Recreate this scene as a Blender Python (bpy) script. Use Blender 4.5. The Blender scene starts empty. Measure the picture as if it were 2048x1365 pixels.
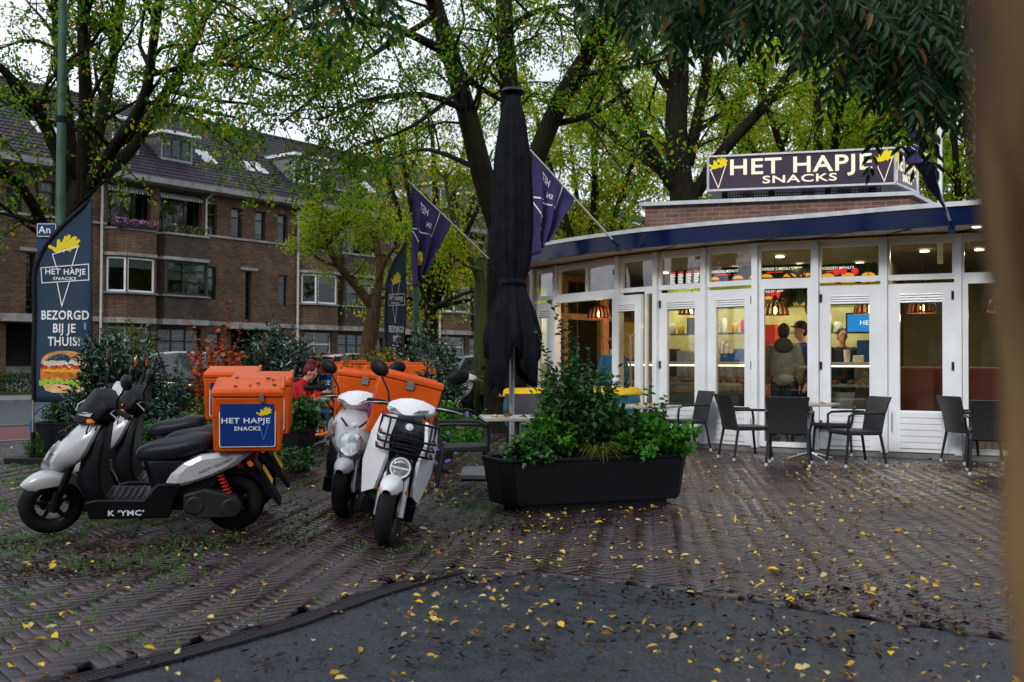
import bpy, math, random
import numpy as np
from mathutils import Vector, Matrix
R=math.radians; pi=math.pi
random.seed(7)
SC=bpy.context.scene
COL=SC.collection
# ---------------------------------------------------------------- camera
cam=bpy.data.objects.new('camera',bpy.data.cameras.new('camera')); COL.objects.link(cam)
SC.camera=cam
FPX=2162.0; CZ=1.28; HY=724.5; ROLL=0.0040
cam.data.sensor_width=36; cam.data.lens=FPX/2048*36
cam.data.clip_start=0.05; cam.data.clip_end=3000
PITCH=math.atan((HY-682.5)/FPX)
cam.matrix_world=Matrix.Translation((0,0,CZ))@Matrix.Rotation(pi/2+PITCH,4,'X')@Matrix.Rotation(math.atan(ROLL),4,'Z')
cam.data.dof.use_dof=True; cam.data.dof.focus_distance=10.0; cam.data.dof.aperture_fstop=4.0
# ---------------------------------------------------------------- world
SUN_EL=R(32); SUN_ROT=R(208)      # azimuth of the veiled sun, from behind on the left
W=bpy.data.worlds.new('World'); SC.world=W; W.use_nodes=True
nt=W.node_tree; nt.nodes.clear()
out=nt.nodes.new('ShaderNodeOutputWorld'); bg=nt.nodes.new('ShaderNodeBackground')
sky=nt.nodes.new('ShaderNodeTexSky'); sky.sky_type='NISHITA'; sky.sun_disc=False
sky.sun_elevation=SUN_EL; sky.sun_rotation=SUN_ROT; sky.air_density=1.2; sky.dust_density=2.5
tc=nt.nodes.new('ShaderNodeTexCoord'); nz=nt.nodes.new('ShaderNodeTexNoise'); nz.inputs['Scale'].default_value=2.2; nz.inputs['Detail'].default_value=6
cr=nt.nodes.new('ShaderNodeValToRGB'); cr.color_ramp.elements[0].position=.36; cr.color_ramp.elements[0].color=(.8,.8,.8,1); cr.color_ramp.elements[1].position=.56; cr.color_ramp.elements[1].color=(1,1,1,1)
mx=nt.nodes.new('ShaderNodeMixRGB'); mx.inputs[2].default_value=(10.6,11.3,12.4,1)
nt.links.new(tc.outputs['Generated'],nz.inputs['Vector']); nt.links.new(nz.outputs['Fac'],cr.inputs[0])
nt.links.new(cr.outputs[0],mx.inputs[0]); nt.links.new(sky.outputs[0],mx.inputs[1]); nt.links.new(mx.outputs[0],bg.inputs[0])
bg.inputs[1].default_value=0.1; nt.links.new(bg.outputs[0],out.inputs[0])
sun=bpy.data.objects.new('sun',bpy.data.lights.new('sun','SUN')); COL.objects.link(sun)
sun.data.energy=1.5; sun.data.angle=R(14); sun.data.color=(1,.97,.93)
sd=Vector((math.sin(SUN_ROT)*math.cos(SUN_EL),math.cos(SUN_ROT)*math.cos(SUN_EL),math.sin(SUN_EL)))
sun.rotation_euler=(-sd).to_track_quat('-Z','Y').to_euler()
vs=SC.view_settings; vs.view_transform='Standard'; vs.look='None'; vs.exposure=0.0; vs.gamma=1; vs.use_curve_mapping=False
try:
    SC.cycles.max_bounces=8; SC.cycles.transparent_max_bounces=24; SC.cycles.use_denoising=True; SC.cycles.caustics_reflective=False; SC.cycles.caustics_refractive=False; SC.cycles.sample_clamp_indirect=6
except Exception: pass
# ---------------------------------------------------------------- pixel -> world
_cm=cam.matrix_world.to_3x3()
def ray(px,py): return _cm@Vector(((px-1024)/FPX,-(py-682.5)/FPX,-1))
def G(px,py,z=0):
    d=ray(px,py); t=(z-CZ)/d.z; return Vector((d.x*t,d.y*t,z))
def AT(px,py,D):
    d=ray(px,py); t=D/d.y; return Vector((d.x*t,D,CZ+d.z*t))
# ---------------------------------------------------------------- materials
MAT={}
def _new(name):
    m=bpy.data.materials.new(name); m.use_nodes=True; MAT[name]=m
    return m,m.node_tree,m.node_tree.nodes['Principled BSDF']
def M(name,col,rough=.5,metal=0,var=.12,vs=6,bump=0,bs=60,coat=0,coords='Object',emit=0,spec=.22,dirt=None):
    m,t,b=_new(name); N=t.nodes; L=t.links
    c=N.new('ShaderNodeTexCoord'); n=N.new('ShaderNodeTexNoise'); n.inputs['Scale'].default_value=vs; n.inputs['Detail'].default_value=5
    L.new(c.outputs[coords],n.inputs['Vector'])
    r=N.new('ShaderNodeValToRGB'); r.color_ramp.elements[0].position=.3; r.color_ramp.elements[1].position=.7
    lo=dirt if dirt else tuple(x*(1-var) for x in col)
    r.color_ramp.elements[0].color=(*lo,1); r.color_ramp.elements[1].color=(*[min(1,x*(1+var)) for x in col],1)
    L.new(n.outputs['Fac'],r.inputs[0]); L.new(r.outputs[0],b.inputs['Base Color'])
    b.inputs['Roughness'].default_value=rough; b.inputs['Metallic'].default_value=metal
    b.inputs['Coat Weight'].default_value=coat; b.inputs['Specular IOR Level'].default_value=spec
    if rough>.08:
        mr=N.new('ShaderNodeMapRange'); mr.inputs[3].default_value=max(.03,rough-.08); mr.inputs[4].default_value=min(1,rough+.1)
        L.new(n.outputs['Fac'],mr.inputs[0]); L.new(mr.outputs[0],b.inputs['Roughness'])
    if bump:
        n2=N.new('ShaderNodeTexNoise'); n2.inputs['Scale'].default_value=bs; n2.inputs['Detail'].default_value=4
        L.new(c.outputs[coords],n2.inputs['Vector'])
        bp=N.new('ShaderNodeBump'); bp.inputs['Strength'].default_value=bump; bp.inputs['Distance'].default_value=.01
        L.new(n2.outputs['Fac'],bp.inputs['Height']); L.new(bp.outputs[0],b.inputs['Normal'])
    if emit:
        L.new(r.outputs[0],b.inputs['Emission Color']); b.inputs['Emission Strength'].default_value=emit
    return m
def glass(name,tint=(.8,.85,.83),refl=1.0):
    m=bpy.data.materials.new(name); m.use_nodes=True; t=m.node_tree; N=t.nodes; N.clear(); L=t.links; MAT[name]=m
    o=N.new('ShaderNodeOutputMaterial'); tr=N.new('ShaderNodeBsdfTransparent'); tr.inputs[0].default_value=(*tint,1)
    g=N.new('ShaderNodeBsdfGlossy'); g.inputs['Roughness'].default_value=.02; g.inputs[0].default_value=(.95,.97,1,1)
    f=N.new('ShaderNodeFresnel'); f.inputs[0].default_value=1.5
    mu=N.new('ShaderNodeMath'); mu.operation='MULTIPLY'; mu.inputs[1].default_value=refl
    mi=N.new('ShaderNodeMixShader'); L.new(f.outputs[0],mu.inputs[0]); mu.use_clamp=True; L.new(mu.outputs[0],mi.inputs[0]); L.new(tr.outputs[0],mi.inputs[1]); L.new(g.outputs[0],mi.inputs[2]); L.new(mi.outputs[0],o.inputs[0])
    return m
def emis(name,col,st):
    m=bpy.data.materials.new(name); m.use_nodes=True; t=m.node_tree; N=t.nodes; N.clear(); MAT[name]=m
    o=N.new('ShaderNodeOutputMaterial'); e=N.new('ShaderNodeEmission'); e.inputs[0].default_value=(*col,1); e.inputs[1].default_value=st; t.links.new(e.outputs[0],o.inputs[0]); return m
def leafmat(name,cols,rough=.5,trans=.4,spec=.2):
    m,t,b=_new(name); N=t.nodes; L=t.links
    g=N.new('ShaderNodeNewGeometry'); r=N.new('ShaderNodeValToRGB'); e=r.color_ramp.elements
    while len(e)<len(cols): e.new(.5)
    for i,(p,c) in enumerate(cols): e[i].position=p; e[i].color=(*c,1)
    L.new(g.outputs['Random Per Island'],r.inputs[0]); L.new(r.outputs[0],b.inputs['Base Color'])
    b.inputs['Roughness'].default_value=rough; b.inputs['Specular IOR Level'].default_value=spec
    tl=N.new('ShaderNodeBsdfTranslucent'); L.new(r.outputs[0],tl.inputs[0])
    mi=N.new('ShaderNodeMixShader'); mi.inputs[0].default_value=trans
    L.new(b.outputs[0],mi.inputs[1]); L.new(tl.outputs[0],mi.inputs[2]); L.new(mi.outputs[0],N['Material Output'].inputs[0])
    return m
def brickmat(name,c1,c2,mort,bw=.21,bh=.06,ms=.012,bump=.5,rough=.85,var=.35,coords='Object'):
    m,t,b=_new(name); N=t.nodes; L=t.links
    c=N.new('ShaderNodeTexCoord'); s=N.new('ShaderNodeSeparateXYZ'); L.new(c.outputs[coords],s.inputs[0])
    a=N.new('ShaderNodeMath'); a.operation='ADD'; L.new(s.outputs[0],a.inputs[0]); L.new(s.outputs[1],a.inputs[1])
    k=N.new('ShaderNodeCombineXYZ'); L.new(a.outputs[0],k.inputs[0]); L.new(s.outputs[2],k.inputs[1])
    br=N.new('ShaderNodeTexBrick'); br.inputs['Color1'].default_value=(*c1,1); br.inputs['Color2'].default_value=(*c2,1); br.inputs['Mortar'].default_value=(*mort,1)
    br.inputs['Scale'].default_value=1; br.inputs['Brick Width'].default_value=bw; br.inputs['Row Height'].default_value=bh; br.inputs['Mortar Size'].default_value=ms; br.inputs['Mortar Smooth'].default_value=.2
    L.new(k.outputs[0],br.inputs['Vector'])
    n=N.new('ShaderNodeTexNoise'); n.inputs['Scale'].default_value=.9; n.inputs['Detail'].default_value=8; n.inputs['Roughness'].default_value=.7
    L.new(c.outputs[coords],n.inputs['Vector'])
    mr=N.new('ShaderNodeMapRange'); mr.inputs[1].default_value=.3; mr.inputs[2].default_value=.7; mr.inputs[3].default_value=1-var; mr.inputs[4].default_value=1+var; L.new(n.outputs['Fac'],mr.inputs[0])
    vm=N.new('ShaderNodeVectorMath'); vm.operation='SCALE'; L.new(br.outputs['Color'],vm.inputs[0]); L.new(mr.outputs[0],vm.inputs['Scale'])
    L.new(vm.outputs[0],b.inputs['Base Color']); b.inputs['Roughness'].default_value=rough
    bp=N.new('ShaderNodeBump'); bp.invert=True; bp.inputs['Strength'].default_value=bump; bp.inputs['Distance'].default_value=.01
    L.new(br.outputs['Fac'],bp.inputs['Height']); L.new(bp.outputs[0],b.inputs['Normal'])
    return m
# ---------------------------------------------------------------- mesh building
class MB:
    def __init__(s): s.v=[]; s.f=[]
    def add(s,vs,fs):
        n=len(s.v); s.v.extend([tuple(v) for v in vs]); s.f.extend([tuple(i+n for i in f) for f in fs]); return s
    def quad(s,a,b,c,d): return s.add([a,b,c,d],[(0,1,2,3)])
    def box(s,c,d,rot=None,top=1.0):
        c=Vector(c); hx,hy,hz=d[0]/2,d[1]/2,d[2]/2; vs=[]
        for z,k in ((-hz,1),(hz,top)):
            for x,y in ((-hx,-hy),(hx,-hy),(hx,hy),(-hx,hy)):
                p=Vector((x*k,y*k,z))
                if rot is not None: p=rot@p
                vs.append(c+p)
        return s.add(vs,[(3,2,1,0),(4,5,6,7),(0,1,5,4),(1,2,6,5),(2,3,7,6),(3,0,4,7)])
    def beam(s,p0,p1,w,h,up=(0,0,1)):
        p0=Vector(p0);p1=Vector(p1); d=p1-p0; L=d.length
        if L<1e-6: return s
        x=d/L; z=Vector(up); z=z-x*z.dot(x)
        if z.length<1e-4: z=Vector((1,0,0)); z=z-x*z.dot(x)
        z.normalize(); y=z.cross(x)
        return s.box((p0+p1)/2,(L,w,h),rot=Matrix((x,y,z)).transposed())
    def loft(s,rings,cap=True,closed=True):
        n=len(rings[0]); vs=[p for r in rings for p in r]; fs=[]
        for i in range(len(rings)-1):
            for j in range(n if closed else n-1):
                k=(j+1)%n; fs.append((i*n+j,i*n+k,(i+1)*n+k,(i+1)*n+j))
        if cap and closed:
            fs.append(tuple(range(n-1,-1,-1))); m=(len(rings)-1)*n; fs.append(tuple(m+i for i in range(n)))
        return s.add(vs,fs)
    def tube(s,pts,r,n=8,cap=True):
        pts=[Vector(p) for p in pts]
        if not hasattr(r,'__len__'): r=[r]*len(pts)
        rings=[]; ref=None
        for i,p in enumerate(pts):
            a=pts[max(0,i-1)]; b=pts[min(len(pts)-1,i+1)]; t=(b-a)
            if t.length<1e-9: t=Vector((0,0,1))
            t.normalize()
            if ref is None:
                ref=Vector((0,0,1)) if abs(t.z)<.9 else Vector((1,0,0))
            u=ref-t*ref.dot(t)
            if u.length<1e-5: u=t.orthogonal()
            u.normalize(); ref=u; w=t.cross(u)
            rings.append([p+(u*math.cos(2*pi*j/n)+w*math.sin(2*pi*j/n))*r[i] for j in range(n)])
        return s.loft(rings,cap)
    def cyl(s,a,b,r0,r1=None,n=16): return s.tube([a,b],[r0,r0 if r1 is None else r1],n)
    def ell(s,c,r,n=12,m=8,rot=None):
        c=Vector(c); rings=[]
        for i in range(m+1):
            th=pi*i/m; th=min(max(th,.02),pi-.02)
            ring=[]
            for j in range(n):
                p=Vector((r[0]*math.sin(th)*math.cos(2*pi*j/n),r[1]*math.sin(th)*math.sin(2*pi*j/n),-r[2]*math.cos(th)))
                if rot is not None: p=rot@p
                ring.append(c+p)
            rings.append(ring)
        return s.loft(rings)
    def lathe(s,prof,n=24,c=(0,0,0),axis='z'):
        rings=[]
        for (r,h) in prof:
            r=max(r,1e-4); ring=[]
            for j in range(n):
                a=2*pi*j/n; x,y=r*math.cos(a),r*math.sin(a)
                ring.append(Vector(c)+(Vector((x,y,h)) if axis=='z' else Vector((x,h,-y))))
            rings.append(ring)
        return s.loft(rings)
    def prism(s,pts,o,u,v,th):
        o=Vector(o);u=Vector(u);v=Vector(v); n=u.cross(v).normalized()
        a=[o+u*p[0]+v*p[1] for p in pts]; b=[q+n*th for q in a]; k=len(pts)
        return s.add(a+b,[tuple(range(k-1,-1,-1)),tuple(range(k,2*k))]+[(i,(i+1)%k,k+(i+1)%k,k+i) for i in range(k)])
    def torus(s,c,R0,r0,axis=(0,1,0),n=32,m=12,squash=1.0):
        ax=Vector(axis).normalized(); u=ax.orthogonal().normalized(); w=ax.cross(u); c=Vector(c); vs=[];fs=[]
        for i in range(n):
            d=u*math.cos(2*pi*i/n)+w*math.sin(2*pi*i/n)
            for j in range(m):
                a=2*pi*j/m; vs.append(c+d*(R0+r0*math.cos(a))+ax*(r0*squash*math.sin(a)))
        for i in range(n):
            for j in range(m):
                fs.append((i*m+j,((i+1)%n)*m+j,((i+1)%n)*m+(j+1)%m,i*m+(j+1)%m))
        return s.add(vs,fs)
    def xf(s,mat): s.v=[tuple(mat@Vector(p)) for p in s.v]; return s
    def build(s,name,mat,parent=None,world=False,smooth=None,bevel=0,subsurf=0,sol=0):
        me=bpy.data.meshes.new(name); vs=s.v
        if world and parent is not None:
            inv=(Matrix.Translation(parent.location)@parent.rotation_euler.to_matrix().to_4x4()).inverted()
            p2=parent.parent
            if p2 is not None: inv=((Matrix.Translation(p2.location)@p2.rotation_euler.to_matrix().to_4x4())@(Matrix.Translation(parent.location)@parent.rotation_euler.to_matrix().to_4x4())).inverted()
            vs=[tuple(inv@Vector(p)) for p in vs]
        me.from_pydata(vs,[],s.f); me.update(); me.validate()
        return link(name,me,mat,parent,smooth,bevel,subsurf,sol)
def link(name,me,mat,parent=None,smooth=None,bevel=0,subsurf=0,sol=0):
    o=bpy.data.objects.new(name,me); COL.objects.link(o)
    if mat is not None: me.materials.append(MAT[mat] if isinstance(mat,str) else mat)
    if parent is not None: o.parent=parent
    if sol:
        md=o.modifiers.new('s','SOLIDIFY'); md.thickness=sol; md.offset=0
    if bevel:
        md=o.modifiers.new('b','BEVEL'); md.width=bevel; md.segments=2; md.limit_method='ANGLE'; md.angle_limit=R(35)
    if subsurf:
        md=o.modifiers.new('u','SUBSURF'); md.levels=subsurf; md.render_levels=subsurf
    if smooth:
        me.polygons.foreach_set('use_smooth',[True]*len(me.polygons))
        if smooth<180:
            try: me.set_sharp_from_angle(angle=R(smooth))
            except Exception: pass
    return o
def tag(o,label,cat,group=None,kind=None):
    if label: o['label']=label
    if cat: o['category']=cat
    if group: o['group']=group
    if kind: o['kind']=kind
    return o
def thing(name,label,cat,loc=(0,0,0),rz=0,group=None,rot=None):
    o=bpy.data.objects.new(name,None); COL.objects.link(o); o.location=loc; o.rotation_euler=rot if rot else (0,0,rz); o.empty_display_size=.2
    return tag(o,label,cat,group)
def struct(name,mb,mat,**k):
    o=mb.build(name,mat,**k); o['kind']='structure'; return o
def dup(o,loc=None,rz=None,label=None,parent=None):
    c=o.copy(); COL.objects.link(c)
    if parent is not None: c.parent=parent
    if loc is not None: c.location=loc
    if rz is not None: c.rotation_euler=(c.rotation_euler[0],c.rotation_euler[1],rz)
    if label: c['label']=label
    for ch in list(o.children): dup(ch,parent=c)
    return c
def frame(o,r,u):
    r=Vector(r).normalized(); u=Vector(u).normalized(); n=r.cross(u)
    m=Matrix((r,u,n)).transposed().to_4x4(); m.translation=Vector(o); return m
def textmb(s,size,fr,xs=1.0,bold=0.0,ext=.002,align='CENTER',mirror=False):
    cu=bpy.data.curves.new('t','FONT'); cu.body=s; cu.size=size; cu.align_x=align; cu.align_y='CENTER'; cu.offset=bold*size; cu.extrude=ext; cu.resolution_u=3; cu.space_character=1.08
    o=bpy.data.objects.new('t',cu); COL.objects.link(o)
    bpy.context.view_layer.update()
    me=bpy.data.meshes.new_from_object(o.evaluated_get(bpy.context.evaluated_depsgraph_get()))
    mb=MB(); S=Matrix.Diagonal((xs*(-1 if mirror else 1),1,1,1)); m=fr@S
    mb.add([m@v.co for v in me.vertices],[tuple(p.vertices) for p in me.polygons])
    bpy.data.objects.remove(o); bpy.data.curves.remove(cu); bpy.data.meshes.remove(me)
    return mb
def strokes(mb,fr,lines,w,th=.002,z=0):
    for ln in lines:
        for a,b in zip(ln[:-1],ln[1:]):
            a=Vector((a[0],a[1],0));b=Vector((b[0],b[1],0)); d=(b-a).normalized()*w*.5; n=Vector((-d.y,d.x,0))
            pts=[a-d-n,b+d-n,b+d+n,a-d+n]
            P=[fr@(p+Vector((0,0,z))) for p in pts]+[fr@(p+Vector((0,0,z+th))) for p in pts]
            mb.add(P,[(3,2,1,0),(4,5,6,7),(0,1,5,4),(1,2,6,5),(2,3,7,6),(3,0,4,7)])
    return mb
def fries(mb,fr,s,w=.13):
    for a,b in (((-.62,0),(-.2,.45)),((-.45,-.05),(-.4,.62)),((-.95,.25),(-.35,-.05)),((-.3,0),(.05,.85)),((-.1,0),(.5,.8)),((.1,.1),(.25,.95)),((.05,.45),(.7,.55)),((.3,.05),(.65,.85)),((.15,.2),(.8,.3)),((.45,.2),(.85,.65)),((-.2,.2),(.6,.35)),((0,.1),(.5,.2)),((-.15,.1),(.2,.6))):
        strokes(mb,fr,[[(a[0]*s,a[1]*s),(b[0]*s,b[1]*s)]],w*s,z=random.uniform(0,.001))
    return mb
# ---------------------------------------------------------------- fast leaf clouds
def leafcloud(name,P,D,Nn,L,Wd,mat,parent=None,seed=0,fold=.25,curl=0.0):
    P=np.asarray(P,float); n=len(P); D=np.asarray(D,float); Nn=np.asarray(Nn,float)
    D/=np.linalg.norm(D,axis=1,keepdims=True)+1e-9
    S=np.cross(D,Nn); S/=np.linalg.norm(S,axis=1,keepdims=True)+1e-9; U=np.cross(S,D)
    L=np.broadcast_to(np.asarray(L,float),(n,))[:,None]; Wd=np.broadcast_to(np.asarray(Wd,float),(n,))[:,None]
    up=U*Wd*fold
    V=np.stack([P,P+D*L*.33+S*Wd*.5+up,P+D*L*.72+S*Wd*.38+up-U*L*curl*.3,P+D*L-U*L*curl,P+D*L*.72-S*Wd*.38+up-U*L*curl*.3,P+D*L*.33-S*Wd*.5+up],axis=1).reshape(-1,3)
    base=(np.arange(n)*6)[:,None]; F=np.concatenate([base+np.array([0,1,2,3]),base+np.array([0,3,4,5])],axis=1).reshape(-1)
    me=bpy.data.meshes.new(name); me.vertices.add(len(V)); me.vertices.foreach_set('co',V.astype('f').ravel())
    me.loops.add(len(F)); me.loops.foreach_set('vertex_index',F.astype('i'))
    me.polygons.add(n*2); me.polygons.foreach_set('loop_start',(np.arange(n*2)*4).astype('i')); me.polygons.foreach_set('loop_total',np.full(n*2,4,'i'))
    me.update(); me.validate()
    return link(name,me,mat,parent)
def rnd_unit(rs,n):
    v=rs.normal(size=(n,3)); return v/np.linalg.norm(v,axis=1,keepdims=True)
# walls with rectangular openings, on the segment p0->p1 (outside is to the right of p0->p1 seen from above)
def wallseg(mb,p0,p1,z0,z1,ops,depth=.12,back=False):
    p0=Vector((p0[0],p0[1],0));p1=Vector((p1[0],p1[1],0)); L=(p1-p0).length; u=(p1-p0)/L; n=Vector((u.y,-u.x,0))
    xs=sorted(set([0,L]+[min(max(a,0),L) for o in ops for a in o[:2]])); zs=sorted(set([z0,z1]+[min(max(a,z0),z1) for o in ops for a in o[2:4]]))
    P=lambda x,z,d=0: p0+u*x-n*d+Vector((0,0,z))
    for i in range(len(xs)-1):
        for j in range(len(zs)-1):
            cx=(xs[i]+xs[i+1])/2; cz=(zs[j]+zs[j+1])/2
            if any(o[0]<cx<o[1] and o[2]<cz<o[3] for o in ops): continue
            a,b,c,d=xs[i],xs[i+1],zs[j],zs[j+1]
            mb.quad(P(a,c),P(b,c),P(b,d),P(a,d))
            if back: mb.quad(P(a,d,depth),P(b,d,depth),P(b,c,depth),P(a,c,depth))
    for o in ops:
        a,b,c,d=o[:4]
        mb.quad(P(a,c),P(a,d),P(a,d,depth),P(a,c,depth)); mb.quad(P(b,d),P(b,c),P(b,c,depth),P(b,d,depth))
        mb.quad(P(b,c),P(a,c),P(a,c,depth),P(b,c,depth)); mb.quad(P(a,d),P(b,d),P(b,d,depth),P(a,d,depth))
    if back:
        mb.quad(P(0,z0),P(0,z1),P(0,z1,depth),P(0,z0,depth)); mb.quad(P(L,z1),P(L,z0),P(L,z0,depth),P(L,z1,depth))
        mb.quad(P(0,z1),P(L,z1),P(L,z1,depth),P(0,z1,depth)); mb.quad(P(L,z0),P(0,z0),P(0,z0,depth),P(L,z0,depth))
    return mb
# ================================================================ ground
BD=Vector((.599,.801,0)).normalized(); BN=Vector((.801,-.599,0)).normalized(); B0=Vector((-17.6,46,0))
def SP(t,off,z=0): return B0+BD*t+BN*off+Vector((0,0,z))
M('soil',(.035,.04,.02),.95,vs=30,var=.6,bump=.6,bs=90)
M('asphalt_road',(.055,.06,.07),.6,vs=3,var=.2,bump=.3,bs=300)
M('cycle_red',(.13,.045,.05),.75,vs=4,var=.2,bump=.2,bs=200)
M('kerb',(.2,.2,.2),.8,var=.2,bump=.3)
M('paving_grey',(.16,.155,.16),.8,var=.25,vs=2,bump=.3)
M('lawn',(.045,.06,.02),.95,var=.5,vs=25,bump=.8,bs=120)
def strip(name,o0,o1,z,mat,t0=-60,t1=140):
    mb=MB(); n=40
    for i in range(n):
        a=t0+(t1-t0)*i/n; b=t0+(t1-t0)*(i+1)/n
        mb.quad(SP(a,o1,z),SP(b,o1,z),SP(b,o0,z),SP(a,o0,z))
    return struct(name,mb,mat)
mb=MB(); mb.quad((-900,-900,-.06),(900,-900,-.06),(900,900,-.06),(-900,900,-.06)); struct('ground',mb,'soil')
strip('lawn',-2,5.2,.02,'lawn'); strip('pavement',5.2,9.8,.05,'paving_grey')
mb=MB(); mb.beam(SP(-60,9.9,.0),SP(140,9.9,.0),.22,.16); struct('kerb',mb,'kerb')
strip('road',10.0,21,-.03,'asphalt_road'); strip('cycle_path',21,25,-.026,'cycle_red')
mb=MB(); mb.beam(SP(-60,21,-.02),SP(140,21,-.02),.14,.06); mb.beam(SP(-60,25,-.02),SP(140,25,-.02),.12,.06); struct('kerb',mb,'kerb')
# wet asphalt in the foreground
def wetmat(name,c1,c2,scale,bstr,bscale,r0,r1):
    m,t,b=_new(name); N=t.nodes; L=t.links
    c=N.new('ShaderNodeTexCoord'); n=N.new('ShaderNodeTexNoise'); n.inputs['Scale'].default_value=scale; n.inputs['Detail'].default_value=9; n.inputs['Roughness'].default_value=.65
    L.new(c.outputs['Object'],n.inputs['Vector'])
    r=N.new('ShaderNodeValToRGB'); r.color_ramp.elements[0].position=.35; r.color_ramp.elements[0].color=(*c1,1); r.color_ramp.elements[1].position=.68; r.color_ramp.elements[1].color=(*c2,1)
    L.new(n.outputs['Fac'],r.inputs[0])
    n3=N.new('ShaderNodeTexNoise'); n3.inputs['Scale'].default_value=bscale; n3.inputs['Detail'].default_value=3; L.new(c.outputs['Object'],n3.inputs['Vector'])
    mr3=N.new('ShaderNodeMapRange'); mr3.inputs[1].default_value=.35; mr3.inputs[2].default_value=.7; mr3.inputs[3].default_value=.1; mr3.inputs[4].default_value=2.8; L.new(n3.outputs['Fac'],mr3.inputs[0])
    vm=N.new('ShaderNodeVectorMath'); vm.operation='SCALE'; L.new(r.outputs[0],vm.inputs[0]); L.new(mr3.outputs[0],vm.inputs['Scale']); L.new(vm.outputs[0],b.inputs['Base Color'])
    mr=N.new('ShaderNodeMapRange'); mr.inputs[1].default_value=.35; mr.inputs[2].default_value=.65; b.inputs['Specular IOR Level'].default_value=.32; mr.inputs[3].default_value=r0; mr.inputs[4].default_value=r1; L.new(n.outputs['Fac'],mr.inputs[0]); L.new(mr.outputs[0],b.inputs['Roughness']); b.inputs['Specular IOR Level'].default_value=.38
    bp=N.new('ShaderNodeBump'); bp.inputs['Strength'].default_value=bstr; bp.inputs['Distance'].default_value=.012; L.new(n3.outputs['Fac'],bp.inputs['Height']); L.new(bp.outputs[0],b.inputs['Normal'])
    return m
wetmat('asphalt_wet',(.003,.005,.009),(.014,.019,.029),5.5,1.0,60,.32,.62)
edge_px=[(-700,1420),(150,1352),(360,1300),(560,1245),(730,1186),(850,1150),(905,1138),(1050,1146),(1180,1158),(1300,1172),(1400,1186),(1500,1200),(1620,1220),(1750,1238),(1880,1256),(2000,1275),(2100,1296),(2500,1380)]
EDGE=[G(x,y) for x,y in edge_px]
EDGE=[EDGE[1]+(EDGE[1]-EDGE[2])*3.5]+EDGE[1:-1]+[EDGE[-2]+(EDGE[-2]-EDGE[-3])*10]
def edge_y(x):
    for a,b in zip(EDGE[:-1],EDGE[1:]):
        if a.x<=x<=b.x: return a.y+(b.y-a.y)*(x-a.x)/(b.x-a.x)
    return -50
mb=MB()
for a,b in zip(EDGE[:-1],EDGE[1:]):
    mb.quad((a.x,-40,-.012),(b.x,-40,-.012),(b.x,b.y,-.012),(a.x,a.y,-.012))
struct('asphalt',mb,'asphalt_wet')
# herringbone clinkers as real bricks
def brick_island(name,cols,rough0,rough1):
    m,t,b=_new(name); N=t.nodes; L=t.links
    g=N.new('ShaderNodeNewGeometry'); r=N.new('ShaderNodeValToRGB'); e=r.color_ramp.elements
    while len(e)<len(cols): e.new(.5)
    for i,(p,c) in enumerate(cols): e[i].position=p; e[i].color=(*c,1)
    L.new(g.outputs['Random Per Island'],r.inputs[0])
    c=N.new('ShaderNodeTexCoord'); n=N.new('ShaderNodeTexNoise'); n.inputs['Scale'].default_value=.8; n.inputs['Detail'].default_value=9; n.inputs['Roughness'].default_value=.7; L.new(c.outputs['Object'],n.inputs['Vector'])
    mr=N.new('ShaderNodeMapRange'); mr.inputs[1].default_value=.3; mr.inputs[2].default_value=.7; mr.inputs[3].default_value=.7; mr.inputs[4].default_value=1.35; L.new(n.outputs['Fac'],mr.inputs[0])
    vm=N.new('ShaderNodeVectorMath'); vm.operation='SCALE'; L.new(r.outputs[0],vm.inputs[0]); L.new(mr.outputs[0],vm.inputs['Scale']); L.new(vm.outputs[0],b.inputs['Base Color'])
    mr2=N.new('ShaderNodeMapRange'); mr2.inputs[1].default_value=.35; mr2.inputs[2].default_value=.65; mr2.inputs[3].default_value=rough0; mr2.inputs[4].default_value=rough1; L.new(n.outputs['Fac'],mr2.inputs[0]); L.new(mr2.outputs[0],b.inputs['Roughness'])
    n3=N.new('ShaderNodeTexNoise'); n3.inputs['Scale'].default_value=90; n3.inputs['Detail'].default_value=4; L.new(c.outputs['Object'],n3.inputs['Vector'])
    bp=N.new('ShaderNodeBump'); bp.inputs['Strength'].default_value=.35; bp.inputs['Distance'].default_value=.006; L.new(n3.outputs['Fac'],bp.inputs['Height']); L.new(bp.outputs[0],b.inputs['Normal'])
    return m
brick_island('clinker',[(0,(.010,.0075,.010)),(.35,(.032,.017,.019)),(.6,(.019,.014,.018)),(.85,(.048,.023,.023)),(1,(.010,.011,.017))],.1,.52)
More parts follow.
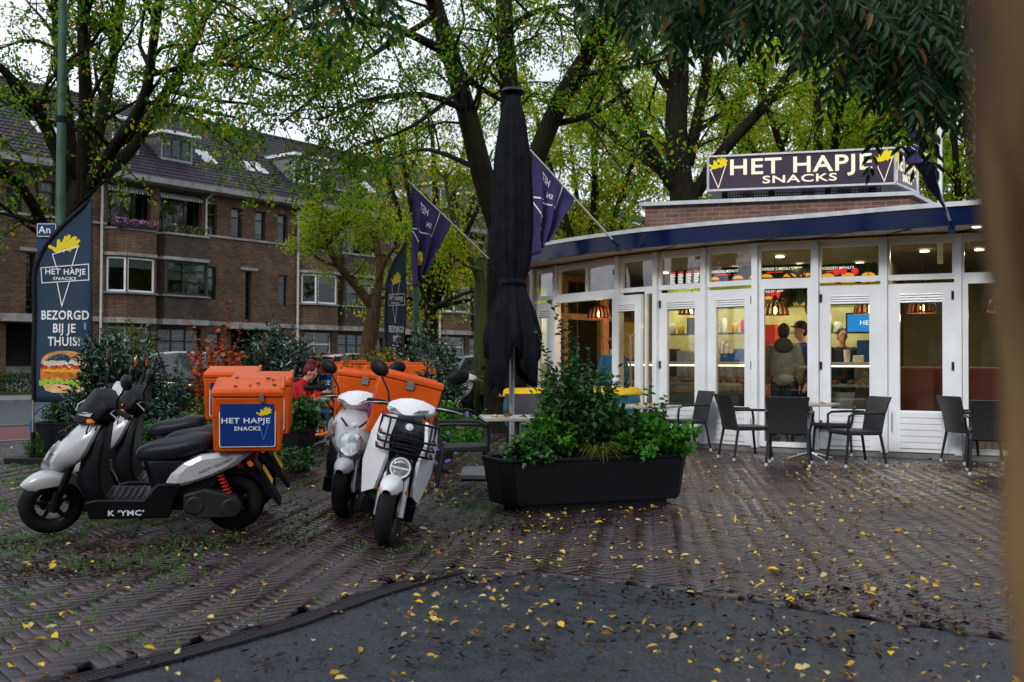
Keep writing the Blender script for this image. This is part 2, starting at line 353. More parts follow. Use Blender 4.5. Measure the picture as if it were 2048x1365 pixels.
def bricks(cells):
    n=len(cells); C=np.array(cells); rs=np.random.RandomState(3)
    cx,cy,a,l,w=C.T; ca,sa=np.cos(a),np.sin(a)
    z=rs.normal(0,.0012,n); z[n-NS:]+=.0015; V=np.zeros((n,8,3)); tx=rs.normal(0,.006,n); ty=rs.normal(0,.006,n)
    k=0
    for inset,zz in ((0,-.03),(.006,0)):
        for sx,sy in ((-1,-1),(1,-1),(1,1),(-1,1)):
            lx=sx*(l/2-inset); ly=sy*(w/2-inset)
            V[:,k,0]=cx+lx*ca-ly*sa; V[:,k,1]=cy+lx*sa+ly*ca; V[:,k,2]=z+zz+(lx*tx+ly*ty)*(1 if zz==0 else 0); k+=1
    # mid ring (slightly below top, full width)
    M8=V[:,:4].copy(); M8[:,:,2]=z[:,None]-.005
    VV=np.concatenate([M8,V[:,4:]],axis=1)   # ring at -5mm, top
    VV=np.concatenate([V[:,:4],VV],axis=1).reshape(-1,3)
    f=[]
    for o in (0,4):
        for i in range(4): f.append((o+i,o+(i+1)%4,o+4+(i+1)%4,o+4+i))
    f.append((8,9,10,11)); f=np.array(f)
    F=((np.arange(n)*12)[:,None,None]+f[None]).reshape(-1)
    me=bpy.data.meshes.new('pavement'); me.vertices.add(len(VV)); me.vertices.foreach_set('co',VV.astype('f').ravel())
    me.loops.add(len(F)); me.loops.foreach_set('vertex_index',F.astype('i')); q=len(F)//4
    me.polygons.add(q); me.polygons.foreach_set('loop_start',(np.arange(q)*4).astype('i')); me.polygons.foreach_set('loop_total',np.full(q,4,'i')); me.update(); me.validate()
    o=link('pavement',me,'clinker'); o['kind']='structure'; return o
cells=[]; BW=.0675; ang=R(38); ca,sa=math.cos(ang),math.sin(ang)
def inplaza(x,y):
    if not(2.2<y<24): return False
    if abs(x)>.56*y+2.2: return False
    if y<edge_y(x)+(.09 if x>-.3 else .13): return False
    if (Vector((x,y,0))-B0).dot(BN)<25.15: return False
    return True
N0=405
for i in range(-N0,N0):
    for j in range(-N0,N0):
        c=(i-j)%6
        if c==0: x,y,h=(i+1.5)*BW,(j+.5)*BW,0
        elif c==5: x,y,h=(i+.5)*BW,(j+1.5)*BW,1
        else: continue
        X=x*ca-y*sa; Y=x*sa+y*ca+11
        if inplaza(X,Y): cells.append((X,Y,ang+h*pi/2,.1965,.061))
NS=0
for a,b in zip(EDGE[:-1],EDGE[1:]):            # soldier course and channel along the asphalt
    d=(b-a); L=d.length; d/=L; n=Vector((-d.y,d.x,0))
    k=int(min(L,30)/.205)
    for i in range(k):
        for off in ((.055,) if a.x>-.5 else ()):
            p=a+d*(i+.5)*.205+n*off; cells.append((p.x,p.y,math.atan2(d.y,d.x),.2,.098)); NS+=1
bricks(cells)
# ribbed drainage channel on the left
M('channel',(.02,.017,.02),.6,var=.3,bump=.4)
mb=MB(); a=EDGE[1]+(EDGE[1]-EDGE[2])*1.2; pts=[a]+EDGE[1:7]
for a,b in zip(pts[:-1],pts[1:]):
    d=(b-a); L=d.length; d=d/L; n=Vector((-d.y,d.x,0)); k=int(L/.022)
    for i in range(k):
        p=a+d*(i+.5)*L/k-n*.06; mb.box((p.x,p.y,-.004),(.012,.1,.012),rot=Matrix.Rotation(math.atan2(d.y,d.x),3,'Z'))
    for s in (-.005,-.115):
        mb.beam(a+n*s+Vector((0,0,-.002)),b+n*s+Vector((0,0,-.002)),.012,.014)
struct('gutter',mb,'channel')
# moss and grass in the joints, mostly on the left
leafmat('grass',[(0,(.03,.11,.01)),(.5,(.06,.2,.015)),(1,(.12,.24,.03))],.6,.3)
rs=np.random.RandomState(11); P=[]
tries=0
while len(P)<9500 and tries<300000:
    tries+=1
    y=rs.uniform(4.6,15); x=rs.uniform(-.5*y-.3,.05*y)
    w=.95 if x<-.3*y else .28
    if y<6.6: w*=.3
    if math.sin(x*3.1+1.3*y)*math.sin(y*2.7-x)+rs.normal()*.25<.0: w*=.15
    if rs.rand()>w or not inplaza(x,y): continue
    # snap to the joint lattice
    X=(x*ca+(y-11)*sa)/BW; Y=(-x*sa+(y-11)*ca)/BW
    if rs.rand()<.5: X=round(X)
    else: Y=round(Y)
    gx=(X*ca-Y*sa)*BW; gy=(X*sa+Y*ca)*BW+11
    for k in range(rs.randint(2,6)): P.append((gx+rs.normal()*.008,gy+rs.normal()*.008,-.003))
for (px,py,n,r) in ((945,1015,300,.15),(30,965,200,.3),(150,1010,120,.3),(60,1080,100,.2),(400,1090,150,.2),(1100,775,60,.1)):
    c=G(px,py)
    for k in range(n): P.append((c.x+rs.normal()*r,c.y+rs.normal()*r,0))
P=np.array(P); n=len(P); D=rnd_unit(rs,n)*.7; D[:,2]=np.abs(D[:,2])*.5+.5
o=leafcloud('grass',P,D,rnd_unit(rs,n),rs.uniform(.015,.05,n),rs.uniform(.004,.009,n),'grass'); tag(o,'green grass and moss growing in the joints of the brick paving','grass',kind='stuff')
# fallen leaves
leafmat('fallen_yellow',[(0,(.1,.06,.025)),(.2,(.35,.17,.02)),(.4,(.65,.4,.02)),(.65,(.75,.52,.04)),(.85,(.5,.46,.25)),(1,(.25,.1,.02))],.5,.15)
leafmat('fallen_brown',[(0,(.008,.006,.005)),(.5,(.022,.013,.009)),(.85,(.05,.028,.014)),(1,(.12,.08,.05))],.6,.1)
rs=np.random.RandomState(5)
def scatter(npts,f):
    out=[]
    while len(out)<npts:
        y=2.6+(16.5-2.6)*rs.rand()**.85; x=rs.uniform(-.6*y-.5,.6*y+.5)
        if rs.rand()<f(x,y): out.append((x,y))
    return np.array(out)
def dens(x,y):
    if math.sin(x*2.3+y)*math.sin(y*1.9-x*.7)<-.25: return .12
    if y>15.4-.75*(x-4) and x>2: return 0
    d=.35+.65*(x>-.12*y)
    if x<-.3*y and y>9: d*=.25
    return d
A=scatter(3300,dens); n=len(A); P=np.c_[A,rs.uniform(.006,.016,n)]
D=rnd_unit(rs,n); D[:,2]=rs.normal(0,.13,n); Nn=np.c_[rs.normal(0,.3,(n,2)),np.ones(n)]
o=leafcloud('fallen_leaves',P,D,Nn,rs.uniform(.022,.085,n)*rs.uniform(.45,1,n),rs.uniform(.012,.042,n),'fallen_yellow',fold=.16,curl=.2); tag(o,'yellow autumn leaves scattered over the paving and asphalt','fallen leaves',kind='stuff')
# drifts of wet brown leaves
drifts=[([(0,1085),(150,1100),(330,1095),(500,1085),(620,1080)],1500,.16),([(0,1130),(120,1150),(250,1140)],800,.14),([(1000,1052),(1100,1062),(1200,1040)],450,.14),([(1130,1172),(1280,1192),(1400,1205),(1560,1200),(1700,1225),(1850,1245),(2040,1270)],700,.15),([(1540,1130),(1700,1190),(1850,1235)],300,.2),([(1240,1255),(1400,1262),(1600,1280),(1750,1300)],350,.12),([(420,1000),(600,1010),(760,1060),(960,1070)],900,.25),([(200,985),(330,975)],120,.15),([(520,1330),(900,1290),(1150,1300)],260,.14),([(760,1150),(900,1170),(1000,1160)],300,.1),([(850,980),(940,975),(1000,1000)],300,.2)]
P=[]
for pts,k,sp in drifts:
    g=[G(*p) for p in pts]
    for _ in range(int(k*.55)):
        i=rs.randint(len(g)-1); t=rs.rand(); c=g[i]*(1-t)+g[i+1]*t; s=sp*(1 if rs.rand()<.75 else 2.6)
        P.append((c.x+rs.normal()*s*1.3,c.y+rs.normal()*s,rs.uniform(.004,.02)))
for _ in range(900):
    y=rs.uniform(4.3,15); x=rs.uniform(-.5*y,.5*y)
    if dens(x,y)>rs.rand(): P.append((x,y,rs.uniform(.004,.012)))
P=np.array(P); n=len(P); D=rnd_unit(rs,n); D[:,2]*=.25; Nn=np.c_[rs.normal(0,.35,(n,2)),np.ones(n)]
o=leafcloud('fallen_leaves',P,D,Nn,rs.uniform(.012,.055,n),rs.uniform(.006,.03,n),'fallen_brown',fold=.15,curl=.2); tag(o,'dark brown wet leaves gathered in drifts along the paving edge','fallen leaves',kind='stuff')
mb=MB()
for _ in range(120):
    y=rs.uniform(4.4,9); x=rs.uniform(-.5*y,.5*y); a=rs.uniform(0,pi); l=rs.uniform(.05,.2); p=Vector((x,y,.012)); q=p+Vector((math.cos(a)*l,math.sin(a)*l,rs.uniform(-.003,.01))); m=(p+q)/2+Vector((rs.normal()*.01,rs.normal()*.01,.006)); mb.tube([p,m,q],[.002,.0018,.001],4)
o=mb.build('twig_litter','fallen_brown'); tag(o,'thin brown twigs and leaf stalks lying across the ground','twigs',kind='stuff')
# ================================================================ street of brick houses
brickmat('house_brick',(.085,.042,.022),(.175,.097,.05),(.04,.032,.025),bw=.23,bh=.065,ms=.011,var=.45)
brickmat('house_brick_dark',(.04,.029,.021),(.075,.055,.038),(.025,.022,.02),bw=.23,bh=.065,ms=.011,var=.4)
M('concrete_trim',(.27,.26,.25),.85,var=.3,vs=3,bump=.3)
M('green_frame',(.015,.04,.035),.35,var=.1)
M('white_frame',(.8,.82,.83),.4,var=.06)
M('roof_tile',(.03,.025,.036),.5,var=.3,vs=1.2)
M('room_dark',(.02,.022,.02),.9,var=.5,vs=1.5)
M('room_warm',(.5,.25,.09),.8,var=.4,vs=3,emit=.35)
M('blind_cloth',(.42,.47,.46),.9,var=.08)
M('zinc',(.22,.23,.25),.45,var=.2,metal=.3)
M('pipe_white',(.5,.5,.48),.5,var=.15)
M('terracotta',(.35,.09,.03),.8); M('black_plastic',(.012,.013,.014),.4,var=.3)
glass('far_glass',(.55,.6,.58),1.2)
def win(parent,p0,p1,a,b,z0,z1,mat='green_frame',xs=(),zs=(),blind=0,rec=.1,fr=.07,stripes=False,pmat='far_glass',name='window',bm='blind_cloth',label=None,fd=.06):
    p0=Vector((p0[0],p0[1],0));p1=Vector((p1[0],p1[1],0)); u=(p1-p0).normalized(); n=Vector((u.y,-u.x,0))
    A=p0+u*a-n*rec; B=p0+u*b-n*rec; L=b-a
    X=[0]+[x*L for x in xs]+[L]; Z=[z0]+[z0+(z1-z0)*z for z in zs]+[z1]; ops=[]
    for i in range(len(X)-1):
        for j in range(len(Z)-1):
            ops.append((X[i]+(fr if i==0 else fr/2),X[i+1]-(fr if i==len(X)-2 else fr/2),Z[j]+(fr if j==0 else fr/2),Z[j+1]-(fr if j==len(Z)-2 else fr/2)))
    w=wallseg(MB(),A,B,z0,z1,ops,fd,back=True).build(name,mat,parent)
    if label: w['label']=label
    q=MB(); q.quad(A-n*.03+Vector((0,0,z0+.01)),B-n*.03+Vector((0,0,z0+.01)),B-n*.03+Vector((0,0,z1-.01)),A-n*.03+Vector((0,0,z1-.01))); q.build('pane',pmat,w)
    if blind:
        q=MB(); zb=z1-(z1-z0)*blind; k=8 if stripes else 1
        for i in range(k):
            c=zb+(z1-zb)*i/k; d=zb+(z1-zb)*(i+(.8 if stripes else 1))/k
            q.quad(A-n*.12+Vector((0,0,c)),B-n*.12+Vector((0,0,c)),B-n*(.12 if not stripes else .15)+Vector((0,0,d)),A-n*(.12 if not stripes else .15)+Vector((0,0,d)))
        q.build('blind',bm,w)
    return w
UL=11.05
def tile_slope(x0,x1,y0,z0,y1,z1,name,parent):
    nx=int((x1-x0)/.24); L=math.hypot(y1-y0,z1-z0); nr=int(L/.31)
    nv=nx*4+1; prof=[.0,.035,.045,.02]
    xs=np.linspace(x0,x1,nv); h=np.array([prof[i%4] for i in range(nv)])
    rows=[]
    dy,dz=(y1-y0)/L,(z1-z0)/L; ny,nz_=-dz,dy
    for r in range(nr+1):
        for (s,o) in (((r)*L/nr,.035),((r+1)*L/nr,0)):
            if r==nr: continue
            rows.append(np.c_[xs,y0+dy*s+ny*(h+o),z0+dz*s+nz_*(h+o)])
    V=np.concatenate(rows); mb=MB(); m=len(rows)
    F=[]
    for r in range(m-1):
        for i in range(nv-1): F.append((r*nv+i,r*nv+i+1,(r+1)*nv+i+1,(r+1)*nv+i))
    mb.v=[tuple(v) for v in V]; mb.f=F
    return mb.build(name,'roof_tile',parent)
def flowers(name,parent,x0,x1,y,z,cols,n=160,seed=0,h=.25):
    rs=np.random.RandomState(seed); mat='fl_'+name+str(seed)
    leafmat(mat,cols,.6,.2)
    P=np.c_[rs.uniform(x0,x1,n),rs.normal(y,.08,n),z+rs.uniform(0,h,n)]; D=rnd_unit(rs,n); D[:,2]=np.abs(D[:,2])
    return leafcloud(name,P,D,rnd_unit(rs,n),.1,.08,mat,parent)
def make_unit():
    u=thing('brick_house','x','house',(0,0,0),0)
    F0,F1=(0,0),(UL,0)
    bal=[(.35,2.5,7.0,8.95),(2.95,5.25,7.0,8.95)]
    ups=[(5.45,6.1),(6.95,7.6),(8.4,9.05),(9.8,10.45)]
    ops=list(bal)+[(a,b,7.2,8.62) for a,b in ups]+[(5.47,6.1,4.15,5.7),(9.9,10.5,4.05,5.6),(7.8,8.2,3.15,5.6),(.4,2.5,3.2,5.7),(3.0,5.2,3.2,5.7),(.4,2.5,.8,2.75),(2.95,5.25,.8,2.75),(7.0,8.9,0,2.75),(9.7,10.6,.9,2.6),(5.6,6.4,.9,2.6)]
    w=wallseg(MB(),F0,F1,0,9.1,ops,.25)
    w.quad((0,10,0),(0,10,9.1),(0,0,9.1),(0,0,0)); w.quad((UL,0,0),(UL,0,9.1),(UL,10,9.1),(UL,10,0)); w.quad((UL,10,0),(0,10,0),(0,10,9.1),(UL,10,9.1))
    w.build('wall','house_brick',u)
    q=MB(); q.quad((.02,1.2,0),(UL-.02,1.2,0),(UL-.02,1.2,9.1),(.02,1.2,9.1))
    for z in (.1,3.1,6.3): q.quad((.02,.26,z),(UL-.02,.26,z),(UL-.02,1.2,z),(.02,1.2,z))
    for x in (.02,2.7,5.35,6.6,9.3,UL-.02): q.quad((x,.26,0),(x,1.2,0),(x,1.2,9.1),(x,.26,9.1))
    q.build('interior','room_dark',u)  # dark sheets stand in for the shade inside the rooms
    # bays
    for (pl,wp) in (([(.2,0),(1.0,-.5),(2.45,-.5),(2.65,0)],0),([(2.85,0),(3.0,-.5),(5.25,-.5),(5.42,0)],1)):
        b=MB()
        segs=list(zip(pl[:-1],pl[1:])); wo=[]
        for i,(p,q2) in enumerate(segs):
            L=math.hypot(q2[0]-p[0],q2[1]-p[1]); o=[]
            if i==0 and not wp: o=[(.12,L-.04,4.25,5.75)]
            if i==1: o=[(.04,L-.06,4.25,5.75)]
            wallseg(b,p,q2,3.1,6.95,o,.2); wo.append((p,q2,o))
        b.add([(x,y,3.1) for x,y in pl],[tuple(range(len(pl)-1,-1,-1))]); b.add([(x,y,6.93) for x,y in pl],[tuple(range(len(pl)))])
        bay=b.build('bay','house_brick_dark' if wp else 'house_brick',u)
        for z,h,o in ((5.87,.14,.06),(6.98,.09,.05),(3.02,.24,.04)):
            t=MB()
            for (p,q2) in segs:
                a=Vector((*p,z)); c=Vector((*q2,z)); d=(c-a).normalized(); n=Vector((d.y,-d.x,0)); t.beam(a+n*(o-.05)-d*.0,c+n*(o-.05),.12,h)
            t.build('ledge','concrete_trim',bay)
        t=MB()
        for (p,q2) in segs:
            a=Vector((*p,4.2)); c=Vector((*q2,4.2)); d=(c-a).normalized(); n=Vector((d.y,-d.x,0)); t.beam(a+n*.03,c+n*.03,.16,.07)
        t.build('window_sill','zinc',bay)
        for i,(p,q2,o) in enumerate(wo):
            for oo in o: win(u,p,q2,oo[0],oo[1],4.25,5.75,'green_frame' if wp else 'white_frame',xs=(.42,) if wp else (),zs=(.74,) if wp else (),blind=.55 if wp else .3,stripes=bool(wp),rec=.06,fr=.08)
    # balcony recess
    for i,(a,b,c,d) in enumerate(bal):
        win(u,F0,F1,a,b,c,d,'green_frame',xs=(.25,.5,.75),zs=(.8,),rec=.55,fr=.07,name='balcony_door')
        aw=MB(); n=16
        for k in range(n):
            x0=a+(b-a)*k/n; x1=a+(b-a)*(k+.55)/n
            aw.quad((x0,-.1,8.72),(x1,-.1,8.72),(x1,.3,8.95),(x0,.3,8.95)); aw.quad((x0,-.12,8.6),(x1,-.12,8.6),(x1,-.1,8.72),(x0,-.1,8.72))
        aw.build('awning','blind_cloth',u)
        r=MB(); r.beam((a,-.42,7.25),(b,-.42,7.25),.04,.04)
        for k in range(13): r.beam((a+(b-a)*k/12,-.42,7.0),(a+(b-a)*k/12,-.42,7.25),.02,.02,up=(1,0,0))
        r.build('railing','green_frame',u)
    for k,(a,b) in enumerate(ups): win(u,F0,F1,a,b,7.2,8.62,'green_frame',zs=(.68,),blind=(.0,.33,.75,.33)[k],rec=.14)
    win(u,F0,F1,5.47,6.1,4.15,5.7,'green_frame',zs=(.66,),blind=.5,rec=.12)
    win(u,F0,F1,9.9,10.5,4.05,5.6,'green_frame',zs=(.7,),rec=.12)
    win(u,F0,F1,7.8,8.2,3.15,5.6,'green_frame',zs=(.12,.24,.36,.48,.6,.72,.84),rec=.2,fr=.04)
    win(u,F0,F1,.4,2.5,.8,2.75,'white_frame',xs=(.45,),zs=(.7,),blind=.95,rec=.12)
    win(u,F0,F1,2.95,5.25,.8,2.75,'green_frame',xs=(.33,.66),zs=(.7,),blind=.9,stripes=True,rec=.12)
    win(u,F0,F1,9.7,10.6,.9,2.6,'white_frame',zs=(.7,),blind=.8,rec=.12); win(u,F0,F1,5.6,6.4,.9,2.6,'green_frame',zs=(.7,),blind=.3,rec=.12)
    for c_,d_ in (((8.2,-.03,7.14),(5.7,.1,.1)),((.15,-.03,7.14),(.3,.1,.1)),((8.0,-.04,5.74),(1.0,.12,.14)),((8.0,-.25,2.87),(2.6,.6,.12)),((3.3+5,-.02,3.04),(5.5,.08,.2))): MB().box(c_,d_).build('ledge','concrete_trim',u)
    # porch
    q=MB()
    for k in range(6): q.box((7.95,.2+k*.2,.09+k*.17),(1.7,.25,.17+k*.0))
    q.build('porch_step','concrete_trim',u)
    q=MB(); q.box((6.2,-1.4,.45),(1.6,.06,.06)); 
    for k in range(9): q.box((5.5+k*.18,-1.4,.22),(.03,.03,.44))
    q.box((9.7,-1.4,.45),(1.6,.06,.06)); 
    for k in range(9): q.box((9.0+k*.18,-1.4,.22),(.03,.03,.44))
    q.build('railing','green_frame',u)
    # pipes and gutter
    q=MB(); q.tube([(0.02,-.12,.0),(0.02,-.12,8.95)],.055,8); q.tube([(0.02,-.12,8.9),(.3,-.45,9.1)],.05,8); 
    for z in (3.3,5.6,7.8): q.cyl((.02,-.12,z),(.02,-.12,z+.08),.07,n=8)
    q.build('drainpipe','pipe_white',u)
    q=MB(); q.tube([(5.42,-.1,7.1),(5.42,-.1,8.8),(5.6,-.4,9.1)],.045,8); q.build('drainpipe','pipe_white',u)
    q=MB(); q.loft([[Vector((x,-.02,9.08)),Vector((x,-.62,9.08)),Vector((x,-.72,9.12)),Vector((x,-.74,9.36)),Vector((x,-.6,9.36)),Vector((x,-.02,9.3))] for x in (0,UL)]); q.build('gutter','concrete_trim',u)
    # roof
    y0,z0,y1,z1=-.6,9.32,5.0,13.75
    rf=tile_slope(0,UL,y0,z0,y1,z1,'roof',u)
    q=MB(); q.quad((0,y1,z1),(UL,y1,z1),(UL,10.6,9.3),(0,10.6,9.3)); q.tube([(0,5,z1),(UL,5,z1)],.13,8); 
    q.add([(0.01,-.5,9.1),(0.01,10.5,9.1),(.01,5,13.7)],[(0,1,2)]); q.add([(UL-.01,-.5,9.1),(UL-.01,10.5,9.1),(UL-.01,5,13.7)],[(2,1,0)])
    q.build('roof_ridge','roof_tile',u)
    sl=(z1-z0)/(y1-y0)
    for (xc,wd,zb,zt,fm) in ((1.4,2.0,10.5,11.9,'white_frame'),(4.4,1.7,10.5,11.7,'green_frame')):
        yf=(zb-z0)/sl+y0-.12; yb=(zt-z0)/sl+y0+.1
        q=MB(); wallseg(q,(xc-wd/2,yf),(xc+wd/2,yf),zb,zt,[(.08,wd-.08,zb+.12,zt-.12)],.1)
        for s in (-1,1):
            x=xc+s*wd/2; q.add([(x,yf,zb),(x,yf,zt),(x,yb,zt),(x,yf+.15,zb)],[(0,1,2,3) if s<0 else (3,2,1,0)])
        d=q.build('dormer','zinc' ,rf)
        win(rf,(xc-wd/2,yf),(xc+wd/2,yf),.08,wd-.08,zb+.12,zt-.12,fm,xs=(.33,.66),blind=.0,rec=.0,fr=.08)
        q=MB(); q.box((xc,(yf+yb)/2-.2,zt+.06),(wd+.4,(yb-yf)+.35,.14)); q.build('dormer_roof','white_frame',rf)
    for (xc,wd,zb,ln) in ((6.7,.75,10.8,1.1),(9.15,.45,10.75,.9),(9.95,.55,10.75,1.0)):
        yb=(zb-z0)/sl+y0; d=Vector((0,1,sl)).normalized(); n=Vector((0,-d.z,d.y)); o=Vector((xc-wd/2,yb,zb))+n*.12
        fr_=MB(); fr_.prism([(0,0),(wd,0),(wd,ln),(0,ln)],o-n*.02,(1,0,0),d,-.1); f=fr_.build('skylight','white_frame',rf)
        q=MB(); q.prism([(.07,.09),(wd-.07,.09),(wd-.07,ln-.07),(.07,ln-.07)],o-n*.015,(1,0,0),d,.006); q.build('pane','skylight_glass',f)
    return u
M('skylight_glass',(.3,.33,.34),.06,var=.05,spec=1.0)
u0=make_unit(); brz=math.atan2(BD.y,BD.x)
names=['brick house with white bay window and flower boxes behind the left flag banner','brick house behind the small yellow street tree','brick house behind the lamp post and purple wall flag','brick house mostly hidden by the closed black parasol','brick house glimpsed through trees above the blue fascia']
u0.location=SP(0,0); u0.rotation_euler=(0,0,brz); tag(u0,names[0],'house','brick houses along the street')
dup(u0,loc=SP(-UL,0),label='brick house at the left edge of the photo with porch stairs below a slit window')
for k in range(1,5): dup(u0,loc=SP(UL*k,0),label=names[k])
# unit 0 only: flowers, orange pots
u=u0
FB=[(0,(.03,.08,.02)),(.45,(.06,.14,.03)),(.5,(.45,.1,.4)),(1,(.6,.25,.55))]
flowers('balcony_flowers',u,.4,2.5,-.45,7.05,FB,500,1,.32)
flowers('balcony_flowers',u,3.0,5.2,-.4,7.05,[(0,(.03,.08,.02)),(.8,(.08,.15,.04)),(.85,(.6,.6,.6)),(1,(.3,.02,.12))],260,2,.35)
q=MB(); 
for x in (3.6,4.5,4.8): q.lathe([(.1,0),(.14,.22),(.15,.24)],10,(x,-.3,7.0))
q.box((3.8,-.2,7.2),(.6,.04,.3)); q.build('flower_pot','terracotta',u)
q=MB(); q.box((1.4,-.5,7.08),(2.0,.2,.16)); q.build('flower_box','black_plastic',u)
# hedges and garden walls in front of the houses
leafmat('hedge_leaf',[(0,(.012,.03,.008)),(.5,(.03,.07,.015)),(.85,(.06,.1,.02)),(1,(.12,.1,.02))],.5,.25)
def boxleaves(name,frame_,L,Wd,H,n,mat,size,label=None,cat=None,group=None,seed=0,kind=None):
    rs=np.random.RandomState(seed); f=rs.rand(n)
    P=np.c_[rs.uniform(0,L,n),rs.uniform(0,Wd,n),rs.uniform(0.05,1,n)**.8*H]
    m=f<.45; P[m,1]=rs.normal(.02,.03,m.sum()); m=f>.75; P[m,2]=H+rs.normal(0,.04,m.sum())
    M3=np.array(frame_.to_3x3()); T=np.array(frame_.translation); P=P@M3.T+T
    D=rnd_unit(rs,n); o=leafcloud(name,P,D,rnd_unit(rs,n),rs.uniform(.6,1.2,n)*size,size*.6,mat,seed=seed)
    if label: tag(o,label,cat,group,kind)
    return o
def bframe(t,off): return frame(SP(t,off,0),BD,(-BN.x,-BN.y,0))
for (t,L,k,lab) in ((-14,12.6,1,'low brownish hedge in front of the porch at the left edge'),(.3,9.5,2,'clipped green hedge behind the parked car on the left'),(12.5,9,3,'clipped green hedge in front of the house behind the small tree')):
    boxleaves('hedge',bframe(t,3.3),L,.7,1.0 if k>1 else .75,9000,'hedge_leaf',.085,lab,'hedge','hedges in the front gardens',seed=k)
# ================================================================ snack bar
M('white_paint',(.84,.86,.88),.35,var=.09,vs=1.6,coat=.1,bump=.05,bs=30)
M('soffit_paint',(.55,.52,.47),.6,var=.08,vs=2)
M('blue_gloss',(.001,.007,.048),.14,var=.3,vs=2,coat=0,spec=.22)
M('coping_metal',(.55,.57,.6),.4,var=.15,metal=.2)
M('navy_post',(.01,.02,.05),.3)
M('dark_vent',(.02,.02,.022),.6)
M('hinge_black',(.015,.015,.016),.4,metal=.5)
M('steel',(.5,.5,.52),.25,metal=1,var=.1)
M('roof_gravel',(.14,.14,.14),.9,var=.3,vs=30)
M('timber',(.35,.17,.07),.5,var=.25,vs=10)
M('plaster_yellow',(.5,.47,.27),.8,var=.1)
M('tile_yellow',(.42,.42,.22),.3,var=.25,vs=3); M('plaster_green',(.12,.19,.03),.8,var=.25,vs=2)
M('tile_white',(.6,.6,.55),.25,var=.06,vs=15)
M('floor_inside',(.09,.08,.075),.4,var=.2)
M('ceiling_inside',(.2,.19,.13),.8)  # ceiling tone darkened to stand for reflections in the transom panes
M('lamp_wood',(.12,.045,.02),.45,var=.3,vs=20)
emis('bulb',(1,.48,.12),26); emis('spot_lit',(1,.9,.65),5)
brickmat('upstand_brick',(.15,.055,.035),(.24,.11,.07),(.2,.19,.18),bw=.22,bh=.07,ms=.01,var=.35)
glass('shop_glass',(.86,.9,.88),2.5)
# plan of the glazed front, left end to right end
PX=[1045,1114,1238,1318,1504,1910]
FP=[(.17,20.7),(.80,19.5),(1.77,17.75),(2.33,17.0),(3.49,15.7),(5.92,14.45)]
FP=[Vector((x,y,0)) for x,y in FP]; FP.append(FP[-1]+(FP[-1]-FP[-2])*1.2)
def FX(px):
    k=ray(px,700); r=k.x/k.y
    for a,b in zip(FP[:-1],FP[1:]):
        d=b-a; den=d.x-r*d.y
        s=(r*a.y-a.x)/den
        if -1e-6<=s<=1.0001: return a+d*s
    return FP[-1]
bar=thing('snack_bar','long low snack bar with white glazed front under a blue fascia','building',(3.5,15.7,0))
PXS=[1045,1068,1113,1238,1314,1410,1512,1632,1769,1917,2065]
NODE=[FX(p) for p in PXS]
ZT=2.42; ZS=3.02          # transom rail, head under the soffit
def sub(a,b,f): return a+(b-a)*f
def plinth(mb,a,b): mb.beam(a+Vector((0,0,.03)),b+Vector((0,0,.03)),.1,.06)
mb=MB()
for a,b in zip(NODE[:-1],NODE[1:]): plinth(mb,a,b)
mb.build('plinth','kerb',bar,world=True)
for i,p in enumerate(NODE):
    mb=MB()
    a=NODE[max(0,i-1)]; b=NODE[min(len(NODE)-1,i+1)]; d=(b-a).normalized()
    mb.beam(p+Vector((0,0,.06)),p+Vector((0,0,ZS)),.09,.13,up=(-d.y,d.x,0))
    mb.build('post','white_paint',bar,world=True,bevel=.004)
class Par: pass
def wwin(a,b,z0,z1,name='window',mat='white_paint',fr=.06,fd=.06,rec=0.0,xs=(),zs=(),pane=True,label=None):
    """framed glazing between two plan points in world space"""
    d=(b-a); L=d.length; u=d/L; n=Vector((u.y,-u.x,0)); A=a-n*rec; B=b-n*rec
    X=[0]+[x*L for x in xs]+[L]; Z=[z0]+[z0+(z1-z0)*z for z in zs]+[z1]; ops=[]
    for i in range(len(X)-1):
        for j in range(len(Z)-1): ops.append((X[i]+(fr if i==0 else fr/2),X[i+1]-(fr if i==len(X)-2 else fr/2),Z[j]+(fr if j==0 else fr/2),Z[j+1]-(fr if j==len(Z)-2 else fr/2)))
    w=wallseg(MB(),A,B,z0,z1,ops,fd,back=True).build(name,mat,bar,world=True,bevel=.003)
    if pane:
        q=MB(); o=fd*.5; Zv=lambda z: Vector((0,0,z)); q.quad(A-n*o+Zv(z0+.02),B-n*o+Zv(z0+.02),B-n*o+Zv(z1-.02),A-n*o+Zv(z1-.02)); q.build('pane','shop_glass',w,world=True)
    return w
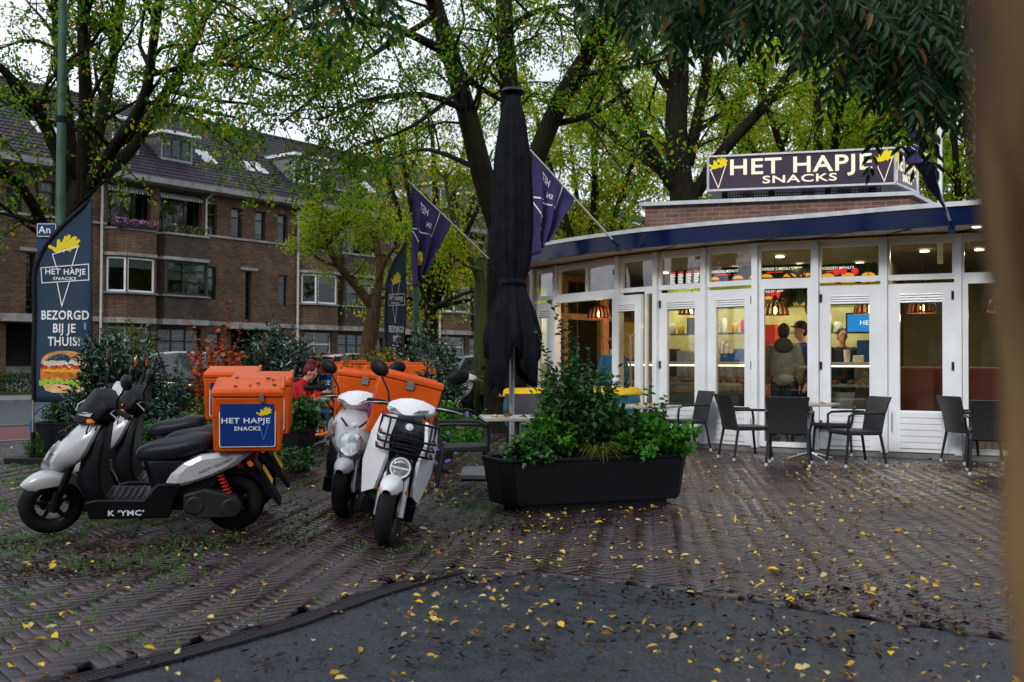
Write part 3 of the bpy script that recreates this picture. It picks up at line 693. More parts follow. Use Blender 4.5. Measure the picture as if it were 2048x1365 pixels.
def door_leaf(a,b,z0=.08,z1=ZT-.05,handle=None,vent=True,name='door'):
    d=(b-a); L=d.length; u=d/L; n=Vector((u.y,-u.x,0)); st=.15
    g0=.64; g1=2.1; v1=2.24
    w=wallseg(MB(),a,b,z0,z1,[(st,L-st,g0,v1)],.06,back=True)
    zz=[.12,.2,.29,.38,.47,.56]
    w=w.build(name,'white_paint',bar,world=True,bevel=.003)
    q=MB()
    for k in range(6):                       # horizontal boards in the lower panel, standing just proud
        za=.13+k*.083; q.box(((a+b)/2+n*.008+Vector((0,0,za+.039)))[:],(L-2*st,.02,.076),rot=Matrix.Rotation(math.atan2(u.y,u.x),3,'Z'))
    q.build('boarding','white_paint',w,world=True,bevel=.003)
    q=MB(); o=.03; Zv=lambda z: Vector((0,0,z)); A=a+u*(st-.01)-n*o; B=b-u*(st-.01)-n*o
    q.quad(A+Zv(g0),B+Zv(g0),B+Zv(g1),A+Zv(g1)); q.build('pane','shop_glass',w,world=True)
    if vent:
        q=MB()
        for k in range(4): q.box(((a+b)/2-n*.012+Zv(g1+.022+k*.034))[:],(L-2*st,.03,.024),rot=Matrix.Rotation(math.atan2(u.y,u.x),3,'Z')@Matrix.Rotation(R(-14),3,'X'))
        q.build('vent_louvre','white_paint',w,world=True)
        q=MB(); q.box(((a+b)/2-n*.04+Zv((g1+v1)/2))[:],(L-2*st,.02,v1-g1),rot=Matrix.Rotation(math.atan2(u.y,u.x),3,'Z')); q.build('vent_box','dark_vent',w,world=True)
    return w,u,n
def hinges(w,p,n,zs=(.42,1.25,2.2)):
    for z in zs: MB().box((p+n*.015+Vector((0,0,z)))[:],(.022,.03,.11)).build('hinge','hinge_black',w,world=True)
P=NODE
# transom lights, whole length
for i in range(1,len(P)-1):
    wwin(P[i],P[i+1],ZT,ZS-.03,name='transom_window',fr=.075,xs=(.5,) if i==2 else ())
wwin(P[0],P[1],.08,ZS-.03,name='window',zs=(.8,),fr=.05)
w,u,n=door_leaf(P[1]+(P[2]-P[1])*.04,P[2]-(P[2]-P[1])*.1); hinges(w,P[1]+(P[2]-P[1])*.08,n)
# bay 2: open service doorway with a door swung outwards
a=P[2];b=P[3]
# doorway frame
mb=MB(); mb.beam(a+Vector((0,0,ZT-.03)),b+Vector((0,0,ZT-.03)),.1,.1); mb.build('lintel','white_paint',bar,world=True)
d1=FX(1278); hng=FX(1292)
wwin(FX(1289),P[4],.08,ZT,name='window',fr=.04)
ud=Vector((-.30,-.95,0)).normalized(); tip=FX(1225)+Vector((-.02,-.12,0))
hp=FX(1286)+Vector((-.05,-.1,0))
w,u,n=door_leaf(tip,hp); 
q=MB(); q.tube([tip+u*.5*0+u*(hp-tip).length*.8+n*.0+Vector((0,0,1.72)),tip+u*(hp-tip).length*.8+n*.09+Vector((0,0,1.72)),tip+u*(hp-tip).length*.8+n*.09+Vector((0,0,.75)),tip+u*(hp-tip).length*.8+Vector((0,0,.75))],.014,8); q.build('handle','steel',w,world=True)
for i,hl in ((4,0),(5,1),(7,0),(8,1)):
    a=P[i]; b=P[i+1]; d=(b-a).normalized()
    w,u,n=door_leaf(a+d*.05,b-d*.05)
    hinges(w,(a+d*.07) if hl==0 else (b-d*.07),n)
    if hl==1:
        q=MB(); q.tube([a+d*.1+n*.01+Vector((0,0,.62)),a+d*.1+n*.05+Vector((0,0,.6)),a+d*.1+n*.05+Vector((0,0,.36)),a+d*.1+n*.01+Vector((0,0,.34))],.006,6); q.build('handle','steel',w,world=True)
wwin(P[6]+(P[7]-P[6]).normalized()*.05,P[7]-(P[7]-P[6]).normalized()*.05,.08,ZT,fr=.07)
wwin(P[9]+(P[10]-P[9]).normalized()*.05,P[10],.08,ZT,fr=.07)
# fascia
FA=[(-.25,19.55),(.29,18.85),(.95,17.75),(1.61,16.85),(2.09,16.3),(3.05,15.45),(4.12,14.72),(5.0,14.0),(5.94,13.38),(7.3,12.6),(9.2,11.7)]
FA=[Vector((x,y,0)) for x,y in FA]
def smooth(pts,k=4):
    out=[]
    for i in range(len(pts)-1):
        p0=pts[max(0,i-1)];p1=pts[i];p2=pts[i+1];p3=pts[min(len(pts)-1,i+2)]
        for j in range(k):
            t=j/k; out.append(.5*((2*p1)+(p2-p0)*t+(2*p0-5*p1+4*p2-p3)*t*t+(3*p1-p0-3*p2+p3)*t**3))
    out.append(pts[-1]); return out
FS=smooth(FA); ZB=3.03; ZF=3.26
INN=Vector((.5,.86,0))
def ribbon(mb,pts,prof):
    rings=[]
    for i,p in enumerate(pts):
        a=pts[max(0,i-1)];b=pts[min(len(pts)-1,i+1)]; d=(b-a).normalized(); n=Vector((d.y,-d.x,0))
        rings.append([p+n*o+Vector((0,0,z)) for o,z in prof])
    return mb.loft(rings)
mb=MB(); ribbon(mb,FS,[(0,ZB),(0,ZF),(-.08,ZF),(-.08,ZB)]); mb.build('fascia','blue_gloss',bar,world=True,smooth=30)
mb=MB(); ribbon(mb,FS,[(.03,ZF+.004),(.03,ZF+.065),(-.2,ZF+.065),(-.2,ZF+.004)]); mb.build('roof_trim','coping_metal',bar,world=True,smooth=30)
BK=Vector((3.4,24.2,0)); BK2=Vector((14.0,19.5,0)); 
mb=MB(); outl=[p for p in FS]+[BK2,BK+Vector((-.6,.6,0))]
nn=len(outl)
mb.add([p+Vector((0,0,ZB+.02)) for p in outl],[tuple(range(nn-1,-1,-1))]); mb.build('soffit','soffit_paint',bar,world=True)
mb=MB(); mb.add([p+Vector((0,0,ZF+.03)) for p in outl],[tuple(range(nn))]); mb.build('roof','roof_gravel',bar,world=True)
# soffit joints and spots
for px in (1318,1512,1629,1769,1915):
    mb=MB(); p=FX(px); dn=min(FS,key=lambda q:(q-p-Vector((.3,-.9,0))).length); mb.beam(p+Vector((0,0,ZB+.012)),dn+Vector((0,0,ZB+.012)),.012,.01)
    mb.build('soffit_joint','dark_vent',bar,world=True)
for px,lit in ((1272,0),(1425,0),(1560,1),(1700,0),(1816,0),(1950,1)):
    p=FX(px)+Vector((-.15,-.42,ZB+.008)); q=MB(); q.cyl(p,p+Vector((0,0,.02)),.055,n=16); q.build('downlight','spot_lit' if lit else 'steel',bar,world=True)
# left side wall & back wall with windows (seen through the glass)
LW=P[0]
wwin(BK,LW,.08,ZS,name='side_window',fr=.12,fd=.1,xs=(.25,.5,.75),zs=(.72,),mat='timber')
mb=MB(); wallseg(mb,BK2,BK,0,ZS,[],.2); wallseg(mb,P[10],BK2,0,ZS,[],.2); 
mb.build('back_wall','plaster_yellow',bar,world=True)
mb=MB(); fl=[p for p in P]+[BK2,BK]
mb.add([p+Vector((0,0,.06)) for p in fl],[tuple(range(len(fl)))]); mb.build('floor','floor_inside',bar,world=True)
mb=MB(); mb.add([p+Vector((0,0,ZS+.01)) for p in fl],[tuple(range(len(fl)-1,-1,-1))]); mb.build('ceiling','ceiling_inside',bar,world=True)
mb=MB(); mb.tube([LW+Vector((-.1,-.1,0)),LW+Vector((-.1,-.1,3.05))],.06,10); mb.build('drainpipe','navy_post',bar,world=True)
# brick upstand with coping
U0=AT(1290,500,17.7); U1=AT(1820,500,16.45); U0.z=U1.z=0; uu=(U1-U0).normalized(); un=Vector((uu.y,-uu.x,0)); U2=AT(1848,500,17.2);U2.z=0
sidev=(U2-U1).normalized(); U2=U1+sidev*2.2; U3=U0-un*2.6
for nm,(a,b) in (('w1',(U0,U1)),('w2',(U1,U2)),('w3',(U3,U0))): pass
mb=MB(); L=(U1-U0).length
up=bpy.data.objects.new('roof_upstand',None); COL.objects.link(up); up.parent=bar; up.location=U0-bar.location; up.rotation_euler=(0,0,math.atan2(uu.y,uu.x))
im=(Matrix.Translation(U0)@Matrix.Rotation(math.atan2(uu.y,uu.x),4,'Z')).inverted()
l1=im@U1; l2=im@U2; l3=im@U3; l0=Vector((0,0,0))
mb=MB()
for a,b in ((l0,l1),(l1,l2),(l3,l0)): wallseg(mb,a,b,ZF,3.84,[],.1)
mb.build('brick_wall','upstand_brick',up)
mb=MB(); pts=[l3,l0,l1,l2]; ring=[]
for i,p in enumerate(pts):
    o={0:(-.08,0),1:(-.08,-.08),2:(.05,-.08),3:(.08,0)}[i]; ring.append(Vector((p.x+o[0],p.y+o[1],0)))
mb.add([p+Vector((0,0,3.84)) for p in ring]+[p+Vector((0,0,3.90)) for p in ring],[(3,2,1,0),(4,5,6,7),(0,1,5,4),(1,2,6,5),(2,3,7,6),(3,0,4,7)]); mb.build('coping','coping_metal',up)
# roof sign
sign=thing('roof_sign','dark lit sign box on the roof reading HET HAPJE SNACKS with fries cones','sign',(3.3,17.9,4.05))
S0=AT(1416,376,17.8); S1=AT(1790,366,17.0); zb=4.12; H=.56; S0.z=S1.z=0; su=(S1-S0).normalized(); sn=Vector((su.y,-su.x,0)); SLn=(S1-S0).length
S2=AT(1835,380,17.95); S2.z=0; sv=(S2-S1).normalized(); S2L=(S2-S1).length
M('sign_face',(.035,.026,.045),.3,var=.2,vs=2,emit=.35); emis('sign_letters',(1,.9,.68),1.15); emis('sign_fries',(.95,.75,.03),.9); M('sign_edge',(.6,.6,.62),.35,metal=.3)
M('mesh_grid',(.02,.02,.022),.6)
back0=S0-sn*.9; 
mb=MB(); ring=[S0,S1,S2,S0-sn*1.0]
mb.add([p+Vector((0,0,zb)) for p in ring]+[p+Vector((0,0,zb+H)) for p in ring],[(3,2,1,0),(4,5,6,7),(0,1,5,4),(1,2,6,5),(2,3,7,6),(3,0,4,7)]); mb.build('sign_panel','sign_face',sign,world=True)
mb=MB()
for a,b,n in ((S0,S1,sn),(S1,S2,Vector((sv.y,-sv.x,0)))):
    for z in (zb,zb+H): mb.beam(a+n*.01+Vector((0,0,z)),b+n*.01+Vector((0,0,z)),.05,.03)
for p in (S0,S1,S2): mb.beam(p+sn*.01+Vector((0,0,zb)),p+sn*.01+Vector((0,0,zb+H)),.035,.035)
mb.build('sign_edge','sign_edge',sign,world=True)
def logo_on(o,u,L,parent,big,small,both=True):
    fr=frame(o+Vector((0,0,H*.63)),u,(0,0,1)); nrm=fr.to_3x3()@Vector((0,0,1)); fr.translation=fr.translation+nrm*.012
    f=fr.copy(); f.translation=f.translation+u*(L*.50)
    t=textmb('HET HAPJE',big,f,xs=L/2.9*1.22,bold=.016); t.build('lettering','sign_letters',parent,world=True)
    f2=f.copy(); f2.translation=f2.translation+Vector((0,0,-H*.385)); t=textmb('SNACKS',small,f2,xs=L/2.9*1.75,bold=.014); t.build('lettering','sign_letters',parent,world=True)
    c=MB(); y=MB()
    for xx in ([.058,.945]):
        g=f.copy(); g.translation=o+u*(L*xx)+Vector((0,0,H*.5))+nrm*.012; k=L/2.9
        strokes(c,g,[[(-.13*k,.07),(.0,-.24),(.12*k,.13),(-.13*k,.07)]],.012); fries(y,Matrix.Translation(u*0.0)@g@Matrix.Translation((0.0,.1,0))@Matrix.Diagonal((k,1,1,1)),.15,.24)
    c.build('cone_outline','sign_letters',parent,world=True); y.build('fries_emblem','sign_fries',parent,world=True)
logo_on(S0+Vector((0,0,zb)),su,SLn,sign,.36,.17)
logo_on(S1+Vector((0,0,zb)),sv,S2L,sign,.36,.17)
for p in (S0+su*.25-sn*.3,S0+su*1.0-sn*.3,S0+su*1.9-sn*.3,S0+su*2.6-sn*.3): mb=MB(); mb.beam(p+Vector((0,0,3.9)),p+Vector((0,0,zb+.02)),.08,.08,up=(1,0,0)); mb.build('sign_leg','dark_vent',sign,world=True)
# rooftop ventilation behind the grille
vent=thing('roof_ventilator','dark ventilation unit with mesh grille under the roof sign','ventilation',S0-sn*.45+su*1.4+Vector((0,0,3.98)))
mb=MB(); a=S0-sn*.35+su*.2; b=S0-sn*.35+su*(SLn-.2)
for k in range(60): p=a+(b-a)*k/59; mb.beam(p+Vector((0,0,3.99)),p+Vector((0,0,4.35)),.012,.012,up=(1,0,0))
for k in range(8): z=4.0+k*.045; mb.beam(a+Vector((0,0,z)),b+Vector((0,0,z)),.012,.012)
mb.build('grille','mesh_grid',vent,world=True)
mb=MB(); 
for f in (.15,.55,.78,.92): p=a+(b-a)*f-sn*.3; mb.cyl(p+Vector((0,0,3.97)),p+Vector((0,0,4.11)),.12,n=16)
mb.build('duct','steel',vent,world=True)
# ---------------- interior
def off(px,d): 
    p=FX(px); return p+p.normalized()*d*1.12
cnt=thing('serving_counter','glass fronted serving counter inside the snack bar','counter',off(1600,2.4))
c0=off(1240,2.3); c1=off(1500,2.3); c2=off(1760,2.3)
M('counter_front',(.1,.1,.1),.5,var=.3,vs=4); M('food',(.35,.13,.03),.7,var=.6,vs=14); emis('counter_light',(1,.92,.7),3.0)
mb=MB()
for a,b in ((c0,c1),(c1,c2)): mb.beam(a+Vector((0,0,.4)),b+Vector((0,0,.4)),.7,.7); 
mb.build('counter_body','counter_front',cnt,world=True)
mb=MB()
for a,b in ((c0,c1),(c1,c2)):
    for z in (1.28,.92): mb.beam(a+Vector((0,0,z)),b+Vector((0,0,z)),.6,.04)
mb.build('counter_top','tile_white',cnt,world=True)
mb=MB()
for a,b in ((c0,c1),(c1,c2)): mb.beam(a+Vector((0,0,1.235)),b+Vector((0,0,1.235)),.05,.03)
mb.build('light_strip','counter_light',cnt,world=True)
rs=np.random.RandomState(4); mb=MB()
for k in range(70):
    f=rs.rand(); p=(c0+(c1-c0)*f) if k%2 else (c1+(c2-c1)*f); mb.ell(p+Vector((rs.normal()*.05,rs.uniform(-.2,0),.97)),(rs.uniform(.04,.1),rs.uniform(.04,.1),.04),6,4)
mb.build('snack_food','food',cnt,world=True)
mb=MB()
for a,b in ((c0,c1),(c1,c2)):
    d=(b-a).normalized(); n=Vector((d.y,-d.x,0))*.36; mb.quad(a+n+Vector((0,0,.76)),b+n+Vector((0,0,.76)),b+n+Vector((0,0,1.27)),a+n+Vector((0,0,1.27)))
mb.build('glass_front','shop_glass',cnt,world=True)
# things on the counter: cups, till, bins
M('cup_white',(.7,.7,.68),.5); M('box_blue',(.01,.07,.25),.5); M('box_yellow',(.6,.4,.04),.5); M('red_box',(.5,.03,.02),.4); M('box_orange',(.6,.15,.02),.5); M('card',(.35,.22,.12),.8)
def item(name,label,cat,px,d,z,dims,mat,group=None,mb=None):
    p=off(px,d); o=thing(name,label,cat,(p.x,p.y,z),group=group) if False else None
    m=mb or MB().box((0,0,dims[2]/2),dims,top=.94); ob=m.build(name,mat,None,bevel=.006); ob.location=(p.x,p.y,z); ob.rotation_euler=(0,0,-.5); return tag(ob,label,cat,group)
for k,px in enumerate((1436,1444,1452,1461)):
    m=MB(); 
    for j in range(4+(k*3)%4): m.lathe([(.028,j*.045),(.038,j*.045+.09),(.034,j*.045+.09)],10)
    item('cup_stack','%s stack of white cups on the counter behind the second glazed door'%('first','second','third','rightmost')[k],'cups',px,2.4,1.3,(.1,.1,.3),'cup_white',mb=m,group='stacked cups on the counter')
item('cash_register','small till with pale screen on the counter behind the second door','till',1458,2.15,1.3,(.26,.2,.14),'box_blue')
item('storage_box','blue box on the counter beside the till','box',1484,2.4,1.3,(.24,.2,.22),'box_blue')
item('storage_box','yellow box on the counter below the cups','box',1430,2.2,1.3,(.14,.2,.13),'box_yellow')
item('paper_cup','white and brown cup on the counter in front of the man at the till','cup',1694,2.2,1.3,(.09,.09,.2),'cup_white',mb=MB().lathe([(.045,0),(.055,.2),(.05,.2)],14))
item('napkin_box','cream napkin box on the counter in the right glazed door','box',1718,2.2,1.3,(.18,.14,.11),'tile_white')
item('display_case','tall blue display stand on the right end of the counter','stand',1735,2.5,1.3,(.3,.3,.36),'box_blue')
item('vending_fridge','red drinks fridge beside the customer in the grey hoodie','fridge',1531,3.4,.06,(.5,.5,1.9),'red_box')
# kitchen wall, menu boards
k0=off(1335,4.1); k1=off(1500,4.1); k2=off(1800,4.3)
mb=MB()
for a,b in ((k0,k1),(k1,k2)): wallseg(mb,a,b,.06,2.3,[],.1)
mb.build('kitchen_wall','tile_yellow',bar,world=True)
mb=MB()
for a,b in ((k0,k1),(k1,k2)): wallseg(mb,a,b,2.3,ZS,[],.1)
mb.build('kitchen_wall','plaster_green',bar,world=True)  # green wall; its tone also paints in tree reflections of the transoms
emis('menu_text',(1,.95,.85),1.2); emis('menu_red',(.9,.05,.03),1.0); emis('bun',(1,.42,.05),1.0); emis('patty',(.25,.05,.01),.8); emis('salad',(.3,.6,.05),.9); M('menu_black',(.015,.02,.012),.3)
def menu(pa,pb,za,zb_,kind,label):
    p=off(pa,3.1); q=off(pb,3.1); u=(q-p).normalized(); n=Vector((u.y,-u.x,0)); L=(q-p).length
    t=thing('menu_board',label,'menu board',(p.x,p.y,za),group='menu boards above the counter')
    m=MB(); m.beam((p+q)/2-u*(L/2-.01)+Vector((0,0,(za+zb_)/2)),(p+q)/2+u*(L/2-.01)+Vector((0,0,(za+zb_)/2)),.05,zb_-za); m.build('board','menu_black',t,world=True)
    fr=frame(p+n*.03+Vector((0,0,za)),u,(0,0,1)); h=zb_-za
    m=MB(); b=MB(); pt=MB(); s=MB(); r=MB()
    if kind==0:
        for c in range(4):
            for k in range(7): strokes(m,fr,[[(L*(.08+.24*c),h*(.78-.1*k)),(L*(.17+.24*c+random.uniform(0,.05)),h*(.78-.1*k))]],.018)
            strokes(r,fr,[[(L*(.1+.24*c),h*.9),(L*(.2+.24*c),h*.9)]],.03)
    else:
        textmb('VOORDEELMENU\u2019S',h*.2,fr@Matrix.Translation((L*.28,h*.78,0)),1.0,.01).xf(Matrix()).build('lettering','menu_text',t,world=True)
        strokes(r,fr,[[(L*.12,h*.62),(L*.42,h*.62)]],.02)
        for c in ((.1,.58,.92) if kind==1 else (.15,.5,.85)):
            cx=L*c; cy=h*.3; w=h*.32
            b.prism([(cx+w*math.cos(a*pi/10),cy+.02+w*.55*math.sin(a*pi/10)) for a in range(11)],fr.translation,fr.to_3x3()@Vector((1,0,0)),fr.to_3x3()@Vector((0,1,0)),.004)
            strokes(pt,fr,[[(cx-w,cy-.005),(cx+w,cy-.005)]],.05); strokes(s,fr,[[(cx-w*1.1,cy-.04),(cx+w*1.1,cy-.04)]],.02); strokes(b,fr,[[(cx-w*.9,cy-.07),(cx+w*.9,cy-.07)]],.04)
        if kind==2:
            for c in (.3,.42,.62): r.prism([(L*c+.06*math.cos(a*pi/6),h*.6+.06*math.sin(a*pi/6)) for a in range(12)],fr.translation,fr.to_3x3()@Vector((1,0,0)),fr.to_3x3()@Vector((0,1,0)),.004)
    for mm,nm,mt in ((m,'menu_lines','menu_text'),(b,'burger_bun','bun'),(pt,'burger_patty','patty'),(s,'burger_salad','salad'),(r,'menu_heading','menu_red')):
        if mm.v: mm.build(nm,mt,t,world=True)
menu(1338,1404,2.68,2.99,0,'dark menu board with columns of white text, leftmost above the counter')
menu(1420,1520,2.66,3.0,1,'dark menu board with burgers seen above the second glazed door')
menu(1524,1622,2.66,3.0,1,'dark menu board with burgers behind the hanging plant')
menu(1524,1610,2.28,2.6,2,'lower menu board with burgers above the customers')
menu(1640,1755,2.64,2.98,2,'dark menu board with red badges above the television')
tv=thing('television','blue lit screen on the wall behind the man at the till','television',off(1712,3.6)+Vector((0,0,1.95)))
p=off(1692,3.5);q=off(1760,3.5); u=(q-p).normalized(); n=Vector((u.y,-u.x,0)); emis('screen_blue',(.02,.3,.75),1.0)
MB().beam(p+Vector((0,0,1.98)),q+Vector((0,0,1.98)),.05,.36).build('television_body','menu_black',tv,world=True)
MB().beam(p+n*.028+u*.03+Vector((0,0,1.98)),q+n*.028-u*.03+Vector((0,0,1.98)),.01,.3).build('screen','screen_blue',tv,world=True)
textmb('HET',.11,frame(p+n*.036+u*(q-p).length*.62+Vector((0,0,1.98)),u,(0,0,1)),1.1,.01).build('lettering','menu_text',tv,world=True)
# pendant lamps
def pendant():
    t=thing('pendant_lamp','x','lamp',(0,0,0),group='slatted pendant lamps inside the snack bar')
    m=MB()
    for k in range(16):
        a=2*pi*k/16; pts=[]
        for j in range(7):
            th=j/6*pi/2; r=.05+.16*math.sin(th); z=.22*math.cos(th)+.02; pts.append((r*math.cos(a),r*math.sin(a),z))
        for c,d in zip(pts[:-1],pts[1:]): m.beam(c,d,.035,.008,up=(math.cos(a),math.sin(a),.6))
    m.torus((0,0,.02),.21,.01,(0,0,1),24,6); m.lathe([(.045,.22),(.05,.26),(.02,.32)],12); m.build('lamp_shade','lamp_wood',t)
    MB().ell((0,0,.09),(.03,.03,.055),10,8).build('bulb','bulb',t)
    MB().cyl((0,0,.3),(0,0,.88),.006,n=6).build('cord','dark_vent',t)
    L=bpy.data.lights.new('lamp_light','POINT'); L.energy=9; L.color=(1,.6,.28); L.shadow_soft_size=.06; lo=bpy.data.objects.new('lamp_light',L); COL.objects.link(lo); lo.location=(0,0,-.05); lo.parent=t
    return t
pl=None
for px,dd,lab in ((1198,.9,'slatted wooden pendant lamp hanging in the open doorway'),(1383,1.0,'slatted wooden pendant lamp behind the first closed glazed door'),(1550,1.0,'slatted pendant lamp above the customer in the grey hoodie'),(1737,1.0,'slatted pendant lamp in front of the blue television'),(1845,1.0,'slatted pendant lamp behind the rightmost glazed door'),(2006,1.0,'pendant lamp glowing in the window at the right edge'),(1075,1.2,'pendant lamp at the far left end of the snack bar'),(1136,2.6,'small pendant lamp at the back of the open doorway')):
    p=off(px,dd); p.z=2.05 if px<1500 else 2.0
    if pl is None: pl=pendant(); o=pl
    else: o=dup(pl)
    o.location=p; o['label']=lab
for px,dd in ((1330,3.4),(1470,3.3),(1600,3.2),(1720,3.3),(1560,1.8),(1850,1.8),(1960,1.9)):  # the spot behind the rightmost door is added as interior fill light
    p=off(px,dd); q=MB(); q.cyl((0,0,0),(0,0,.02),.07,n=14); o=q.build('ceiling_spot','spot_lit',bar); o.location=Vector((p.x,p.y,ZS-.03))-bar.location
    L=bpy.data.lights.new('spot_light','AREA'); L.energy=34; L.size=.3; L.color=(1,.84,.5); lo=bpy.data.objects.new('spot_light',L); COL.objects.link(lo); lo.location=(0,0,-.04); lo.parent=o
M('kit_steel',(.25,.25,.26),.35,metal=.7,var=.3); M('kit_dark',(.03,.03,.035),.4); M('kit_green',(.05,.16,.04),.6); M('kit_white',(.6,.6,.55),.5,var=.2)
rs=np.random.RandomState(77); k_=0
for px in (1340,1356,1372,1388,1424,1440,1462,1480,1496,1528,1650,1668,1722,1744):
    h=rs.uniform(.2,.55); w_=rs.uniform(.2,.42); m_=('kit_steel','kit_dark','kit_white','kit_dark','kit_steel','kit_green')[rs.randint(6)]; p=off(px,3.45)
    m=MB(); m.box((0,0,h/2),(w_,.3,h),top=.95); m.box((0,-.16,h*.6),(w_*.7,.02,h*.35)); m.cyl((w_*.3,-.16,h*.2),(w_*.3,-.19,h*.2),.02,n=10); o=m.build('kitchen_appliance',m_,bevel=.008); o.location=(p.x,p.y,1.02); o.rotation_euler=(0,0,-.5)
    tag(o,('steel appliance','dark appliance','white appliance')[0 if m_=='kit_steel' else 1 if m_=='kit_dark' else 2]+' on the back counter, %s from the left'%('first','second','third','fourth','fifth','sixth','seventh','eighth','ninth','tenth','eleventh','twelfth','thirteenth','fourteenth')[k_],'appliance','appliances on the back counter'); k_+=1
mb=MB()
for a,b in ((off(1335,3.6),off(1500,3.6)),(off(1500,3.6),off(1765,3.7))): mb.beam(a+Vector((0,0,.5)),b+Vector((0,0,.5)),.5,1.02); mb.beam(a+Vector((0,0,1.82)),b+Vector((0,0,1.82)),.3,.03)
o=mb.build('back_counter','kit_steel'); tag(o,'steel back counter and shelf along the kitchen wall','counter')
for k,px in enumerate((1345,1362,1382,1430,1447,1470,1488,1660,1676)):
    p=off(px,3.55); h=rs.uniform(.12,.28); o=MB().lathe([(.05,0),(.07,h*.7),(.05,h),(0,h)],12).build('storage_tub',('kit_white','box_yellow','red_box','kit_green')[k%4],smooth=40); o.location=(p.x,p.y,1.835)
    tag(o,'%s tub on the shelf above the back counter, %s from the left'%(('white','yellow','red','green')[k%4],('first','second','third','fourth','fifth','sixth','seventh','eighth','ninth')[k]),'tub','tubs on the kitchen shelf')
for k,(px,zz,w_,h_,m_) in enumerate(((1262,1.7,.5,.7,'box_yellow'),(1395,1.95,.4,.3,'kit_dark'))):
    p=off(px,2.9); o=MB().box((0,0,0),(w_,.03,h_)).build('wall_poster',m_); o.location=(p.x,p.y,zz); o.rotation_euler=(0,0,-.6); tag(o,('yellow poster inside beside the open door','dark framed picture inside behind the first closed door')[k],'poster')
# a partition behind the right-hand seating, timber posts in the doorway
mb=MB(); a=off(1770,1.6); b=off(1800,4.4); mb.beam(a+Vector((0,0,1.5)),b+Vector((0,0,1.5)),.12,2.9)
mb.build('partition','house_brick_dark',bar,world=True)  # brick toned dark to paint in interior shade and brick reflections
for px,dd in ((1212,1.6),(1150,2.6)): p=off(px,dd); mb=MB(); mb.beam(p+Vector((0,0,.06)),p+Vector((0,0,ZS)),.1,.1,up=(1,0,0)); mb.build('timber_post','timber',bar,world=True)
bench=[]
M('seat_red',(.09,.022,.014),.6,var=.25)
for k,(px,dd) in enumerate(((1800,1.1),(1850,1.5),(1960,1.2))):
    p=off(px,dd); m=MB(); m.box((0,0,.45),(.9,.45,.12)); m.box((0,.22,.8),(.9,.1,.75)); o=m.build('seat_bench','seat_red',bevel=.03); o.location=(p.x,p.y,.06); o.rotation_euler=(0,0,-.5); m2=MB()
    for x in (-.4,.4):
        for y in (-.18,.18): m2.box((x,y,.2),(.05,.05,.4))
    m2.build('leg','dark_vent',o)
    tag(o,('brown red bench inside left of the rightmost door','brown red bench inside behind the rightmost door','brown red bench inside the window beside the tree trunk')[k],'bench','benches inside the snack bar')
# ================================================================ scooters
M('paint_white',(.68,.7,.73),.22,var=.04,coat=.5); M('paint_silver',(.46,.47,.485),.26,var=.05,coat=.4,metal=.15)
M('plastic_dark',(.004,.0045,.006),.42,var=.3,bump=.1,bs=200,spec=.16); M('plastic_grey',(.018,.025,.035),.4,var=.2,spec=.35)
M('seat_vinyl',(.009,.012,.018),.4,var=.2,bump=.25,bs=90); M('rubber',(.006,.006,.007),.8,var=.3,bump=.3,bs=50)
M('rim_dark',(.02,.02,.022),.4,metal=.5); M('chrome',(.6,.6,.62),.15,metal=1); M('alu',(.35,.35,.36),.4,metal=.8)
M('orange_box',(.62,.085,.005),.42,var=.2,vs=5,bump=.12,bs=250); M('sign_blue',(.008,.035,.19),.35,var=.08); M('letter_white',(.75,.75,.78),.5,var=.02); M('fries_yellow',(.75,.6,.02),.5,var=.05)
M('sticker_purple',(.1,.015,.25),.35,var=.3,vs=12)
M('amber_lens',(.7,.16,.01),.15); M('red_lens',(.45,.01,.01),.15,coat=.5); M('spring_red',(.5,.02,.02),.4); M('plate_yellow',(.6,.35,.03),.5)
M('lens_clear',(.42,.45,.45),.1,var=.6,vs=18,metal=.6,coat=.8); M('mirror_glass',(.5,.53,.55),.05,metal=1); M('engine',(.02,.02,.02),.5,var=.4)
def fairing(levels,flip=1):
    rings=[]
    for z,xn,xb,w in levels:
        h=[(xn,0),(xn-.012,.35*w),(xn-.05,.72*w),(xn-(xn-xb)*.6,.95*w),(xb,w),(xb-.02,.9*w)]
        ring=[Vector((x,y,z)) for x,y in h]+[Vector((x,-y,z)) for x,y in reversed(h[1:])]
        rings.append(ring)
    return rings
def sideshape(pts,y,th,bul=0.02):
    """panel on the side of the body; pts (x,z)"""
    m=MB(); n=len(pts); cx=sum(p[0] for p in pts)/n; cz=sum(p[1] for p in pts)/n
    for s in (1,-1):
        a=[Vector((x,s*(y-th),z)) for x,z in pts]; b=[Vector((x,s*y,z)) for x,z in pts]; c=[Vector((cx+(x-cx)*.7,s*(y+bul),cz+(z-cz)*.7)) for x,z in pts]
        m.loft([a,b,c] if s<0 else [a[::-1],b[::-1],c[::-1]])
    return m
def wheel(parent,cx,R0,S,tw=.055):
    t=MB().torus((cx,0,R0),R0-tw,tw,(0,1,0),40,12,squash=1.12).xf(S).build('tyre','rubber',parent,smooth=60)
    r=MB(); rr=R0-tw*1.75
    r.torus((cx,0,R0),rr,.016,(0,1,0),32,8,squash=2.6)
    r.cyl((cx,-.05,R0),(cx,.05,R0),.035,n=12)
    for k in range(5):
        a=2*pi*k/5+.3; d=Vector((math.cos(a),0,math.sin(a))); c=Vector((cx,0,R0)); r.beam(c+d*.03,c+d*rr,.03,.035,up=(0,1,0))
    r.lathe([(.08,-.055),(.085,-.05),(.085,-.046),(.08,-.046)],20,(cx,0,R0),axis='y')
    r.xf(S).build('rim','rim_dark',parent,smooth=40)
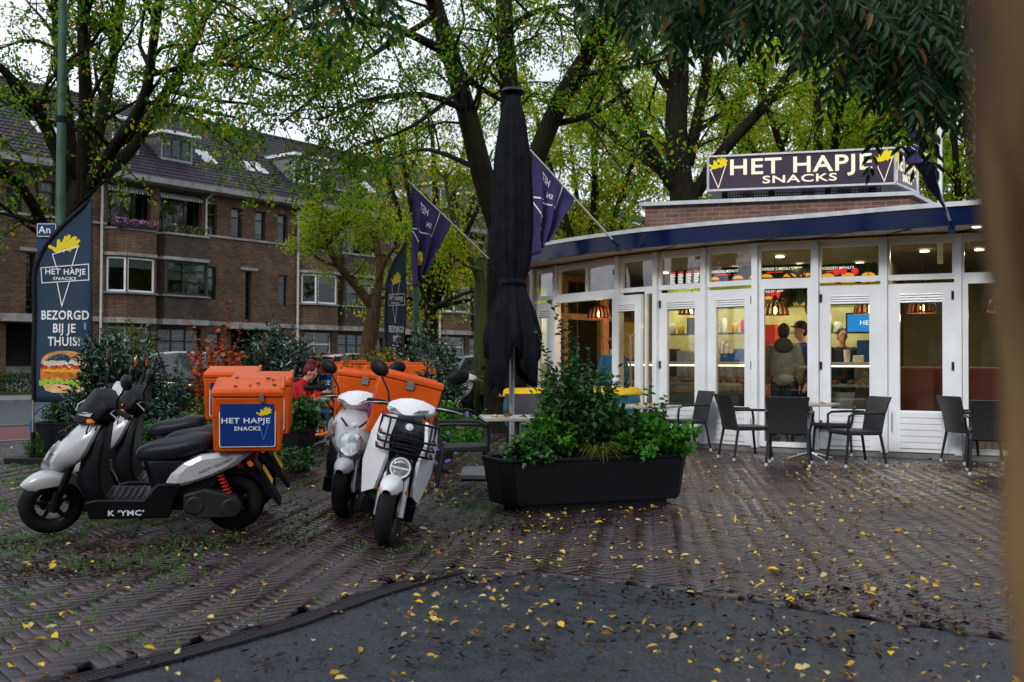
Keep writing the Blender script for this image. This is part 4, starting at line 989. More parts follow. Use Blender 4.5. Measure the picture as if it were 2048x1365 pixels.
def box_letters(parent,fr,s,mirror=False):
    textmb('HET HAPJE',.055*s,fr@Matrix.Translation((-.012*s,.03*s,0)),1.25,.02,.001).build('lettering','letter_white',parent)
    textmb('SNACKS',.042*s,fr@Matrix.Translation((.0,-.028*s,0)),1.15,.02,.001).build('lettering','letter_white',parent)
    y=fries(MB(),fr@Matrix.Translation((.12*s,.075*s,0)),.055*s,.2); y.build('fries_emblem','fries_yellow',parent)
    c=strokes(MB(),fr,[[(.075*s,.03*s),(.115*s,-.11*s),(.165*s,.06*s)]],.004*s); c.build('cone_outline','sign_fries2',parent)
M('sign_fries2',(.05,.3,.5),.4)
def deliverybox(parent,bx,bz,sticker=False,w=.5,d=.52,h=.47):
    q=MB(); 
    q.loft([[Vector((bx+x*w/2*k,y*d/2*k,z)) for x,y in ((-1,-1),(1,-1),(1,1),(-1,1))] for z,k in ((bz,.93),(bz+.02,.96),(bz+h*.7,1.0),(bz+h-.06,1.0))])
    b=q.build('delivery_box','orange_box',parent,bevel=.012,smooth=30)
    q=MB(); q.loft([[Vector((bx+x*w/2*k,y*d/2*k,z)) for x,y in ((-1,-1),(1,-1),(1,1),(-1,1))] for z,k in ((bz+h-.058,1.03),(bz+h-.02,1.03),(bz+h,.97))])
    q.box((bx-w*.49,0,bz+h*.99),(.03,d*.97,.035)); 
    q.build('lid','orange_box',b,bevel=.008,smooth=30)
    q=MB(); q.box((bx-w*.2,d*.53,bz+h-.06),(.03,.015,.06)); q.box((bx+w*.52,0,bz+h-.08),(.015,.06,.07)); q.build('latch','alu',b)
    for s in (1,-1):
        fr=frame((bx,s*(d/2*.985+.002),bz+h*.44),(-s,0,0),(0,0.02*s*-1,1))
        L=.40; Hh=.33
        if sticker:
            q=MB().prism([(-.2,-.12),(.2,-.12),(.2,.14),(-.2,.14)],fr@Vector((0,0,0)),fr.to_3x3()@Vector((1,0,0)),fr.to_3x3()@Vector((0,1,0)),.004); q.build('sticker','sticker_purple',b)
            fries(MB(),fr@Matrix.Translation((.0,.02,.004)),.09,.3).build('fries_emblem','amber_lens',b)
            continue
        def rr(L,H,r,n=5):
            o=[]
            for cx,cy,a0 in ((L/2-r,H/2-r,0),(-L/2+r,H/2-r,pi/2),(-L/2+r,-H/2+r,pi),(L/2-r,-H/2+r,1.5*pi)):
                for k in range(n): a=a0+pi/2*k/(n-1); o.append((cx+r*math.cos(a),cy+r*math.sin(a)))
            return o
        U=fr.to_3x3()@Vector((1,0,0)); Vv=fr.to_3x3()@Vector((0,1,0)); Nn=fr.to_3x3()@Vector((0,0,1))
        MB().prism(rr(L,Hh,.015),fr.translation,U,Vv,.003).build('sign_border','letter_white',b)
        MB().prism(rr(L-.014,Hh-.014,.012),fr.translation+Nn*.003,U,Vv,.002).build('sign_panel','sign_blue',b)
        box_letters(b,fr@Matrix.Translation((0,0,.0065)),1.0)
    return b
def scooter(style,label,contact,heading,lean,steer,box=True,boxz=.66,bodyc='paint_white',cowlc='plastic_dark',fairc='paint_silver',cat='scooter'):
    root=thing('parked_scooter',label,cat,contact,0,'parked delivery scooters'); root.rotation_euler=(-R(lean),0,heading)
    ax=Vector((-.45,0,.9)).normalized(); hp=Vector((.40,0,.7)); S=Matrix.Translation(hp)@Matrix.Rotation(R(steer),4,ax)@Matrix.Translation(-hp); I=Matrix()
    RW=.228
    fw=bpy.data.objects.new('wheel',None); COL.objects.link(fw); fw.parent=root
    rw=bpy.data.objects.new('wheel',None); COL.objects.link(rw); rw.parent=root
    wheel(fw,.65,RW,S); wheel(rw,-.65,RW,I,.06)
    # fender
    q=MB(); rings=[]
    a0,a1=(40,172)
    for k in range(12):
        a=R(a0+(a1-a0)*k/11); rr=RW+.028; wd=.035+.04*math.sin(pi*min(1,(k+1.0)/9)); drop=.045 if 2<k<8 else (.03 if k<9 else .015)
        if k in(0,): rr-=.0; wd=.03
        ring=[]
        for ys,rd in ((-1.0,-drop-.05),(-.95,-drop*.3),(-.6,.012),(0,.022),(.6,.012),(.95,-drop*.3),(1.0,-drop-.05)):
            ring.append(Vector((.65+(rr+rd)*math.cos(a),ys*wd,RW+(rr+rd)*math.sin(a))))
        rings.append(ring)
    q.loft(rings,cap=False,closed=False)
    # rear lower skirt of the fender
    q.xf(S).build('front_fender',bodyc,root,smooth=50,sol=.006,subsurf=1)
    # fork
    q=MB()
    for s in (1,-1): q.cyl((.65,s*.075,RW),(.50,s*.075,.60),.022,.026,n=10); q.cyl((.655,s*.078,RW-.02),(.61,s*.078,.36),.03,n=10)
    q.cyl((.52,0,.52),(.30,0,.92),.03,n=10); q.xf(S).build('fork','alu' if style!='a' else 'plastic_dark',root,smooth=40)
    # inner leg shield and floor
    q=MB(); q.loft(fairing([(.17,.36,.22,.13),(.28,.42,.26,.19),(.42,.47,.29,.205),(.56,.44,.29,.2),(.70,.385,.27,.19),(.80,.34,.25,.15),(.87,.31,.23,.07)])); q.build('leg_shield','plastic_dark' if style!='e' else 'plastic_grey',root,smooth=40)
    q=MB(); prof=[(.36,.16),(.38,.29),(.30,.31),(-.02,.30),(-.12,.42),(-.28,.42),(-.2,.16)]
    q.loft([[Vector((x,s*w,z)) for x,z in prof] for s,w in ((-1,.2),(-1,.17),(1,.17),(1,.2))][::-1]); 
    q.build('floorboard','plastic_dark',root,bevel=.012,smooth=30)
    q=MB()
    for k in range(7): q.box((.24-k*.045,0,.312),(.012,.3,.008))
    q.build('floor_mat','plastic_grey',root)
    if style in 'ad':
        q=MB(); q.loft(fairing([(.475,.685,.60,.045),(.5,.69,.54,.085),(.56,.68,.44,.16),(.64,.635,.38,.2),(.74,.54,.33,.205),(.83,.445,.29,.17),(.885,.38,.28,.10),(.9,.34,.29,.05)]),True)
        q.build('front_fairing',fairc,root,smooth=35,subsurf=1)
        # headlight
        n=Vector((.86,0,.5)).normalized(); o=Vector((.648,0,.59)) ; U=Vector((0,1,0)); Vv=n.cross(U)*-1 if n.cross(U).z<0 else n.cross(U)
        hexp=[(-.055,.105),(.055,.105),(.088,.05),(.075,-.05),(.03,-.1),(-.03,-.1),(-.075,-.05),(-.088,.05)]
        rings=[[o+n*e+U*(x*k)+Vv*(y*k) for x,y in hexp] for e,k in ((-.08,1.0),(.012,1.06),(.02,.98),(.03,.6))]
        if (rings[0][1]-rings[0][0]).cross(rings[0][2]-rings[0][1]).dot(n)<0: rings=[r[::-1] for r in rings]
        MB().loft(rings).build('headlight','lens_clear',root,smooth=30)
        q=MB()
        for s in ((1,-1) if style=='d' else ()):
            q.loft([[Vector((.55,s*.155,.66)),Vector((.49,s*.185,.8)),Vector((.46,s*.2,.76)),Vector((.50,s*.205,.62))],[Vector((.575,s*.158,.665)),Vector((.51,s*.188,.80)),Vector((.478,s*.212,.76)),Vector((.518,s*.215,.62))]])
        if q.v: q.build('indicator','lens_clear',root)
        q=MB(); 
        for s in (1,-1): q.beam((.60,s*.05,.745),(.50,s*.11,.80),.012,.012)
        MBc=q.build('air_slot','plastic_dark',root)
        q=MB(); q.lathe([(.0,.0),(.02,.0),(.022,.004),(.0,.006)],16); q.xf(frame((.548,0,.765),(0,1,0),(-.6,0,.8))); q.build('badge','chrome',root)
    else:
        q=MB(); q.loft(fairing([(.42,.50,.40,.10),(.5,.565,.42,.12),(.6,.56,.40,.125),(.75,.50,.36,.125),(.86,.43,.32,.12),(.9,.38,.30,.08)])); q.build('front_fairing','plastic_grey',root,smooth=30)
        q=MB()
        for s in (1,-1):
            outp=[(.50,.10,.90),(.60,.125,.74),(.60,.10,.60),(.50,.12,.36),(.34,.19,.30),(.27,.235,.52),(.28,.225,.74),(.34,.19,.88)]
            P0=[Vector((x,s*y,z)) for x,y,z in outp]; P1=[Vector((x+.012,s*(y+.022),z)) for x,y,z in outp]
            c=Vector((.43,s*.21,.62)); k=len(P1)
            base=len(q.v); q.add(P0+P1+[c],[( (i),(i+1)%k,k+(i+1)%k,k+i) for i in range(k)]+[(k+i,k+(i+1)%k,2*k) for i in range(k)])
        q.build('side_panel',bodyc,root)
        o=Vector((.585,0,.55)); q=MB(); q.cyl(o-Vector((.1,0,0)),o+Vector((.02,0,.0)),.085,n=28); q.torus(o+Vector((.02,0,0)),.078,.012,(1,0,0),28,8); hl=q.build('headlight','rim_dark',root,smooth=40)
        MB().ell(o+Vector((.015,0,0)),(.02,.066,.066),24,10).build('lens','lens_clear',hl,smooth=60)
        q=MB(); q.torus(o+Vector((.03,0,0)),.068,.008,(1,0,0),28,6); q.box(o+Vector((.035,0,0)),(.01,.13,.012)); q.build('light_ring','letter_white',hl)
        q=MB()      # front carrier
        for z,xx in ((.66,.66),(.71,.66),(.76,.66),(.88,.60)):
            q.tube([(.40,-.20,z+.02),(xx-.05,-.2,z),(xx,-.15,z),(xx,.15,z),(xx-.05,.2,z),(.40,.20,z+.02)],.0085,6)
        for y in (-.15,.15): q.tube([(.66,y,.66),(.66,y,.76),(.60,y,.88)],.0085,6)
        for y in (-.2,.2): q.tube([(.40,y,.66),(.40,y,.9)],.0085,6)
        q.tube([(.665,-.09,.66),(.665,-.1,.80),(.665,.1,.80),(.665,.09,.66)],.008,6)
        q.build('front_carrier','plastic_dark',root,smooth=60)
        q=MB()
        for k in range(6): q.box((.55-.0*k,0,.66+k*.028),(.08,.15,.012))
        q.build('radiator_grille','dark_vent',root)
        q=MB(); q.lathe([(.0,.0),(.026,.0),(.028,.006),(.0,.008)],20); q.xf(frame((.49,0,.835),(0,1,0),(-.5,0,.8))); q.build('badge','chrome',root)
        q=MB()
        for s in (1,-1): q.box((.60,s*.10,.37),(.02,.014,.05))
        q.xf(S).build('reflector','amber_lens',root)
    # cowl
    prof=[(.455,.915),(.40,.985),(.31,1.04),(.205,1.015),(.17,.955),(.23,.875),(.36,.865)] if style!='a' else [(.49,.86),(.455,.94),(.33,1.09),(.19,1.07),(.15,.97),(.21,.84),(.38,.80)]
    rings=[]
    for y,k in ((-.175,.32),(-.15,.55),(-.085,.86),(0,1),(.085,.86),(.15,.55),(.175,.32)):
        rings.append([Vector((.25+(x-.25)*k,y,.965+(z-.965)*k)) for x,z in prof])
    q=MB().loft(rings); q.xf(S); q.build('handlebar_cowl',cowlc,root,smooth=28,bevel=.006)
    for s in (1,-1):
        q=MB(); q.add([Vector((.445,s*.04,.93)),Vector((.377,s*.14,.942)),Vector((.36,s*.148,.968)),Vector((.42,s*.09,.962))] ,[(0,1,2,3) if s>0 else (3,2,1,0)])
        q.xf(Matrix.Translation((.016,0,-.002))); q.xf(S); q.build('position_light','lens_clear',root,sol=.01)
    for s in (1,-1): q=MB(); q.cyl((.235,s*.15,.975),(.205,s*.22,.985),.014,n=8); q.tube([(.205,s*.22,.985),(.195,s*.25,.985),(.165,s*.35,.985),(.163,s*.36,.985)],[.017,.019,.019,.015],10); q.xf(S).build('grip','rubber',root,smooth=60)
    for s in (1,-1): q=MB(); q.tube([(.235,s*.18,.985),(.27,s*.23,.985),(.24,s*.33,.975),(.225,s*.37,.965)],[.006,.006,.0045,.006],6); q.xf(S).build('brake_lever','alu',root,smooth=60)
    for s in (1,-1):
        q=MB(); c=Vector((.17,s*.30,1.235)); q.tube([(.215,s*.185,.99),(.22,s*.20,1.07),(.19,s*.255,1.15),(.175,s*.29,1.21)],.0075,8); st=q.xf(S).build('mirror_stem','plastic_dark',root,smooth=60)
        q=MB(); q.ell((0,0,0),(.03,.085,.058),16,10,rot=Matrix.Rotation(s*.45,3,'X')); q.v=[(min(x,.028) if x>-.006 else -.006,y,z) for x,y,z in q.v]; q.xf(S@Matrix.Translation(c)@Matrix.Rotation(s*.25,4,'Z')); q.build('mirror',"plastic_dark",st,smooth=50)
        q=MB(); q.ell((0,0,0),(.002,.076,.05),16,6,rot=Matrix.Rotation(s*.45,3,'X')); q.xf(S@Matrix.Translation(c)@Matrix.Rotation(s*.25,4,'Z')@Matrix.Translation((-.007,0,0))); q.build('mirror_glass','mirror_glass',st)
    if style=='a':
        for s in (1,-1): MB().ell((.385,s*.125,.90),(.035,.04,.022),12,8).xf(S).build('indicator','amber_lens',root,smooth=180)
    q=MB()
    for s in (1,-1): q.tube([(.30,s*.12,.93),(.36,s*.17,.86),(.40,s*.12,.76)],.005,5)
    q.xf(S).build('cable','rubber',root)
    # seat
    rings=[]
    for x,zb_,zt,w in ((.055,.575,.61,.03),(.04,.555,.64,.07),(-.03,.54,.685,.105),(-.15,.545,.705,.13),(-.25,.56,.715,.14),(-.33,.58,.745,.145),(-.43,.605,.755,.14),(-.485,.63,.74,.115),(-.5,.65,.72,.08)):
        zm=(zb_+zt)/2; rings.append([Vector((x,y*w,z)) for y,z in ((-.8,zb_),(-1,zm-.01),(-.92,zt-.02),(-.5,zt),(0,zt+.006),(.5,zt),(.92,zt-.02),(1,zm-.01),(.8,zb_),(0,zb_))][::1])
    MB().loft(rings).build('seat','seat_vinyl',root,smooth=80,subsurf=1)
    q=MB(); q.loft([[Vector((x,y,z)) for x,y in ((xf,-w*.6),(xf-.05,-w),(xb,-w),(xb,w),(xf-.05,w),(xf,w*.6))] for z,xf,xb,w in ((.2,-.05,-.4,.14),(.36,-.06,-.5,.15),(.5,-.02,-.6,.14),(.57,.0,-.62,.12))]); q.build('body','plastic_dark',root,bevel=.01,smooth=40)
    if style in 'ad': sh=[(-.14,.36),(-.21,.48),(-.30,.56),(-.42,.62),(-.70,.655),(-.80,.645),(-.66,.535),(-.5,.46),(-.34,.405)]
    else: sh=[(.0,.36),(-.1,.52),(-.3,.57),(-.5,.62),(-.82,.66),(-.7,.5),(-.45,.4),(-.2,.33)]
    sideshape(sh,.17,.05,.02).build('side_fairing',bodyc,root,bevel=.004)
    if style=='a':
        for s,txt in ((1,'AGILITY Delivery'),):
            fr=frame((-.53,.1925,.55),(-.93,0,.37),(.37,0,.93)); textmb('aguty Delivery'.upper(),.028,frame((-.53,.1925,.545),(-.92,0,.39),(.39,0,.92)),1.1,.0,.0005).build('lettering','plastic_grey',root)
        textmb('K \u2019YMC\u2019',.055,frame((.1,.2025,.205),(-1,0,.0),(0,0,1)),1.25,.02,.001).build('lettering','letter_white',root)
    # engine, shock, exhaust
    q=MB(); q.loft([[Vector((x,y,z)) for x,z in ((-.3,.2),(-.3,.33),(-.45,.37),(-.68,.31),(-.72,.22),(-.66,.15),(-.4,.15))] for y in (.195,.09)]); q.cyl((-.64,.09,.228),(-.64,.205,.228),.075,n=18); q.cyl((-.38,.09,.25),(-.38,.203,.25),.07,n=18); q.box((-.45,0,.28),(.3,.16,.16)); q.build('engine','engine',root,bevel=.012,smooth=35)
    q=MB(); q.tube([(-.3,-.1,.2),(-.45,-.14,.16),(-.55,-.15,.2)],.018,8); q.tube([(-.5,-.155,.2),(-.56,-.16,.22),(-.85,-.165,.32),(-.88,-.165,.33)],[.03,.05,.05,.03],12); q.build('exhaust','rim_dark',root,smooth=50)
    q=MB(); a=Vector((-.64,.13,.27)); b=Vector((-.53,.13,.52)); q.tube([a,b],.012,8); pts=[a+(b-a)*(.1+.75*k/60)+Vector((math.cos(k*.75)*.026,math.sin(k*.75)*.026,0)) for k in range(61)]; q.tube(pts,.006,6); q.build('rear_shock','spring_red' if style!='e' else 'rim_dark',root,smooth=60)
    q=MB(); q.loft([[Vector((x,s,z)) for x,z in ((-.70,.56),(-.80,.55),(-.90,.40),(-1.0,.22),(-.98,.20),(-.86,.36),(-.74,.47))] for s in (.09,-.09)]); q.build('rear_mudguard','plastic_dark',root,bevel=.006)
    q=MB(); rings=[]
    for k in range(9):
        a=R(30+110*k/8); rings.append([Vector((-.65+(RW+.03)*math.cos(a),y,RW+(RW+.03+e)*math.sin(a))) for y,e in ((-.07,-.03),(-.05,0),(.05,0),(.07,-.03))])
    q.loft(rings,cap=False,closed=False); q.build('wheel_hugger','plastic_dark',root,sol=.006)
    p=MB().prism([(-.06,-.07),(.06,-.07),(.06,.07),(-.06,.07)],(-.895,0,.43),(0,-1,0),(.5,0,.85),.005); p.build('licence_plate','plate_yellow',root)
    MB().box((-.80,0,.60),(.05,.2,.05)).build('tail_light','red_lens',root,bevel=.01)
    for s in (1,-1): q=MB(); q.cyl((-.76,s*.1,.55),(-.78,s*.17,.55),.02,n=10); q.build('indicator','amber_lens',root,smooth=40)
    q=MB()
    for s in (1,-1): q.tube([(-.46,s*.1,.64),(-.5,s*.13,boxz-.015),(-.9,s*.13,boxz-.015),(-.95,s*.08,boxz-.015)],.011,8)
    q.tube([(-.95,-.08,boxz-.015),(-.95,.08,boxz-.015)],.011,8); q.box((-.72,0,boxz-.015),(.3,.3,.012)); q.build('rear_rack','plastic_dark',root)
    q=MB(); q.tube([(-.02,.13,.2),(.02,.2,.1),(.05,.27,.005+.27*math.sin(R(lean)))],.011,8); q.box((.055,.275,.01+.27*math.sin(R(lean))),(.06,.04,.01)); q.build('side_stand','rim_dark',root)
    q=MB(); q.tube([(.36,.1,.95),(.42,.16,.85),(.44,.14,.7),(.5,.09,.55),(.6,.1,.3)],.006,6); q.tube([(.3,-.08,.93),(.44,-.12,.8),(.47,-.1,.6),(.62,-.1,.3)],.005,6); q.xf(S).build('brake_cable','plastic_dark',root)
    if box: deliverybox(root,-.76,boxz,style!='a',h=.53 if style=='e' else .47)
    return root
hA=math.atan2(-.24,-1.25)
cA=(G(105,1070)+G(460,1062))/2+Vector((0,.05,0))
scooter('a','nearest of three scooters side by side, its orange box reading HET HAPJE SNACKS in full',cA,hA,9,22,bodyc='paint_silver')
scooter('a','middle one of the three scooters side by side, its seat behind the nearest seat',cA+Vector((-.16,1.12,0)),hA-.03,7,14,boxz=.70,bodyc='paint_silver')
scooter('a','farthest of the three scooters side by side, its orange box showing at the left behind',cA+Vector((-.75,2.45,0)),hA-.02,6,8,boxz=.74,fairc='paint_white',cowlc='paint_silver')
def place_front(px,py,hd,lean,**k):
    g=G(px,py); c,s=math.cos(hd),math.sin(hd); return g-Vector((c*.65,s*.65,0))
hE=R(-90+9); hD=R(-85)
scooter('e','white scooter with round headlight and black front carrier nearest the camera',place_front(762,1092,hE,10),hE,14,-16,boxz=.67,cowlc='paint_white')
scooter('d','silver white scooter with large hexagonal headlight behind the one with the carrier',place_front(682,1035,hD,8),hD,7,-12,boxz=.72,bodyc='paint_white',cowlc='paint_white')
hM=R(180+25)
scooter('d','white scooter without a box parked between the bushes left of the closed parasol',G(962,846),hM,6,10,box=False,boxz=.66,bodyc='paint_white',cowlc='paint_white')
# ================================================================ terrace furniture
def wickermat():
    m,t,b=_new('wicker'); N=t.nodes; L=t.links
    c=N.new('ShaderNodeTexCoord'); s=N.new('ShaderNodeSeparateXYZ'); L.new(c.outputs['Object'],s.inputs[0])
    a=N.new('ShaderNodeMath'); a.operation='ADD'; L.new(s.outputs[0],a.inputs[0]); L.new(s.outputs[2],a.inputs[1])
    k=N.new('ShaderNodeCombineXYZ'); L.new(s.outputs[1],k.inputs[0]); L.new(a.outputs[0],k.inputs[1])
    br=N.new('ShaderNodeTexBrick'); br.inputs['Color1'].default_value=(.05,.053,.06,1); br.inputs['Color2'].default_value=(.03,.032,.038,1); br.inputs['Mortar'].default_value=(.006,.006,.007,1)
    br.inputs['Scale'].default_value=1; br.inputs['Brick Width'].default_value=.03; br.inputs['Row Height'].default_value=.014; br.inputs['Mortar Size'].default_value=.003
    L.new(k.outputs[0],br.inputs['Vector']); L.new(br.outputs['Color'],b.inputs['Base Color']); b.inputs['Roughness'].default_value=.42
    bp=N.new('ShaderNodeBump'); bp.invert=True; bp.inputs['Strength'].default_value=.8; bp.inputs['Distance'].default_value=.004; L.new(br.outputs['Fac'],bp.inputs['Height']); L.new(bp.outputs[0],b.inputs['Normal'])
wickermat()
M('chair_frame',(.025,.028,.033),.35,var=.15,metal=.3); M('foot_cap',(.6,.6,.62),.4); M('table_top',(.36,.36,.35),.5,var=.25,vs=5,bump=.2); M('stone_slab',(.14,.145,.15),.8,var=.25,bump=.4)
def chair():
    t=thing('wicker_chair','x','chair',(0,0,0),group='black wicker terrace chairs')
    # faces +x ; back at x=-.25
    rings=[]
    for z,x,w in ((.40,-.20,.235),(.50,-.215,.235),(.65,-.245,.24),(.78,-.285,.255),(.865,-.315,.27)):
        rings.append([Vector((x+.02*(1-abs(y)**2)*-1,y*w,z)) for y in (-1,-.5,0,.5,1)]+[Vector((x-.03-.02*(1-abs(y)**2),y*w,z)) for y in (1,.5,0,-.5,-1)])
    MB().loft(rings).build('backrest','wicker',t,bevel=.006,smooth=40)
    q=MB(); q.box((.02,0,.43),(.46,.47,.035)); q.build('seat','wicker',t,bevel=.012,smooth=40)
    q=MB(); q.box((.02,0,.405),(.47,.48,.03)); q.build('seat_frame','chair_frame',t,bevel=.005)
    for sx,sy,sl in ((1,1,.05),(1,-1,.05),(-1,1,-.07),(-1,-1,-.07)):
        x=.22 if sx>0 else -.2; top=.41
        q=MB(); q.tube([(x,sy*.235,top),(x+sl,sy*.26,.03)],[.019,.016],10); l=q.build('leg','chair_frame',t,smooth=50)
        MB().cyl((x+sl*1.03,sy*.261,.0),(x+sl,sy*.26,.035),.0185,n=10).build('foot_cap','foot_cap',l,smooth=50)
    for sy in (1,-1):
        q=MB(); q.tube([(.23,sy*.24,.40),(.245,sy*.27,.52),(.235,sy*.285,.63),(.18,sy*.29,.66),(0,sy*.285,.665),(-.16,sy*.27,.665),(-.25,sy*.25,.66)],.017,10); q.build('armrest','chair_frame',t,smooth=60)
    return t
ch=chair()
def putchair(px,py,deg,label,first=[True]):
    g=G(px,py); o=ch if first[0] else dup(ch); first[0]=False
    o.location=g; o.rotation_euler=(0,0,R(deg)); o['label']=label; return o
# heading degrees: 0 faces right (+x), 90 faces away
putchair(1490,918,12,'wicker chair left of the pedestal table by the right doors, facing right')
putchair(1578,930,72,'wicker chair with its back to the camera in front of the pedestal table')
putchair(1668,908,-112,'wicker chair behind the pedestal table against the white doors, facing the camera')
putchair(1712,931,190,'wicker chair right of the pedestal table, facing left')
putchair(1943,926,10,'wicker chair in the right corner standing behind another one, facing right')
putchair(1985,948,70,'wicker chair at the right edge with its back to the camera beside the tree trunk')
putchair(1372,900,195,'wicker chair standing behind the right end of the long planter')
putchair(1285,884,-80,'wicker chair behind the leafy table above the planter, facing the camera')
putchair(1055,925,-85,'wicker chair behind the grey table next to the parasol, seen through leaves')
putchair(926,978,5,'large looking wicker chair beside the white scooter, left of the long planter')
putchair(605,880,3,'wicker chair the red haired woman sits on')
putchair(668,880,180,'wicker chair opposite the red haired woman at her table')
def table(loc,rz,label,w=.7,round_=False):
    t=thing('terrace_table',label,'table',loc,rz,'square terrace tables')
    MB().box((0,0,.735),(w,w,.03)).build('table_top','table_top',t,bevel=.004)
    q=MB(); q.cyl((0,0,.05),(0,0,.72),.03,n=14); q.box((0,0,.715),(.3,.3,.012)); q.build('pedestal','alu',t,smooth=40)
    q=MB()
    for k in range(4):
        a=pi/4+pi/2*k; d=Vector((math.cos(a),math.sin(a),0)); q.tube([Vector((0,0,.09)),d*.12+Vector((0,0,.075)),d*.36+Vector((0,0,.015))],[.022,.02,.012],8)
    q.build('table_base','chrome',t,smooth=50)
    return t
table(G(1618,920),-.45,'square grey table on a chrome pedestal in front of the right doors')
table(AT(1290,900,13.4)*1.0-Vector((0,0,AT(1290,900,13.4).z)),-.5,'square table with leaves behind the right end of the planter')
table(Vector((.06,10.55,0)),.1,'weathered grey table behind the left end of the planter')
table(Vector(((655-1024)/2162*16,16.0,0)),.05,'table with a red cup in front of the red haired woman')
p=Vector(((632-1024)/2162*15.9,15.9,.75)); o=MB().lathe([(.03,0),(.04,.14),(.042,.15),(.0,.15)],14).build('paper_cup','red_box',smooth=40); o.location=p; tag(o,'red drinks cup standing on the table of the red haired woman','cup')
# table 2m right at edge
# ---------------------------------------------------------------- planters
M('planter_black',(.004,.0045,.006),.5,var=.3,vs=4,bump=.15,bs=200)
def planter(loc,rz,L,Wd,H,label,foot=True):
    t=thing('planter',label,'planter',loc,rz,'black plastic planters')
    def rr(l,w,z,c=.09): return [Vector((x,y,z)) for x,y in ((-l/2+c,-w/2),(l/2-c,-w/2),(l/2,-w/2+c),(l/2,w/2-c),(l/2-c,w/2),(-l/2+c,w/2),(-l/2,w/2-c),(-l/2,-w/2+c))]
    q=MB(); q.loft([rr(L*.93,Wd*.9,.06),rr(L*.945,Wd*.92,.09),rr(L,Wd,H-.03),rr(L+.02,Wd+.02,H-.03),rr(L+.02,Wd+.02,H),rr(L-.06,Wd-.06,H),rr(L-.08,Wd-.08,H-.08)],cap=True); q.build('planter_body','planter_black',t,bevel=.008,smooth=30)
    MB().add(rr(L-.08,Wd-.08,H-.06),[tuple(range(8))]).build('potting_soil','soil',t)
    if foot: MB().loft([rr(L*.8,Wd*.75,0,.05),rr(L*.8,Wd*.75,.07,.05)]).build('planter_foot','planter_black',t)
    return t
a=G(998,1030); b=G(1358,1010); dv=(b-a); Lp=dv.length; rzp=math.atan2(dv.y,dv.x); dn=dv.normalized(); pn=Vector((-dn.y,dn.x,0))
PL=(a+b)/2+pn*.27+Vector((.07,0,0)); 
planter(PL,rzp,1.84,.56,.46,'long black planter overflowing with green plants in front of the terrace')
planter(Vector((-2.62,12.6,0)),.0,.6,.6,.5,'black planter under the leafy plant beside the stacked orange boxes')
pf=G(130,900); planter(Vector((-5.65,14.1,0)),.02,1.05,.5,.48,'black planter with a small conifer behind the left flag banner',False)
planter(Vector((-1.15,13.2,0)),.0,.9,.5,.3,'low planter holding the bush with purple flowers')
# ---------------------------------------------------------------- plants
leafmat('leaf_deep',[(0,(.012,.045,.012)),(.5,(.028,.11,.02)),(.85,(.05,.17,.025)),(1,(.07,.16,.04))],.35,.25,.35)
leafmat('leaf_fresh',[(0,(.02,.1,.01)),(.5,(.04,.2,.015)),(1,(.1,.28,.02))],.4,.35)
leafmat('leaf_gloss',[(0,(.01,.03,.015)),(.5,(.02,.06,.03)),(.8,(.04,.09,.05)),(1,(.14,.2,.16))],.25,.12,.7)
leafmat('leaf_red',[(0,(.12,.015,.01)),(.5,(.4,.07,.02)),(1,(.5,.16,.04))],.4,.35)
leafmat('leaf_yellowgreen',[(0,(.04,.09,.01)),(.5,(.12,.16,.02)),(1,(.3,.25,.03))],.45,.4)
leafmat('petal_purple',[(0,(.2,.12,.5)),(1,(.35,.22,.65))],.5,.3)
leafmat('leaf_conifer',[(0,(.02,.05,.04)),(1,(.06,.11,.09))],.5,.1)
M('stem',(.06,.04,.025),.8); M('stem_red',(.12,.03,.03),.7)
def bush(label,c,r,n,mat,L=.06,Wd=None,seed=0,name='bush',upright=.3,stems=8,cat='bush',group=None,lobes=5,base=None,parent=None,stemmat='stem',ragged=.35,droop=0,curl=.1):
    rs=np.random.RandomState(seed+100); c=Vector(c); base=Vector(base) if base is not None else Vector((c.x,c.y,0))
    t=thing(name,label,cat,base,group=group) if parent is None else parent
    C=np.array(c-base)
    # stems, leaves along them
    P=[];D=[]; q=MB(); 
    ns=max(stems,6)*7
    for i in range(ns):
        u=rnd_unit(rs,1)[0]; u[2]=abs(u[2])*1.0-.25
        k=rs.uniform(.75,1+ragged)*(1 if rs.rand()<.8 else 1.15)
        e=C+u*np.array(r)*k; s0=np.array([rs.normal()*r[0]*.15,rs.normal()*r[1]*.15,0]) if base.z<.01 or True else C
        mid=(s0+e)/2+np.array([u[0]*r[0]*.25,u[1]*r[1]*.25,r[2]*.2])
        if i%3==0: q.tube([Vector(s0),Vector(mid),Vector(e)],[.008,.006,.002],4,cap=False)
        m=max(4,n//ns)
        tt=rs.uniform(.3,1,m)**.7; pts=(1-tt)[:,None]**2*s0+2*((1-tt)*tt)[:,None]*mid+(tt**2)[:,None]*e
        pts+=rs.normal(size=(m,3))*np.array(r)*.09; P.append(pts)
        dd=rnd_unit(rs,m)+u*.7+np.array([0,0,upright-droop]); D.append(dd)
    P=np.concatenate(P);D=np.concatenate(D); n=len(P); P[:,2]=np.maximum(P[:,2],.02-base.z+.0)
    Nn=rnd_unit(rs,n)*.6+np.array([0,-.2,1])
    q.build('stem',stemmat,t); leafcloud('foliage',P,D,Nn,rs.uniform(.65,1.25,n)*L,rs.uniform(.8,1.1,n)*(Wd or L*.55),mat,t,curl=curl)
    return t
